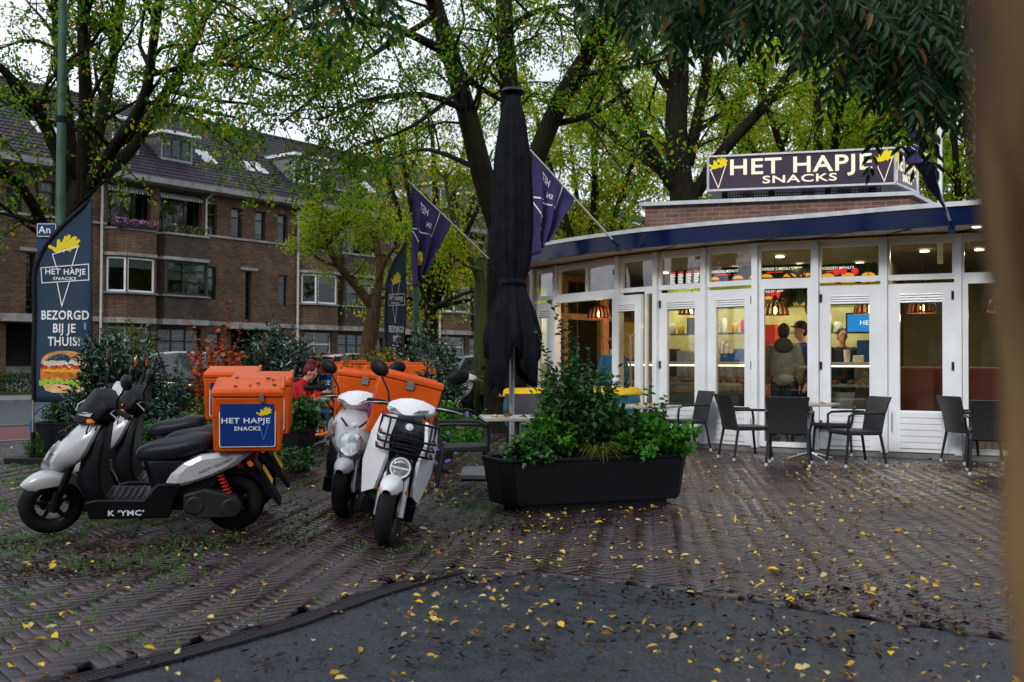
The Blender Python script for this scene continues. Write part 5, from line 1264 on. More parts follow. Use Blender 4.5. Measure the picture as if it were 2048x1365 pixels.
def shoots(t,base,tops,mat,L,Wd,seed,stemmat='stem',step=.035,r=.004):
    """tall single shoots with leaves set alternately along them"""
    rs=np.random.RandomState(seed); q=MB(); P=[];D=[]
    for b,e in tops:
        b=Vector(b);e=Vector(e); n=int((e-b).length/step); mid=(b+e)/2+Vector((rs.normal()*.04,rs.normal()*.04,0)); pts=[b,mid,e]; q.tube(pts,[r,r*.8,r*.4],5,cap=False)
        for k in range(n):
            f=.25+.75*k/n; p=b*(1-f)**2+mid*2*f*(1-f)+e*f*f; a=k*2.4+rs.normal()*.3; P.append(p); D.append((math.cos(a),math.sin(a),.35+rs.normal()*.2))
    P=np.array(P);D=np.array(D); n=len(P)
    q.build('stem',stemmat,t,world=True)
    o=leafcloud('foliage',P-np.array(t.location),D,np.tile([0,0,1.],(n,1))+rs.normal(size=(n,3))*.3,rs.uniform(.7,1.2,n)*L,Wd,mat,t,curl=.15)
def pp(f,w,z): return PL+dn*f+pn*w+Vector((0,0,z))   # planter coordinates
t=bush('tall dark leaved shrub rising from the middle of the long planter',pp(-.08,.05,.95),(.31,.26,.42),2300,'leaf_deep',.062,seed=1,base=pp(-.08,.05,.4),name='planter_shrub',group='plants in the long planter')
sh=[]
for px,py in ((1100,600),(1068,650),(1120,640),(1150,670),(1180,690),(1085,690),(1210,730),(1135,610)): e=AT(px,py,9.6); sh.append((pp(-.08+random.uniform(-.1,.15),.05,.6),e))
shoots(t,None,sh,'leaf_deep',.06,.035,3,'stem_red')
bush('dense bright green leaves spilling over the right half of the long planter',pp(.48,-.02,.56),(.44,.28,.24),2600,'leaf_fresh',.06,.055,seed=2,base=pp(.48,0,.4),name='planter_plant',group='plants in the long planter',cat='plant')
bush('dark bronze leaved plant behind the green one in the long planter',pp(.25,.12,.74),(.3,.16,.22),1100,'leaf_deep',.075,.05,seed=3,base=pp(.25,.12,.4),name='planter_plant',group='plants in the long planter',cat='plant')
t=bush('thin leafy shrub at the right end of the long planter',pp(.72,.05,.66),(.16,.16,.22),500,'leaf_deep',.06,.04,seed=4,base=pp(.7,.05,.4),name='planter_plant',group='plants in the long planter',cat='plant')
shoots(t,None,[(pp(.7,.0,.45),AT(1395,900,9.7)),(pp(.7,0,.45),AT(1330,790,9.8)),(pp(.72,0,.5),AT(1385,845,9.8)),(pp(.6,0,.5),AT(1300,770,9.8))],'leaf_fresh',.06,.045,6)
bush('light green leafy plant left of the shrub in the long planter',pp(-.38,-.05,.62),(.2,.18,.24),1100,'leaf_fresh',.055,.04,seed=5,base=pp(-.4,0,.4),name='planter_plant',group='plants in the long planter',cat='plant')
bush('ivy with white edged leaves at the left end of the long planter',pp(-.62,-.12,.5),(.18,.18,.18),800,'leaf_deep',.05,.045,seed=6,base=pp(-.6,-.08,.4),name='planter_plant',group='plants in the long planter',cat='plant')
rs=np.random.RandomState(9); q=MB()
for k in range(55):
    a=rs.uniform(-pi,0.2); l=rs.uniform(.15,.3); b=pp(.05+rs.normal()*.04,-.16+rs.normal()*.03,.43); d=Vector((math.cos(a)*.9,math.sin(a)*.7,0)); e=b+d*l+Vector((0,0,rs.uniform(-.04,.12))); m=(b+e)/2+Vector((0,0,.1)); q.tube([b,m,e],[.004,.004,.001],4,cap=False)
tt=q.build('ornamental_grass','leaf_yellowgreen'); tag(tt,'tuft of arching striped grass at the front edge of the long planter','grass plant',group='plants in the long planter')
# bushes behind the scooters
bs='bushes around the terrace'
bush('large dark glossy bush behind the left scooters next to the flag banner',(-4.85,13.4,.78),(.55,.5,.92),7500,'leaf_gloss',.085,.034,seed=11,group=bs,upright=.5,curl=.2)
bush('yellowish green bush growing above the glossy one at the left',(-6.65,18.6,1.05),(.45,.45,.95),3600,'leaf_yellowgreen',.07,seed=12,group=bs)
bush('glossy bush behind the red leaved shrub with pale shining leaves',(-3.66,16.8,1.05),(.6,.5,.85),5200,'leaf_gloss',.085,.034,seed=13,group=bs,upright=.5,curl=.2)
t=bush('smoke bush with orange and red leaves behind the orange boxes',(-3.85,14.2,1.1),(.32,.3,.6),1100,'leaf_red',.07,.055,seed=14,group=bs,stemmat='stem_red')
shoots(t,None,[((-3.9,14.2,.5),AT(458,600,14.2)),((-3.9,14.2,.5),AT(378,635,14.2)),((-3.9,14.2,.5),AT(490,640,14.2)),((-3.9,14.2,.5),AT(430,650,14.2))],'leaf_red',.07,.05,8,'stem_red',.045)
bush('low dark bush filling the gap behind the left scooters',(-3.6,12.2,.36),(.75,.4,.36),2800,'leaf_deep',.06,seed=15,group=bs)
bush('yellow green leafy bush below the parked black car',(-3.3,13.2,.62),(.6,.3,.35),1800,'leaf_yellowgreen',.06,seed=25,group=bs)
bush('leafy plant hanging over the black planter beside the orange boxes',(-2.58,12.5,.62),(.34,.32,.36),1500,'leaf_deep',.075,.06,seed=16,base=(-2.6,12.6,.42),name='planter_plant',cat='plant',group=bs,droop=.6)
bush('trailing ivy at the foot of the black planter beside the orange boxes',(-2.5,12.0,.18),(.3,.2,.2),600,'leaf_deep',.05,seed=17,name='ivy',cat='plant',group=bs)
bush('pale variegated bush left of the closed parasol, right of the orange boxes',(-1.75,14.6,.98),(.55,.4,.62),3200,'leaf_yellowgreen',.06,.03,seed=18,group=bs)
t=bush('tall glossy bush between the small flag banner and the closed parasol',(-1.25,15.8,1.1),(.42,.4,.85),5200,'leaf_gloss',.08,.034,seed=19,group=bs,upright=.5,curl=.2)
bush('dark glossy bush in front of the white scooter without a box',(-.96,13.6,.92),(.24,.25,.45),2200,'leaf_gloss',.075,.034,seed=20,group=bs)
bush('low green bush with purple flowers between the scooter and the parasol',(-.95,12.7,.48),(.55,.38,.42),3400,'leaf_fresh',.05,seed=21,group=bs)
rs=np.random.RandomState(3); n=26; P=np.c_[rs.uniform(-1.45,-.4,n),rs.uniform(12.2,12.45,n),rs.uniform(.1,.9,n)]; PP=[];DD=[]
for p in P:
    for k in range(5): a=2*pi*k/5; PP.append(p); DD.append((math.cos(a),-.35,math.sin(a)))
o=leafcloud('flower_blooms',PP,DD,np.tile([0,-1,.2],(len(PP),1)),.028,.024,'petal_purple'); tag(o,'purple geranium flowers dotted over the low green bush','flowers',kind='stuff')
bush('small blue green conifer in the black planter behind the left flag banner',(-5.35,14.1,.62),(.42,.2,.24),2600,'leaf_conifer',.05,.008,seed=22,base=(-5.4,14.1,.42),name='conifer',cat='plant',group=bs,upright=.6)
bush('bushy green plant in the planter behind the left flag banner, left of the conifer',(-5.85,14.1,.62),(.2,.2,.2),700,'leaf_deep',.05,seed=26,base=(-5.85,14.1,.42),name='planter_plant',cat='plant',group=bs,upright=.6)
bush('weed growing at the foot of the left flag banner by the blue tyre',(-6.0,13.6,.16),(.12,.1,.2),160,'leaf_fresh',.05,.015,seed=23,name='weed',cat='plant',upright=1)
bush('hanging green plant inside the shop window above the customers',off(1600,.45)+Vector((0,0,2.25)),(.2,.15,.25),420,'leaf_yellowgreen',.16,.018,seed=24,base=off(1600,.45)+Vector((0,0,2.3)),name='hanging_plant',cat='plant',droop=.9,curl=.4)
# ---------------------------------------------------------------- parasol
M('parasol_cloth',(.007,.008,.011),.85,var=.5,vs=7,bump=.3,bs=40,spec=.12)
PU=Vector((.0,11.8,0)); 
um=thing('closed_parasol','tall closed black parasol tied in the middle on a concrete base','parasol',PU)
prof=[(4.24,.02,0),(4.22,.085,.0),(4.12,.10,.02),(3.95,.15,.07),(3.75,.175,.12),(3.5,.205,.17),(3.1,.225,.2),(2.7,.225,.23),(2.4,.20,.24),(2.22,.165,.2),(2.15,.135,.08),(2.08,.15,.1),(1.95,.20,.2),(1.75,.26,.25),(1.5,.30,.3),(1.2,.29,.32)]
rs=np.random.RandomState(2); n=72; rings=[]
ph=[0.0]
for z,r,f in prof:
    ring=[]
    for j in range(n):
        a=2*pi*j/n; w=math.sin(a*8+z*.5+.6*math.sin(a*2))*.55+math.sin(a*13+z*1.1)*.45
        rr=r*.88*(1+f*w); zz=z
        if z<1.8: zz=z+(1.8-z)*.35*math.sin(a*4+.7)+(1.8-z)*.15*math.sin(a*7)
        ring.append(Vector((rr*math.cos(a),rr*math.sin(a),zz)))
    rings.append(ring)
q=MB(); q.loft(rings[::-1],cap=False); q.build('canopy','parasol_cloth',um,smooth=180,sol=.004)
q=MB(); q.torus((0,0,2.15),.14,.012,(0,0,1),30,8,squash=2.4); q.box((-.13,-.1,2.02),(.04,.02,.26)); q.build('tie_strap','parasol_cloth',um,smooth=60)
q=MB(); q.lathe([(.0,4.30),(.11,4.275),(.14,4.24),(.12,4.22),(.0,4.22)],20); q.build('cap','plastic_dark',um,smooth=40)
q=MB(); q.cyl((0,0,.06),(0,0,4.2),.03,n=14); q.build('pole','alu',um,smooth=60)
q=MB(); 
for k in range(8): a=2*pi*k/8; q.beam((.05*math.cos(a),.05*math.sin(a),1.45),(.06*math.cos(a),.06*math.sin(a),3.9),.02,.015,up=(math.cos(a),math.sin(a),0))
q.build('rib','alu',um)
q=MB()
for sx,sy in ((-.26,-.26),(.26,-.26),(-.26,.26),(.26,.26)): q.box((sx-.05,sy+.35,.04),(.5,.5,.05))
q.cyl((0,0,.05),(0,0,.3),.045,n=14)
q.box((-.05,.35,.012),(.9,.9,.02)); q.build('base_slab','stone_slab',um,bevel=.008)
# ---------------------------------------------------------------- wrapped waste bins by the door
M('bag_blue',(.03,.16,.23),.4,var=.35,vs=6,bump=.6,bs=8); M('lid_yellow',(.7,.42,.01),.4,var=.15)
for k,(px,D,lab) in enumerate(((1066,15.4,'waste bin with yellow lid and blue bag left of the shrub, near the parasol'),(1225,16.4,'waste bin with yellow lid and blue bag below the open door'))):
    p=AT(px,800,D); p.z=0; t=thing('waste_bin',lab,'bin',p,-.6,'yellow lidded bins at the entrance'); t.scale=(1.0,1.0,1.15)
    MB().loft([[Vector((x*k2*.34,y*k2*.28,z)) for x,y in ((-1,-1),(1,-1),(1,1),(-1,1))] for z,k2 in ((0,.8),(.55,.95),(.6,1.0))]).build('bin_body','planter_black',t,bevel=.02)
    rsx=np.random.RandomState(k); rings=[]
    for z,k2 in ((.32,1.0),(.45,1.07),(.58,1.1),(.68,1.05)): rings.append([Vector((math.copysign(abs(math.cos(a))**.5,math.cos(a))*.35*k2*(1+rsx.normal()*.02),math.copysign(abs(math.sin(a))**.5,math.sin(a))*.3*k2*(1+rsx.normal()*.02),z+rsx.normal()*.02)) for a in [2*pi*j/24 for j in range(24)]])
    MB().loft(rings,cap=False).build('bin_bag','bag_blue',t,smooth=60)
    MB().loft([[Vector((x*k2*.38,y*k2*.32,z)) for x,y in ((-1,-1),(1,-1),(1,1),(-1,1))] for z,k2 in ((.68,1.0),(.72,1.0),(.79,.8))]).build('lid','lid_yellow',t,bevel=.02,smooth=40)
# ---------------------------------------------------------------- flags
M('banner_blue',(.02,.042,.075),.7,var=.1,vs=2); M('banner_trim',(.006,.007,.012),.7); M('bun_print',(.62,.28,.09),.6,var=.25,vs=14); M('bun_pale',(.75,.45,.2),.6,var=.2,vs=10); M('chicken_print',(.55,.15,.02),.6,var=.55,vs=22); M('tomato_print',(.55,.03,.015),.5,var=.15); M('cheese_print',(.8,.4,.02),.5,var=.1); M('lettuce_print',(.3,.5,.04),.6,var=.3,vs=20); M('mayo_print',(.7,.62,.5),.6,var=.2)
def beachflag(loc,rz,label,H=3.42,Wd=.80,seed=1):
    t=thing('beach_flag',label,'flag',loc,rz,'blue feather flags')
    zb=.75
    def wv(x,z): return .02*math.sin(x*5+z*1.4+seed)+.012*math.sin(z*4.2-x*6)
    # outline: pole side bends over to the upper right
    N=26; L=[];Rr=[]
    for k in range(N+1):
        f=k/N; z=zb+(H-zb)*f
        xl=0.0 if f<.6 else Wd*.97*((f-.6)/.4)**1.9
        xr=Wd*(1.0-.05*f); 
        if xl>xr-.01: xl=xr-.01
        L.append((xl,z+ (0.0)));Rr.append((xr,z-.05*(1-f)+0.06*(1-f)))
    q=MB(); nx=10; rings=[]
    for (a,b) in zip(L,Rr): rings.append([Vector((a[0]+(b[0]-a[0])*i/nx,wv(a[0]+(b[0]-a[0])*i/nx,a[1]+(b[1]-a[1])*i/nx),a[1]+(b[1]-a[1])*i/nx)) for i in range(nx+1)])
    q.loft(rings,cap=False,closed=False)
    ban=q.build('banner','banner_blue',t,smooth=180,sol=.002)
    q=MB(); q.tube([(a[0]-.012,wv(*a),a[1]) for a in L],[.03]*N+[.012],8); q.tube([(b[0],wv(*b),b[1]) for b in Rr],.006,6); q.build('pole_sleeve','banner_trim',t,smooth=60)
    MB().tube([(-.012,0,.12),(-.012,0,zb+.1)],.014,8).build('pole','alu',t,smooth=60)
    q=MB(); q.cyl((-.012,0,.06),(-.012,0,.38),.03,n=12); q.box((.12,0,.035),(.75,.5,.07)); q.build('flag_base','planter_black',t,bevel=.008)
    fr=frame((0,0,0),(1,0,0),(0,0,1))
    def on(mb,e=.006,both=True):
        v=[]
        for x,y,z in mb.v:
            v.append((x,y+wv(x,z)-e,z))
        mb.v=v; return mb
    cx=Wd*.5
    def FT(x,z): return fr@Matrix.Translation((x,z,0))
    on(strokes(MB(),FT(cx,2.58),[[(-.15,.03),(.16,.14)],[(-.15,.03),(-.1,-.14)],[(.16,.14),(.08,-.14)],[(-.29,-.14),(.3,-.09),(.31,-.29),(-.28,-.33),(-.29,-.14)],[(-.09,-.33),(-.02,-.62),(.06,-.32)]],.011)).build('cone_outline','letter_white',ban)
    on(fries(MB(),FT(cx-.0,2.66),.19,.2)).build('fries_emblem','fries_yellow',ban)
    on(textmb('HET HAPJE',.105,FT(cx+.01,2.39),.95,.015)).build('lettering','letter_white',ban)
    on(textmb('SNACKS',.055,FT(cx,2.305),1.35,.01)).build('lettering','letter_white',ban)
    for i,s in enumerate(('BEZORGD','BIJ JE','THUIS!')): on(textmb(s,.158,FT(cx+.015,1.84-.165*i),.80,.018)).build('lettering','letter_white',ban)
    def poly(pts,mat,e,nm): on(MB().prism(pts,(0,0,0),(1,0,0),(0,0,1),.001),e).build(nm,mat,ban)
    z0=.87; c=cx+.02; rs=np.random.RandomState(seed)
    def band(za,zb_,w,j,mat,e,nm,k=22):
        top=[(c-w+2*w*i/k,zb_+rs.normal()*j) for i in range(k+1)]; bot=[(c+w-2*w*i/k,za+rs.normal()*j) for i in range(k+1)]; poly(bot+top,mat,e,nm)
    band(z0+.16,z0+.30,.31,.012,'chicken_print',.004,'burger_patty'); band(z0+.26,z0+.31,.28,.008,'cheese_print',.0052,'burger_cheese'); band(z0+.30,z0+.345,.29,.006,'tomato_print',.006,'burger_tomato'); band(z0+.335,z0+.40,.27,.012,'mayo_print',.0055,'burger_sauce'); band(z0+.10,z0+.165,.33,.018,'lettuce_print',.0065,'burger_lettuce')
    poly([(c-.29,z0+.115),(c-.25,z0+.03),(c-.15,z0),(c+.15,z0),(c+.25,z0+.03),(c+.29,z0+.115)],'bun_pale',.0058,'burger_bun')
    poly([(c+.3*math.cos(a),z0+.36+.17*math.sin(a)**.8) for a in [pi*k/20 for k in range(21)]],'bun_print',.0072,'burger_bun')
    q=MB()
    for _ in range(60): a=rs.uniform(.3,pi-.3); r=rs.uniform(.5,.95); q.prism([(c+.3*r*math.cos(a)+.006*math.cos(b),z0+.37+.15*r*math.sin(a)+.004*math.sin(b)) for b in (0,2,4)],(0,0,0),(1,0,0),(0,0,1),.001)
    on(q,.0085).build('sesame_seeds','mayo_print',ban)
    return t
beachflag(Vector(((70-1024)/2162*13.6,13.6,0)),R(-3),'blue feather flag with fries cone, burger and BEZORGD BIJ JE THUIS at the left',H=3.3,Wd=.74)
beachflag(Vector(((772-1024)/2162*18.6,18.6,0)),R(71),'blue feather flag seen nearly edge on behind the orange boxes',H=3.42,seed=3)
M('flag_navy',(.035,.026,.1),.7,var=.15,vs=3); M('pole_metal',(.6,.6,.62),.35,metal=.4)
def wallflag(root_,tip,label,seed,f0=.42,f1=.97,drop=1.05,ball=True,side=-1):
    root_=Vector(root_);tip=Vector(tip); t=thing('wall_flag',label,'flag',root_,0,'navy flags on poles along the fascia')
    d=tip-root_
    q=MB(); q.tube([Vector((0,0,0)),d],.014,10); q.build('pole','pole_metal',t,smooth=60)
    q=MB(); q.cyl(d*-.01,d*.07,.022,n=10); q.box(Vector((0,0,-.03))+Vector((.0,.03,0)),(.06,.08,.1)); q.build('bracket','navy_post',t)
    if ball: MB().ell(d*1.01,(.03,.03,.03),10,8).build('finial','amber_lens',t,smooth=180)
    # cloth hangs from the pole between f0 and f1; free corner folds collect below the tip
    a=d*f0; b=d*f1; nx,nz=26,22; rs=np.random.RandomState(seed)
    def pos(u,v):
        # u along pole from low end to tip, v down the fly
        top=a+(b-a)*u
        tgt=b+Vector((0,0,-drop*(1-.12*u)))-(b-a)*.06+Vector((0,0,-.0))
        low=a.lerp(tgt,1)  # bottom edge gathers under the tip
        bot=Vector((b.x+(a.x-b.x)*(.04+.24*(1-u)),b.y+(a.y-b.y)*(.04+.24*(1-u)),b.z-drop*(1.0-.14*(1-u))))
        p=top.lerp(bot,v)
        side_=Vector((-(b-a).y,(b-a).x,0)).normalized()
        p+=side_*(.15*math.sin(u*15+seed)*v*(1.2-.3*v)+.035*math.sin(v*9+u*5)*v)
        return p
    vs=[pos(i/nx,j/nz) for j in range(nz+1) for i in range(nx+1)]; fs=[(j*(nx+1)+i,j*(nx+1)+i+1,(j+1)*(nx+1)+i+1,(j+1)*(nx+1)+i) for j in range(nz) for i in range(nx)]
    cl=MB().add(vs,fs).build('flag_cloth','flag_navy',t,smooth=180,sol=.003)
    # marks follow the cloth: map (u,v) plane to cloth
    def mapmb(mb,e=.006):
        out=[]
        for x,y,z in mb.v:
            u=min(max(x,0),1); v=min(max(y,0),1); p=pos(u,v); du=pos(min(u+.02,1),v)-pos(max(u-.02,0),v); dv_=pos(u,min(v+.02,1))-pos(u,max(v-.02,0)); n=du.cross(dv_).normalized()
            if n.y>0: n=-n
            out.append(tuple(p+n*(e+z)))
        mb.v=out; return mb
    I=Matrix()
    def fine(lines,k=10):
        out=[]
        for ln in lines:
            l2=[]
            for p,q_ in zip(ln[:-1],ln[1:]):
                for i in range(k): l2.append((p[0]+(q_[0]-p[0])*i/k,p[1]+(q_[1]-p[1])*i/k))
            l2.append(ln[-1]); out.append(l2)
        return out
    mapmb(strokes(MB(),I,fine([[(.30,.0),(.30,.38),(.98,.42)],[(.98,.45),(.6,.75),(.8,.9)]]),.016,.001)).build('emblem_outline','letter_white',cl)
    T=Matrix.Translation((.62,.16,0))@Matrix.Rotation(pi/2*0,4,'Z')@Matrix.Diagonal((1,-1,1,1))
    mapmb(textmb('HET',.12,Matrix.Translation((.66,.14,0))@Matrix.Diagonal((1,-1,1,1)),1.0,.015,.0005,mirror=False)).build('lettering','letter_white',cl)
    mapmb(textmb('SN',.09,Matrix.Translation((.50,.28,0))@Matrix.Diagonal((1,-1,1,1)),1.0,.01,.0005)).build('lettering','letter_white',cl)
    mapmb(fries(MB(),Matrix.Translation((.72,.72,0))@Matrix.Rotation(2.2,4,'Z'),.16,.3)).build('fries_emblem','fries_yellow',cl)
    return t
F1=AT(985,522,18.3)
wallflag(AT(988,528,18.9),AT(815,362,18.0),'navy flag hanging on a pole left of the closed parasol',1,f0=.5,f1=.95,drop=1.72)
wallflag(AT(1236,492,16.4),AT(1060,300,15.6),'navy flag on a pole directly right of the closed parasol',2,f0=.5,f1=.97,drop=1.5,ball=False)
wallflag(AT(1905,456,13.2),AT(1822,228,12.3),'navy flag on the fascia at the right, under the hanging leaves',3,f0=.06,f1=.95,drop=.5,ball=False)
mp=thing('flag_mast','slim white mast above the roof beside the hanging leaves','mast',AT(1880,410,15.5)); a=mp.location
MB().tube([(0,0,0),(0,0,1.9)],.035,10).build('mast_pole','white_paint',mp,smooth=60)
MB().box((0,0,-.4),(.06,.06,.9)).build('bracket','white_paint',mp)
# ---------------------------------------------------------------- lamp posts and street name sign
M('post_green',(.04,.085,.055),.45,var=.35,vs=5); M('street_blue',(.01,.04,.11),.4)
def lamp(px,D,r,H,label,band=True):
    p=AT(px,700,D); p.z=0; t=thing('lamp_post',label,'lamp post',p,0,'green lamp posts')
    q=MB(); q.tube([(0,0,0),(0,0,1.2),(0,0,1.25),(0,0,H)],[r*1.25,r*1.25,r,r*.75],16); q.build('post','post_green',t,smooth=50)
    if band: MB().cyl((0,0,4.55),(0,0,4.63),r*1.15,n=16).build('band','rubber',t)
    q=MB(); q.tube([(0,0,H-.1),(0,0,H+.3),(.4,0,H+.6)],[r*.7,.04,.04],8); q.box((.75,0,H+.6),(.8,.25,.12)); q.build('lamp_head','post_green',t)
    return t
lp=lamp(117.5,14.8,.068,8.0,'thick green lamp post behind the left flag banner')
q=MB(); q.box((-.14,-.1,3.05),(.27,.012,.2)); s=q.build('street_sign','street_blue',lp); strokes(MB(),frame((-.14,-.11,3.05),(1,0,0),(0,0,1)),[[(-.125,-.085),(.125,-.085),(.125,.085),(-.125,.085),(-.125,-.085)]],.008).build('sign_border','letter_white',s); textmb('An',.14,frame((-.165,-.11,3.05),(1,0,0),(0,0,1)),1.0,.01).build('lettering','letter_white',s)
MB().box((-.15,-.1,2.83),(.24,.012,.2)).build('street_sign','street_blue',lp)
lamp(831,27,.085,5.7,'green lamp post below the navy flag left of the parasol',False).rotation_euler=(0,0,pi)
# ---------------------------------------------------------------- bicycles
M('tyre_blue',(.02,.12,.2),.6,var=.1); M('frame_orange',(.8,.16,.02),.4); M('basket',(.1,.1,.1),.6)
def bicycle(loc,rz,label,tyre='rubber',frame_m='plastic_dark',lean=5,group='bicycles around the terrace'):
    t=thing('bicycle',label,'bicycle',loc,0,group); t.rotation_euler=(R(lean),0,rz); Rw=.34
    for x in (-.53,.53):
        w=bpy.data.objects.new('wheel',None); COL.objects.link(w); w.parent=t
        MB().torus((x,0,Rw),Rw-.02,.022,(0,1,0),44,8).build('tyre',tyre,w,smooth=180)
        q=MB(); q.torus((x,0,Rw),Rw-.045,.008,(0,1,0),40,6)
        for k in range(24): a=2*pi*k/24; q.tube([(x,.02*(-1)**k,Rw),(x+(Rw-.045)*math.cos(a),0,Rw+(Rw-.045)*math.sin(a))],.0015,3)
        q.cyl((x,-.05,Rw),(x,.05,Rw),.02,n=8); q.build('rim','alu',w)
    q=MB(); bb=(-.08,0,.28); st=(-.22,0,.75); hd=(.36,0,.85); hb=(.40,0,.68)
    for a,b in ((bb,st),(bb,hb),(st,hd),((-.53,.05,Rw),(-.2,0,.68)),((-.53,-.05,Rw),(-.2,0,.68)),((-.53,.05,Rw),bb),((-.53,-.05,Rw),bb),((.53,.05,Rw),hb),((.53,-.05,Rw),hb),(hb,(.32,0,1.02))): q.tube([a,b],.015,8)
    q.build('bicycle_frame',frame_m,t,smooth=60)
    q=MB(); q.tube([st,(-.25,0,.92)],.012,8); q.build('seat_post','alu',t)
    q=MB(); q.loft([[Vector((x,y*w,z)) for y,z in ((-1,.93),(-.8,.97),(0,.98),(.8,.97),(1,.93),(0,.925))] for x,w in ((-.38,.05),(-.34,.1),(-.22,.07),(-.1,.025),(-.07,.012))]); q.build('saddle','rubber',t,smooth=60,subsurf=1)
    q=MB(); q.tube([(.12,-.3,1.04),(.26,-.24,1.08),(.31,-.05,1.06),(.31,.05,1.06),(.26,.24,1.08),(.12,.3,1.04)],.012,8); q.build('handlebar','plastic_dark',t,smooth=60)
    q=MB(); q.cyl((-.08,-.04,.28),(-.08,.04,.28),.09,n=20); q.beam((-.08,.06,.28),(.04,.06,.16),.02,.02); q.box((.06,.1,.15),(.09,.08,.02)); q.beam((-.08,-.06,.28),(-.2,-.06,.4),.02,.02); q.box((-.2,-.1,.41),(.09,.08,.02)); q.build('crank','rim_dark',t)
    q=MB()
    for s in (1,-1): q.tube([(-.3,s*.06,.72),(-.8,s*.07,.74),(-.86,s*.04,.74)],.007,6); q.tube([(-.75,s*.07,.73),(-.55,s*.06,.34)],.006,6)
    q.build('luggage_rack','plastic_dark',t)
    rings=[]
    for k in range(10): a=R(10+150*k/9); rings.append([Vector((-.53+(Rw+.03)*math.cos(a),y,Rw+(Rw+.03)*math.sin(a))) for y in (-.03,0,.03)])
    q=MB().loft(rings,cap=False,closed=False); q.build('mudguard','plastic_dark',t,sol=.003)
    return t
bicycle(Vector((-5.95,15.2,0)),R(176),'bicycle with blue tyres half hidden behind the left flag banner','tyre_blue','plastic_dark')
for k,(px,D,a,lab) in enumerate(((690,17.2,170,'bicycle with black handlebar just above the orange boxes, left one'),(740,17.6,172,'bicycle with black handlebar above the orange boxes, next to the small flag banner'),(660,17.9,10,'bicycle behind the cargo bike, handlebar grip at the far left of the row'))):
    p=AT(px,760,D); p.z=0; bicycle(p,R(a),lab,group='bicycles behind the orange boxes')
def cargobike(loc,rz,label,wd=.95):
    t=thing('cargo_bike',label,'cargo bike',loc,rz,'orange delivery cargo bikes')
    q=MB(); q.loft([[Vector((.45+x*.5*k,y*wd/2*k,z)) for x,y in ((-1,-1),(1,-1),(1,1),(-1,1))] for z,k in ((.42,.9),(1.12,1.0),(1.24,.97))]); b=q.build('cargo_box','orange_box',t,bevel=.02,smooth=30)
    q=MB(); q.box((.45,0,1.255),(.9,wd*.9,.03)); q.box((-.02,0,1.27),(.05,wd*.9,.05)); q.build('lid','orange_box',b,bevel=.008)
    for s in (1,-1):
        w=bpy.data.objects.new('wheel',None); COL.objects.link(w); w.parent=t
        MB().torus((.5,s*(wd/2+.04),.25),.225,.025,(0,1,0),32,8).build('tyre','rubber',w,smooth=180)
        q=MB().cyl((.5,s*(wd/2+.06),.25),(.5,s*(wd/2-.0),.25),.03,n=8)
        for k in range(14): a=2*pi*k/14; q.tube([(.5,s*(wd/2+.04),.25),(.5+.2*math.cos(a),s*(wd/2+.04),.25+.2*math.sin(a))],.002,3)
        q.build('rim','alu',w)
    w=bpy.data.objects.new('wheel',None); COL.objects.link(w); w.parent=t
    MB().torus((-.95,0,.3),.275,.025,(0,1,0),32,8).build('tyre','rubber',w,smooth=180)
    q=MB().cyl((-.95,-.05,.3),(-.95,.05,.3),.03,n=8)
    for k in range(14): a=2*pi*k/14; q.tube([(-.95,0,.3),(-.95+.25*math.cos(a),0,.3+.25*math.sin(a))],.002,3)
    q.build('rim','alu',w)
    q=MB(); q.tube([(-.95,0,.3),(-.5,0,.3),(-.05,0,.5)],.02,8); q.tube([(-.5,0,.3),(-.62,0,.85)],.02,8); q.tube([(-.95,0,.3),(-.6,0,.75)],.015,8); q.tube([(-.05,-.3,1.05),(-.1,-.1,1.02),(-.05,0,.7),(-.1,.1,1.02),(-.05,.3,1.05)],.014,8); q.build('bike_frame','frame_orange',t,smooth=60)
    q=MB(); q.loft([[Vector((x,y*w2,z)) for y,z in ((-1,.9),(-.8,.95),(0,.96),(.8,.95),(1,.9),(0,.89))] for x,w2 in ((-.76,.06),(-.72,.11),(-.6,.08),(-.47,.03),(-.44,.012))]); q.build('saddle','rubber',t,smooth=60,subsurf=1)
    for s in (1,-1):
        fr=frame((.45,s*(wd/2+.004),.9),(-s,0,0),(0,0,1)); MB().prism([(-.35,-.18),(.35,-.18),(.35,.18),(-.35,.18)],fr.translation,fr.to_3x3()@Vector((1,0,0)),fr.to_3x3()@Vector((0,1,0)),.004).build('sign_panel','sign_blue',b)
        textmb('HET HAPJE',.1,fr@Matrix.Translation((0,.04,.006)),1.2,.01,.001).build('lettering','letter_white',b); textmb('SNACKS',.07,fr@Matrix.Translation((0,-.08,.006)),1.2,.01,.001).build('lettering','letter_white',b)
    return t
cargobike(Vector((-2.55,17.4,0)),R(160),'orange cargo bike with blue HET HAPJE sign behind the red haired woman')
cargobike(Vector((-2.05,14.6,0)),R(20),'orange cargo bike box behind the silver scooter, right of the woman')
cargobike(Vector((-1.6,15.6,0)),R(195),'orange cargo bike at the back beside the variegated bush')
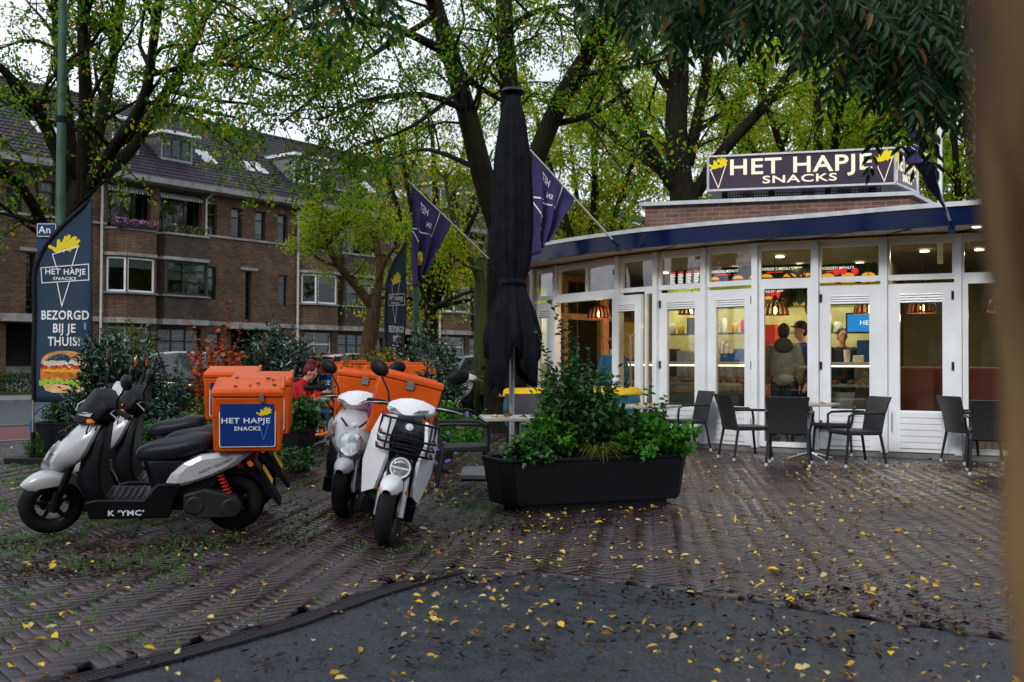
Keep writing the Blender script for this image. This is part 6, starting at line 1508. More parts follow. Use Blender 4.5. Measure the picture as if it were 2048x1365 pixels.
# ---------------------------------------------------------------- parked cars
M('car_black',(.012,.014,.018),.2,var=.1,coat=1); M('car_blue',(.06,.09,.13),.25,coat=1,metal=.3); M('car_red',(.18,.01,.012),.25,coat=1); M('car_glass',(.03,.04,.045),.05,var=.2,spec=1.0)
def car(loc,rz,label,paint):
    t=thing('parked_car',label,'car',loc,rz,'cars parked along the street')
    secs=[(-2.05,.35,.62,.70,.62),(-2.0,.25,.95,.80,.74),(-1.9,.22,1.02,.84,.78),(-1.3,.2,1.02,.87,.82),(0,.18,.98,.88,.84),(1.0,.2,.93,.87,.8),(1.7,.22,.84,.82,.7),(2.0,.28,.72,.74,.6),(2.08,.36,.6,.65,.55)]
    q=MB(); q.loft([[Vector((x,y,z)) for y,z in ((-w*.92,zb),(-w,zb+.15),(-w,zt-.2),(-wt,zt),(wt,zt),(w,zt-.2),(w,zb+.15),(w*.92,zb))] for x,zb,zt,w,wt in secs]); body=q.build('body',paint,t,smooth=35,bevel=.02)
    q=MB(); q.loft([[Vector((x,y*w,z)) for y,z in ((-1,zb),(-.86,zt),(.86,zt),(1,zb))] for x,zb,zt,w in ((-1.95,.98,1.0,.76),(-1.5,1.0,1.38,.8),(-.9,1.0,1.44,.8),(.1,.98,1.43,.8),(.9,.94,1.05,.78),(1.0,.93,.95,.76))]); q.build('windows','car_glass',t,smooth=30)
    q=MB(); q.loft([[Vector((x,y*w,z)) for y,z in ((-1,zt),(-.9,zt+.03),(.9,zt+.03),(1,zt))] for x,zt,w in ((-1.62,1.37,.66),(-.9,1.435,.69),(.1,1.425,.68),(.3,1.36,.66))]); 
    for s in (1,-1):
        for a,b in (((-1.9,s*.74,1.0),(-1.5,s*.68,1.39)),((-.2,s*.79,.98),(-.2,s*.685,1.43)),((.95,s*.76,.95),(.15,s*.685,1.43))): q.beam(a,b,.06,.04,up=(0,s,0))
    q.build('roof',paint,t,smooth=40)
    for x in (-1.3,1.3):
        for s in (1,-1):
            w=bpy.data.objects.new('wheel',None); COL.objects.link(w); w.parent=t
            MB().torus((x,s*.8,.31),.23,.085,(0,1,0),32,10).build('tyre','rubber',w,smooth=180)
            q=MB().cyl((x,s*.86,.31),(x,s*.78,.31),.17,n=20)
            for k in range(5): a=2*pi*k/5; q.beam((x,s*.87,.31),(x+.19*math.cos(a),s*.87,.31+.19*math.sin(a)),.05,.02,up=(0,1,0))
            q.build('rim','alu',w)
    for s in (1,-1):
        MB().box((-2.0,s*.66,.86),(.1,.26,.16)).build('tail_light','red_lens',t,bevel=.02); MB().box((1.98,s*.55,.68),(.14,.3,.12)).build('headlight','lens_clear',t,bevel=.02)
        MB().ell((.65,s*.96,.98),(.07,.09,.06),10,8).build('wing_mirror',paint,t,smooth=60)
    MB().box((-2.06,0,.72),(.03,.5,.11)).build('licence_plate','plate_yellow',t); MB().box((-2.04,0,.38),(.1,1.3,.16)).build('bumper','plastic_dark',t,bevel=.02)
    return t
for tt_,paint,lab in ((-12.1,'car_black','black car with red tail light parked behind the left bushes'),(-7.2,'car_red','dark red car half hidden behind the orange boxes and bicycles'),(-2.5,'car_blue','grey blue car parked left of the closed parasol')):
    car(SP(tt_,22.7),brz,lab,paint)

# leaves that came down on the lids and tables
rs=np.random.RandomState(21); P=[]
for c,r,k,z in ((cA+Matrix.Rotation(hA,3,'Z')@Vector((-.76,0,0)),.2,9,0),):
    for _ in range(k): 
        x=rs.uniform(-.2,.2); y=rs.uniform(-.2,.2); v=Matrix.Translation(cA)@Matrix.Rotation(hA,4,'Z')@Matrix.Rotation(-R(9),4,'X')@Vector((-.76+x,y,1.138)); P.append(tuple(v))
P=np.array(P); n=len(P); D=rnd_unit(rs,n); D[:,2]*=.1
o=leafcloud('fallen_leaves',P,D,np.tile([0,-.15,1.],(n,1))+rs.normal(size=(n,3))*.15,rs.uniform(.03,.06,n),.03,'fallen_brown',curl=.2); tag(o,'few dry leaves lying on the orange lid of the nearest box','fallen leaves',kind='stuff')
P=[]
for (tx,ty) in ((G(1618,920).x,G(1618,920).y),(AT(1290,900,13.4).x,13.4),(.06,10.55)):
    for _ in range(12): P.append((tx+rs.uniform(-.28,.28),ty+rs.uniform(-.28,.28),.755))
P=np.array(P); n=len(P); D=rnd_unit(rs,n); D[:,2]*=.1
o=leafcloud('fallen_leaves',P,D,np.tile([0,0,1.],(n,1))+rs.normal(size=(n,3))*.3,rs.uniform(.05,.09,n),.05,'fallen_yellow',curl=.3); tag(o,'yellow leaves lying on the grey terrace tables','fallen leaves',kind='stuff')
# ================================================================ people and the pigeon
M('skin',(.5,.27,.19),.5,var=.06); M('hair_red',(.1,.012,.012),.45,var=.3,vs=40); M('hair_dark',(.012,.01,.01),.5,var=.3,vs=40)
M('jacket_red',(.42,.008,.012),.6,var=.15,bump=.4,bs=25); M('jeans',(.02,.05,.11),.7,var=.25,bump=.2,bs=60); M('cloth_dark',(.012,.013,.02),.7,var=.3); M('hoodie_grey',(.17,.17,.12),.8,var=.2,bump=.4,bs=18); M('hood_olive',(.04,.04,.025),.8); M('jacket_blue',(.01,.03,.12),.6,var=.2,bump=.3,bs=20); M('teal_coat',(.01,.1,.2),.6); M('shoe_grey',(.2,.2,.22),.6); M('lips',(.3,.06,.05),.5); M('phone',(.015,.015,.02),.2)
def remesh(name,mb,mat,parent,vox=.012,it=4):
    me=bpy.data.meshes.new(name); me.from_pydata(mb.v,[],mb.f); me.update()
    o=bpy.data.objects.new('tmp',me); COL.objects.link(o)
    m=o.modifiers.new('r','REMESH'); m.mode='VOXEL'; m.voxel_size=vox; m.use_smooth_shade=True
    s=o.modifiers.new('s','SMOOTH'); s.iterations=it; s.factor=.5
    bpy.context.view_layer.update()
    m2=bpy.data.meshes.new_from_object(o.evaluated_get(bpy.context.evaluated_depsgraph_get())); bpy.data.objects.remove(o)
    m2.name=name
    return link(name,m2,mat,parent,smooth=180)
def limb(mb,pts,r):
    """tapered limb with round ends and joints"""
    mb.tube(pts,r,12)
    for p,q in zip(pts,r): mb.ell(p,(q,q,q),10,8)
def head(mb,c,pitch=0,yaw=0):
    Rm=Matrix.Rotation(yaw,4,'Z')@Matrix.Rotation(pitch,4,'Y'); T=Matrix.Translation(c)@Rm
    q=MB(); q.ell((0,0,.02),(.098,.078,.105),16,12); q.ell((.035,0,-.045),(.062,.058,.068),14,10); q.ell((.098,0,-.012),(.02,.013,.024),8,6); q.ell((.075,0,-.085),(.022,.025,.022),8,6)
    for s in (1,-1): q.ell((.0,s*.078,-.005),(.022,.012,.032),8,6); q.ell((.078,s*.03,.03),(.018,.024,.010),8,6)
    q.xf(T); mb.add(q.v,q.f); return T
def hand(mb,w,d,up,side,curl=.5,L=.085):
    """palm and five fingers; w wrist, d direction, up = back of the hand, side = thumb side"""
    w=Vector(w);d=Vector(d).normalized();up=Vector(up).normalized(); s=d.cross(up).normalized()*side; up=s.cross(d).normalized()*(1 if s.cross(d).dot(up)>0 else -1)
    Rm=Matrix((d,s,up)).transposed(); mb.ell(w+d*.045,(.05,.038,.016),12,8,rot=Rm)
    for k,(o,l) in enumerate(((.027,.072),(.009,.08),(-.009,.075),(-.027,.058))):
        a=w+d*.085+s*o; b=a+d*l*.45-up*l*.1*curl; c=b+d*l*.3*(1-curl*.5)-up*l*.35*curl; e=c+d*l*.1-up*l*.3*curl; mb.tube([a-d*.02,a,b,c,e],[.009,.009,.0085,.008,.006],8)
    a=w+d*.03+s*.035; mb.tube([a-s*.015,a+s*.012+d*.02,a+s*.018+d*.045-up*.01,a+s*.012+d*.062-up*.02],[.012,.011,.0095,.007],8)
# seated woman
wm=thing('person','red haired woman in red jacket and jeans, seated, looking at her phone','person',Vector(((597-1024)/2162*15.9,15.9,0)),R(2))
b=MB(); HC=Vector((.17,0,1.115)); T=head(b,HC,R(28)); limb(b,[(.07,0,.94),(.12,0,1.02),(.15,0,1.07)],[.06,.05,.05])
b.ell((.0,0,.72),(.10,.15,.24),14,10); b.ell((0,0,.52),(.13,.17,.10),14,10)
for s in (1,-1):
    limb(b,[(.05,s*.15,.93),(.13,s*.21,.70),(.34,s*.09,.80),(.38,s*.07,.82)],[.045,.038,.028,.024]); hand(b,(.375,s*.065,.82),(.9,-s*.3,.25),(.1,s*.8,.5),1 if s>0 else -1,.75)
    limb(b,[(.0,s*.09,.50),(.45,s*.11,.53),(.42 if s>0 else .50,s*.10,.12)],[.075,.055,.036])
b_=remesh('body',b,'skin',wm,.0085,3)
q=MB(); q.ell((-.005,0,.75),(.125,.175,.27),16,12); q.ell((.045,0,.93),(.10,.155,.075),14,10); q.ell((0,0,.54),(.155,.185,.12),14,10); q.tube([(.05,0,.95),(.085,0,1.02)],[.085,.075],12)
for s in (1,-1): limb(q,[(.05,s*.155,.92),(.13,s*.215,.70),(.22,s*.16,.74),(.34,s*.09,.80)],[.068,.06,.052,.04])
remesh('jacket',q,'jacket_red',wm,.013,3)
q=MB(); q.ell((-.02,0,1.0),(.09,.10,.05),14,8); remesh('hood','x' and q,'cloth_dark',wm,.012,3)
q=MB(); 
for s in (1,-1): limb(q,[(.0,s*.09,.50),(.22,s*.1,.54),(.46,s*.115,.535),(.43 if s>0 else .51,s*.10,.13)],[.1,.09,.072,.05])
q.ell((0,0,.5),(.15,.18,.1),14,10); remesh('jeans',q,'jeans',wm,.013,3)
for s,x in ((1,.42),(-1,.50)): q=MB(); q.ell((x+.07,s*.10,.05),(.13,.045,.045),12,8); q.ell((x,s*.10,.09),(.055,.045,.06),10,8); remesh('shoe',q,'shoe_grey',wm,.012,2)
q=MB(); q.ell((-.02,0,.045),(.098,.089,.092),16,12); q.ell((-.04,0,.0),(.07,.084,.08),14,10); q.ell((-.06,0,.145),(.05,.05,.042),12,10); q.ell((-.02,0,.155),(.03,.035,.03),12,10); q.xf(T); remesh('hair',q,'hair_red',wm,.009,3)
q=MB(); 
for s in (1,-1): q.torus((.097,s*.033,.022),.022,.003,(1,0,0),18,5); q.tube([(.09,s*.055,.025),(.0,s*.083,.02)],.003,5)
q.tube([(.1,-.011,.024),(.103,.011,.024)],.003,5); q.xf(T); q.build('glasses','pole_metal',wm,smooth=60)
q=MB(); 
for s in (1,-1): q.ell((.091,s*.03,.018),(.008,.013,.008),8,6)
q.xf(T); q.build('eye','cloth_dark',wm,smooth=180); q=MB(); q.ell((.092,0,-.055),(.01,.02,.006),8,6); q.xf(T); q.build('lips','lips',wm,smooth=180)
ph=MB().box((0,0,0),(.008,.07,.145),rot=Matrix.Rotation(R(55),3,'Y')).build('mobile_phone','phone',bevel=.004); ph.location=wm.location+Vector((.455,0,.865)); tag(ph,'dark mobile phone held in both hands of the red haired woman','phone')
def standing(loc,rz,label,top,legs='cloth_dark',hair='hair_dark',h=1.0,hood=None,cap=None,topl=None):
    t=thing('person',label,'person',loc,rz); t.scale=(h,h,h)
    b=MB(); T=head(b,Vector((.03,0,1.63))); limb(b,[(0,0,1.40),(.01,0,1.50),(.02,0,1.56)],[.07,.055,.055]); b.ell((0,0,1.2),(.10,.16,.27),14,10); b.ell((0,0,.95),(.11,.16,.12),14,10)
    for s in (1,-1): limb(b,[(0,s*.17,1.40),(-.02,s*.24,1.12),(.08,s*.23,.88)],[.045,.038,.026]); hand(b,(.085,s*.23,.87),(.3,0,-1),(0,s,0),1 if s<0 else -1,.5); limb(b,[(0,s*.09,.92),(.02,s*.1,.5),(0,s*.1,.09)],[.085,.06,.042]); b.ell((.05,s*.1,.045),(.12,.045,.045),10,8)
    remesh('body',b,'skin',t,.014,3)
    q=MB(); q.ell((0,0,1.17),(.14,.20,.31),16,12); q.ell((0,0,1.38),(.11,.19,.09),14,10); q.ell((0,0,.93),(.145,.19,.1),14,10)
    for s in (1,-1): limb(q,[(0,s*.185,1.39),(-.02,s*.255,1.12),(.07,s*.235,.91)],[.075,.065,.05])
    remesh('jacket',q,top,t,.017,3)
    q=MB()
    for s in (1,-1): limb(q,[(0,s*.09,.92),(.02,s*.1,.5),(0,s*.1,.1)],[.105,.082,.065])
    remesh('trousers',q,legs,t,.018,3)
    for s in (1,-1): q=MB(); q.ell((.05,s*.1,.05),(.135,.052,.05),10,8); remesh('shoe',q,'cloth_dark',t,.015,2)
    q=MB(); q.ell((-.02,0,.05),(.099,.09,.095),16,12); q.ell((-.04,0,.0),(.075,.086,.09),14,10); q.xf(T); remesh('hair',q,hair,t,.012,3)
    if hood: q=MB(); q.ell((-.09,0,1.44),(.08,.14,.12),14,10); q.ell((-.02,0,1.48),(.1,.12,.06),14,10); remesh('hood',q,hood,t,.014,3)
    if cap: q=MB(); q.ell((-.01,0,.07),(.105,.095,.085),16,12); q.ell((.1,0,.06),(.07,.07,.012),12,6); q.xf(T); remesh('cap',q,cap,t,.012,2)
    q=MB(); 
    for s in (1,-1): q.ell((.092,s*.03,.018),(.008,.012,.007),8,6)
    q.xf(T); q.build('eye','cloth_dark',t,smooth=180)
    return t
standing(off(1567,.75)+Vector((0,0,.06)),R(75),'customer in grey hoodie seen from behind through the glass','hoodie_grey',h=1.03,hood='hood_olive')
standing(off(1604,1.0)+Vector((0,0,.06)),R(-160),'customer in blue jacket and dark cap beside the one in the grey hoodie','jacket_blue',h=1.05,cap='cloth_dark')
standing(off(1684,3.0)+Vector((0,0,.06)),R(-95),'man in dark shirt standing behind the counter below the blue television','cloth_dark',h=1.03)
standing(off(1226,.8)+Vector((0,0,.06)),R(100),'person in teal blue coat inside, half hidden by the open door','teal_coat',h=.93,legs='cloth_dark')
# pigeon
M('pigeon_grey',(.09,.1,.13),.6,var=.3,vs=30); M('pigeon_dark',(.03,.035,.05),.6,var=.4,vs=40); M('pigeon_foot',(.45,.1,.1),.6)
pg=thing('pigeon','grey pigeon standing on the paving between the white scooter and the wicker chair','bird',G(868,957),R(172))
q=MB(); q.ell((0,0,.125),(.12,.062,.062),16,12,rot=Matrix.Rotation(R(-14),3,'Y')); q.tube([(.08,0,.15),(.105,0,.2),(.115,0,.225)],[.045,.03,.026],12); q.ell((.122,0,.235),(.03,.022,.024),12,8); q.cyl((.14,0,.232),(.168,0,.224),.007,.002,n=8); q.tube([(-.08,0,.105),(-.2,0,.07)],[.035,.016],8); remesh('body',q,'pigeon_grey',pg,.006,2)
q=MB()
for s in (1,-1): q.ell((-.05,s*.05,.125),(.13,.014,.04),12,8,rot=Matrix.Rotation(R(-12)*-1*-1,3,'Y'))
q.build('wing','pigeon_dark',pg,smooth=180)
for s in (1,-1):
    q=MB(); q.tube([(.0,s*.025,.08),(.01,s*.025,.01)],[.006,.004],6)
    for a in (-.5,0,.5,pi): q.tube([(.01,s*.025,.008),(.01+.035*math.cos(a),s*.025+.035*math.sin(a),.003)],[.004,.002],5)
    q.build('leg','pigeon_foot',pg)
# ================================================================ trees
def barkmat(name,c1,c2,moss):
    m,t,b=_new(name); N=t.nodes; L=t.links
    c=N.new('ShaderNodeTexCoord'); mp_=N.new('ShaderNodeMapping'); mp_.inputs['Scale'].default_value=(9,9,1.6); L.new(c.outputs['Object'],mp_.inputs[0])
    n=N.new('ShaderNodeTexNoise'); n.inputs['Scale'].default_value=2.2; n.inputs['Detail'].default_value=8; L.new(mp_.outputs[0],n.inputs['Vector'])
    r=N.new('ShaderNodeValToRGB'); e=r.color_ramp.elements; e[0].position=.35; e[0].color=(*c1,1); e[1].position=.7; e[1].color=(*c2,1); L.new(n.outputs['Fac'],r.inputs[0])
    n2=N.new('ShaderNodeTexNoise'); n2.inputs['Scale'].default_value=1.1; n2.inputs['Detail'].default_value=5; L.new(c.outputs['Object'],n2.inputs['Vector'])
    mr=N.new('ShaderNodeMapRange'); mr.inputs[1].default_value=.48; mr.inputs[2].default_value=.66; mr.inputs[4].default_value=.75; L.new(n2.outputs['Fac'],mr.inputs[0])
    mx=N.new('ShaderNodeMixRGB'); mx.inputs[2].default_value=(*moss,1); L.new(mr.outputs[0],mx.inputs[0]); L.new(r.outputs[0],mx.inputs[1]); L.new(mx.outputs[0],b.inputs['Base Color'])
    b.inputs['Roughness'].default_value=.9; b.inputs['Specular IOR Level'].default_value=.15; bp=N.new('ShaderNodeBump'); bp.inputs['Strength'].default_value=.8; bp.inputs['Distance'].default_value=.05; L.new(n.outputs['Fac'],bp.inputs['Height']); L.new(bp.outputs[0],b.inputs['Normal'])
barkmat('bark',(.005,.004,.003),(.022,.017,.012),(.016,.022,.006)); barkmat('bark_brown',(.05,.028,.014),(.15,.09,.05),(.06,.06,.02)); barkmat('bark_green',(.05,.055,.025),(.1,.11,.05),(.07,.1,.03)); barkmat('bark_near',(.04,.022,.009),(.3,.18,.08),(.05,.035,.012))
leafmat('crown_dark',[(0,(.03,.11,.006)),(.5,(.11,.29,.01)),(.82,(.26,.46,.015)),(.93,(.6,.45,.01)),(1,(.5,.18,.008))],.5,.62)  # green lifted in the colour itself for backlit foliage
leafmat('crown_mid',[(0,(.08,.22,.008)),(.4,(.24,.48,.015)),(.75,(.55,.68,.03)),(.9,(.55,.42,.02)),(1,(.5,.2,.02))],.5,.7)  # leaf colours raised to stand in for backlight
leafmat('crown_yellow',[(0,(.12,.28,.01)),(.5,(.3,.48,.015)),(.8,(.7,.62,.02)),(1,(.75,.42,.02))],.5,.7)  # backlight brightness put into these leaf colours as well
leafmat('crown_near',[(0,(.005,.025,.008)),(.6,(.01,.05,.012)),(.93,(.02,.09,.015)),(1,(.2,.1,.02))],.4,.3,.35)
def tree(label,base,trunk,limbs,n2,n3,leaf_n,mat,L,bark='bark',seed=0,spread=.9,len2=2.2,len3=1.0,kind_lab='tree',up=.35,start=.25,droop=.15,rad_clip=None,Wr=.62):
    rs=np.random.RandomState(seed+500); base=Vector(base); t=thing('street_tree',label,'tree',base,group='trees around the snack bar')
    q=MB(); q.tube(trunk[0],trunk[1],14)
    LP=[];LD=[]
    def seg(pts,f):
        k=f*(len(pts)-1); i=min(int(k),len(pts)-2); u=k-i; return pts[i].lerp(pts[i+1],u),(pts[i+1]-pts[i]).normalized(),i,u
    twigs=[]
    for pts,r0,r1 in limbs:
        pts=[Vector(p) for p in pts]; sp=smooth(pts,3); nr=len(sp); rr=[r0+(r1-r0)*i/(nr-1) for i in range(nr)]; q.tube(sp,rr,10)
        Lt=sum((b-a).length for a,b in zip(sp[:-1],sp[1:])); m=max(3,int(n2*Lt))
        for j in range(m):
            f=start+(1-start)*rs.rand(); p,d,i,u=seg(sp,f); v=Vector(rnd_unit(rs,1)[0]); v=(v-d*v.dot(d)).normalized(); dd=(v*spread+d*.8+Vector((0,0,up))).normalized(); l=len2*rs.uniform(.5,1.2)*(1.15-.5*f)
            r=min(r0+(r1-r0)*f,.07)*.55
            pp_=[p]; cur=p; cd=dd
            for k in range(4): cd=(cd+Vector(rs.normal(size=3)*.22)+Vector((0,0,-droop*k*.4))).normalized(); cur=cur+cd*l/4; pp_.append(cur)
            q.tube(pp_,[r,r*.8,r*.6,r*.4,r*.22],5,cap=False); 
            for k in range(n3):
                f2=.2+.8*rs.rand(); p2,d2,_,_=seg(pp_,f2); v=Vector(rnd_unit(rs,1)[0]); e2=(v*.9+d2*.7+Vector((0,0,-droop))).normalized(); l3=len3*rs.uniform(.4,1.1); p3=p2+e2*l3*.5+Vector(rs.normal(size=3)*.05); p4=p3+(e2+Vector((0,0,-droop))).normalized()*l3*.5
                q.tube([p2,p3,p4],[r*.3,r*.2,.003],3,cap=False); twigs.append((p2,p3,p4))
    A=np.array([[tuple(a),tuple(b),tuple(c)] for a,b,c in twigs]); nt_=len(A); m=leaf_n
    tt=rs.uniform(.1,1.05,(nt_,m)); P=(1-tt)[...,None]**2*A[:,None,0]+(2*tt*(1-tt))[...,None]*A[:,None,1]+(tt**2)[...,None]*A[:,None,2]
    P=P.reshape(-1,3)+rs.normal(size=(nt_*m,3))*L*.8; n=len(P); D=rnd_unit(rs,n)*.8+np.array([0,0,-.55]); Nn=rnd_unit(rs,n)+np.array([0,0,.5])
    q.v=[tuple(Vector(v)-base) for v in q.v]; q.build('trunk',bark,t,smooth=70)
    Pl=P-np.array(base)
    leafcloud('crown',Pl,D,Nn,rs.uniform(.55,1.2,n)*L,rs.uniform(.5,1.0,n)*L*Wr,mat,t,curl=.15)
    return t,n
def PL_(D,*pts): 
    out=[]
    for i,p in enumerate(pts): out.append(AT(p[0],p[1],D+(p[2] if len(p)>2 else 0)))
    return out
def gnd(px,D): v=AT(px,700,D); v.z=-.03; return v
NL=0
# left tree
D=16.5; b0=gnd(150,D)
NL+=tree('dark many limbed tree behind the lamp post at the left',b0,([b0,AT(150,600,D),AT(153,430,D),AT(160,365,D)],[.28,.21,.2,.21]),
 [(PL_(D,(150,400),(95,260,-.5),(35,170,-1),(-60,80,-1.5)),.12,.04),(PL_(D,(150,380),(128,190,.3),(112,20,.5),(100,-160,.8)),.12,.06),(PL_(D,(165,380),(172,200,-.4),(165,60,-.6),(172,-150,-1)),.125,.06),
  (PL_(D,(172,370),(212,190,.8),(235,60,1.3),(262,-120,1.8)),.115,.05),(PL_(D,(180,375),(225,300,-.6),(285,205,-1.2),(305,100,-1.6),(330,-100,-2.2)),.11,.045),(PL_(D,(195,360),(262,300,.6),(330,190,1.2),(400,60,1.8),(440,-60,2.2)),.11,.05),
  (PL_(D,(130,600),(85,450,-.8),(20,350,-1.6),(-70,330,-2)),.1,.05),(PL_(D,(300,150,-1.2),(400,130,-1.2),(500,135,-1.4),(580,160,-1.6)),.045,.015),(PL_(D,(330,180,1),(420,200,1),(520,210,1)),.045,.015),(PL_(D,(290,205,-1),(370,215,-1.4),(470,235,-2)),.04,.015)],
 2.4,8,23,'crown_dark',.075,seed=1,len2=1.7,len3=.8,start=.2)[1]
# centre tree behind the parasol
D=19.8; b0=gnd(1012,D)
NL+=tree('large dark tree rising behind the closed parasol',b0,([b0,AT(1012,640,D),AT(1012,500,D),AT(1018,430,D)],[.42,.36,.34,.36]),
 [(PL_(D,(1008,480),(968,360),(935,230),(900,110),(855,-40),(820,-160)),.23,.12),(PL_(D,(1015,450),(1022,250,.6),(1010,60,1),(1000,-160,1.2)),.22,.14),(PL_(D,(1030,450),(1075,310,-.4),(1130,185,-.8),(1200,70,-1.2),(1270,-60,-1.6)),.2,.12),
  (PL_(D,(905,140),(950,170,.8),(1000,200,1.6)),.08,.04),(PL_(D,(900,110),(800,60,-1),(700,40,-2),(600,60,-3)),.09,.03),(PL_(D,(930,220),(850,190,-1.5),(740,200,-2.5),(640,240,-3.5)),.07,.02),(PL_(D,(1100,250),(1180,230,-1.2),(1260,180,-2)),.07,.03),(PL_(D,(870,0),(740,-40,-2),(620,-30,-4)),.08,.03),(PL_(D,(960,340),(860,300,1.5),(780,310,2.5)),.06,.02),(PL_(D,(860,40),(760,100,-1.5),(660,170,-2.5),(560,250,-3)),.06,.015),(PL_(D,(830,-30),(700,-10,-3),(560,40,-5),(450,90,-6)),.07,.02),(PL_(D,(920,180),(830,250,-2),(730,290,-3)),.05,.015),(PL_(D,(1010,60,1),(1080,20,0),(1160,10,-1)),.07,.03),(PL_(D,(1150,150,-1),(1230,140,-2),(1330,120,-3)),.06,.02)],
 2.4,8,26,'crown_dark',.08,seed=2,len2=2.3,len3=1.0,start=.3)[1]
# trees behind the bar
D=27; b0=gnd(1368,D)
NL+=tree('broad forked tree behind the snack bar left of the roof sign',b0,([b0,AT(1368,500,D),AT(1372,420,D),AT(1368,370,D)],[.48,.40,.38,.38]),
 [(PL_(D,(1365,400),(1352,260),(1358,120),(1350,-120)),.32,.22),(PL_(D,(1355,385),(1300,300,-.5),(1245,190,-1),(1200,90,-1.5),(1130,-40,-2)),.17,.08),(PL_(D,(1360,370),(1290,320,1),(1200,250,2),(1110,220,3)),.13,.05),(PL_(D,(1385,400),(1440,310,-.5),(1530,210,-1),(1610,100,-1.5),(1660,-20,-2)),.17,.08),(PL_(D,(1375,330),(1405,190,.6),(1425,60,1),(1450,-120,1.6)),.16,.09),(PL_(D,(1350,200),(1300,130),(1240,60),(1190,-80)),.1,.05)],
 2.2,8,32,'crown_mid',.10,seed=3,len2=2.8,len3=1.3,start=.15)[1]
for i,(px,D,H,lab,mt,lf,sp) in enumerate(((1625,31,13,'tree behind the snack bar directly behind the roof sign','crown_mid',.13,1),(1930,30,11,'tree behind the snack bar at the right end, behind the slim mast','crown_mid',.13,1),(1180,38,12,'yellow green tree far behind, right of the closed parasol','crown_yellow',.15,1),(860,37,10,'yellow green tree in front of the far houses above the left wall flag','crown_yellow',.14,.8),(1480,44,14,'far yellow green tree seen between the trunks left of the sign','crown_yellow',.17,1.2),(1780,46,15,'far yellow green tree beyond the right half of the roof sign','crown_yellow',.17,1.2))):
    b0=gnd(px,D); rs=np.random.RandomState(40+i); x,y=b0.x,b0.y; limbs=[]
    th=H*.28
    for k in range(7):
        a=2*pi*k/7+rs.normal()*.3; r=H*.28*sp; z0=th+rs.uniform(-.1,.5)*th*.5
        limbs.append(([Vector((x,y,z0)),Vector((x+math.cos(a)*r*.4,y+math.sin(a)*r*.4,z0+H*.22)),Vector((x+math.cos(a)*r*.8,y+math.sin(a)*r*.8,z0+H*.42)),Vector((x+math.cos(a)*r*1.15,y+math.sin(a)*r*1.15,z0+H*.6))],.13,.04))
    for k in range(5):
        a=2*pi*k/5+.4; r=H*.36*sp; limbs.append(([Vector((x,y,th*1.1)),Vector((x+math.cos(a)*r*.6,y+math.sin(a)*r*.6,th*1.25)),Vector((x+math.cos(a)*r,y+math.sin(a)*r,th*1.3))],.08,.03))
    limbs.append(([Vector((x,y,th)),Vector((x+.2,y,H*.55)),Vector((x,y+.2,H*.95))],.2,.06))
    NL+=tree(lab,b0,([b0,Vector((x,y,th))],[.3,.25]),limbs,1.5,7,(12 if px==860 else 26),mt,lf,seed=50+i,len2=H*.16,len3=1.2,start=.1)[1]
# small street tree with golden leaves, thick twisted trunk
D=25; b0=gnd(738,D)
NL+=tree('small street tree with thick brown trunk and yellow leaves left of the small banner',b0,([b0,AT(736,700,D),AT(745,640,D),AT(752,590,D)],[.27,.2,.17,.16]),
 [(PL_(D,(748,620),(715,575,-.3),(680,535,-.6),(655,490,-.8),(640,440,-1)),.12,.05),(PL_(D,(752,600),(760,540,.2),(750,480,.4),(730,430,.5)),.11,.05),(PL_(D,(755,560),(785,500,0),(830,480,-.2),(870,465,-.3)),.06,.02),(PL_(D,(655,490,-.8),(690,450,-1),(720,430,-1)),.05,.02),(PL_(D,(680,535,-.6),(640,520,-.8),(615,500,-1)),.04,.02)],
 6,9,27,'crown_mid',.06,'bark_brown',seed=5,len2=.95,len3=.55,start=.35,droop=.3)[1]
D=23; b0=gnd(962,D)
NL+=tree('slender tree with greenish trunk just left of the closed parasol',b0,([b0,AT(964,640,D),AT(962,570,D),AT(966,520,D)],[.2,.16,.15,.14]),
 [(PL_(D,(962,570),(935,500,-.4),(905,430,-.8),(890,350,-1)),.09,.04),(PL_(D,(966,520),(990,430,.3),(1000,330,.5)),.1,.05),(PL_(D,(964,540),(930,530,-1),(895,505,-1.5)),.05,.02)],
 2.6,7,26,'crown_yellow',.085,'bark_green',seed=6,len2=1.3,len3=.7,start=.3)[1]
# near tree: trunk at the right edge of the picture and hanging compound leaves
b0=Vector((.285,.47,-.03)); t=thing('street_tree','blurred brown trunk close to the camera at the right edge','tree',b0,group='trees around the snack bar')
q=MB(); tr=[Vector((.345,.48,-.03)),Vector((.318,.475,.5)),Vector((.302,.47,1.0)),Vector((.293,.47,1.28)),Vector((.284,.47,1.5)),Vector((.30,.55,2.4)),Vector((.40,.8,3.4))]
q.tube(smooth(tr,3),[.1,.088,.087,.079,.08,.073,.077,.072,.077,.074,.079,.083,.08,.084,.079,.082,.076,.077,.07],24)
rs=np.random.RandomState(8)
brs=[[tr[6],Vector((.9,2.4,3.5)),Vector((1.5,4.2,3.4)),Vector((1.6,5.5,3.3))],[tr[6],Vector((.6,2.6,3.9)),Vector((.3,4.2,3.7)),Vector((0,5.4,3.55))],[tr[6],Vector((1.4,2.4,3.9)),Vector((2.2,3.8,3.7)),Vector((2.6,5,3.4))],[tr[6],Vector((.2,1.0,4.5)),Vector((-.8,.6,5.0))],[tr[6],Vector((-.2,3,4.2)),Vector((-1.0,4.6,4.1)),Vector((-1.3,5.6,3.9))]]
for b_ in brs: q.tube(smooth(b_,4),[.09-.075*i/(4*(len(b_)-1)) for i in range(4*(len(b_)-1)+1)],8)
P=[];Dd=[];Nn=[];Ls=[]
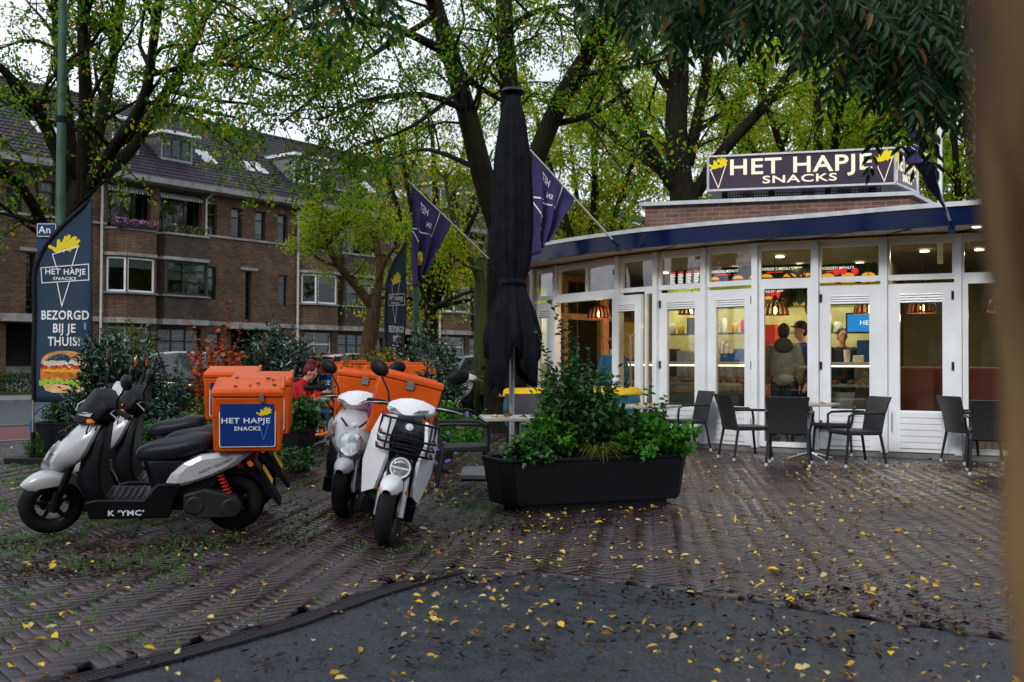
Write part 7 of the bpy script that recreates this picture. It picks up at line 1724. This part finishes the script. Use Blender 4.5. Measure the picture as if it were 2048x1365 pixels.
zone=[(1620,1920,-120,30,120),(1430,1620,-100,-20,45),(1300,1450,-90,-20,22),(1760,1900,20,90,50),(1790,1890,90,150,20),(1780,1830,180,225,4),(1130,1320,-90,-50,14),(620,730,-90,-45,10)]
for x0,x1,y0,y1,k in zone:
    for _ in range(k):
        D=rs.uniform(5.0,7.0); a=AT(rs.uniform(x0,x1),rs.uniform(y0,y1),D); l=rs.uniform(.28,.45); h=Vector((rs.normal()*.35,rs.normal()*.35,-1)).normalized()*l
        s=Vector((rs.normal(),rs.normal(),0)).normalized()*l*.5
        pts=[a-h*.2,a+s*.4+h*.15,a+s*.8+h*.5,a+s+h]
        q.tube([a-h*.6-s*.7,*pts],[.004,.003,.0025,.002,.001],4,cap=False)
        for k2 in range(8):
            f=(k2+1)/8.5*3; i=min(int(f),2); p=pts[i].lerp(pts[i+1],f-i); d=(pts[i+1]-pts[i]).normalized(); sd_=d.cross(Vector((rs.normal()*.3,rs.normal()*.3-1,.2))).normalized()
            for sg in (1,-1): P.append(p); Dd.append(sd_*sg*.8+d*.6+Vector((0,0,-.3))); Nn.append((rs.normal()*.4,-1,.5)); Ls.append(.105*(1-.4*abs(k2/8-.45)))
        P.append(pts[3]); Dd.append(pts[3]-pts[2]); Nn.append((0,-1,.3)); Ls.append(.085)
q.v=[tuple(Vector(v)-b0) for v in q.v]; q.build('trunk','bark_near',t,smooth=180)
P=np.array([tuple(p) for p in P])-np.array(b0); Ls=np.array(Ls)
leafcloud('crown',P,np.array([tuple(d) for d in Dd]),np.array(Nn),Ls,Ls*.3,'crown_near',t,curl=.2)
src=[o for o in list(COL.objects) if o.get('label','').startswith('broad forked tree')][0]
for k,(x,y,sc_) in enumerate(((-7.5,-13.5,.8),(-17,-11,.75),(-1,-17,.8))):
    o=dup(src,loc=(x,y,-.03)); o.scale=(sc_,sc_,sc_); o['label']='tree mirrored in the %s of the snack bar'%('middle panes','right hand panes','left transom panes')[k]
# brick row across the road behind the camera: seen only as reflections in the panes
rb=thing('brick_house','brick house row mirrored in the glass of the snack bar','house',(0,-24,0))
mb=MB(); ops=[]
for k in range(22):
    for z in (1,4.1,7.2): ops.append((k*3+.6,k*3+2.2,z,z+1.6))
wallseg(mb,(33,-24),(-33,-24),0,10,ops,.3); mb.build('wall','house_brick',rb,world=True)
mb=MB(); mb.quad((33,-24.3,0),(-33,-24.3,0),(-33,-24.3,10),(33,-24.3,10)); mb.build('pane','car_glass',rb,world=True)
mb=MB(); mb.loft([[Vector((x,-23.6,10)),Vector((x,-28,14)),Vector((x,-34,10))] for x in (-33,33)]); mb.build('roof','roof_tile',rb,world=True)
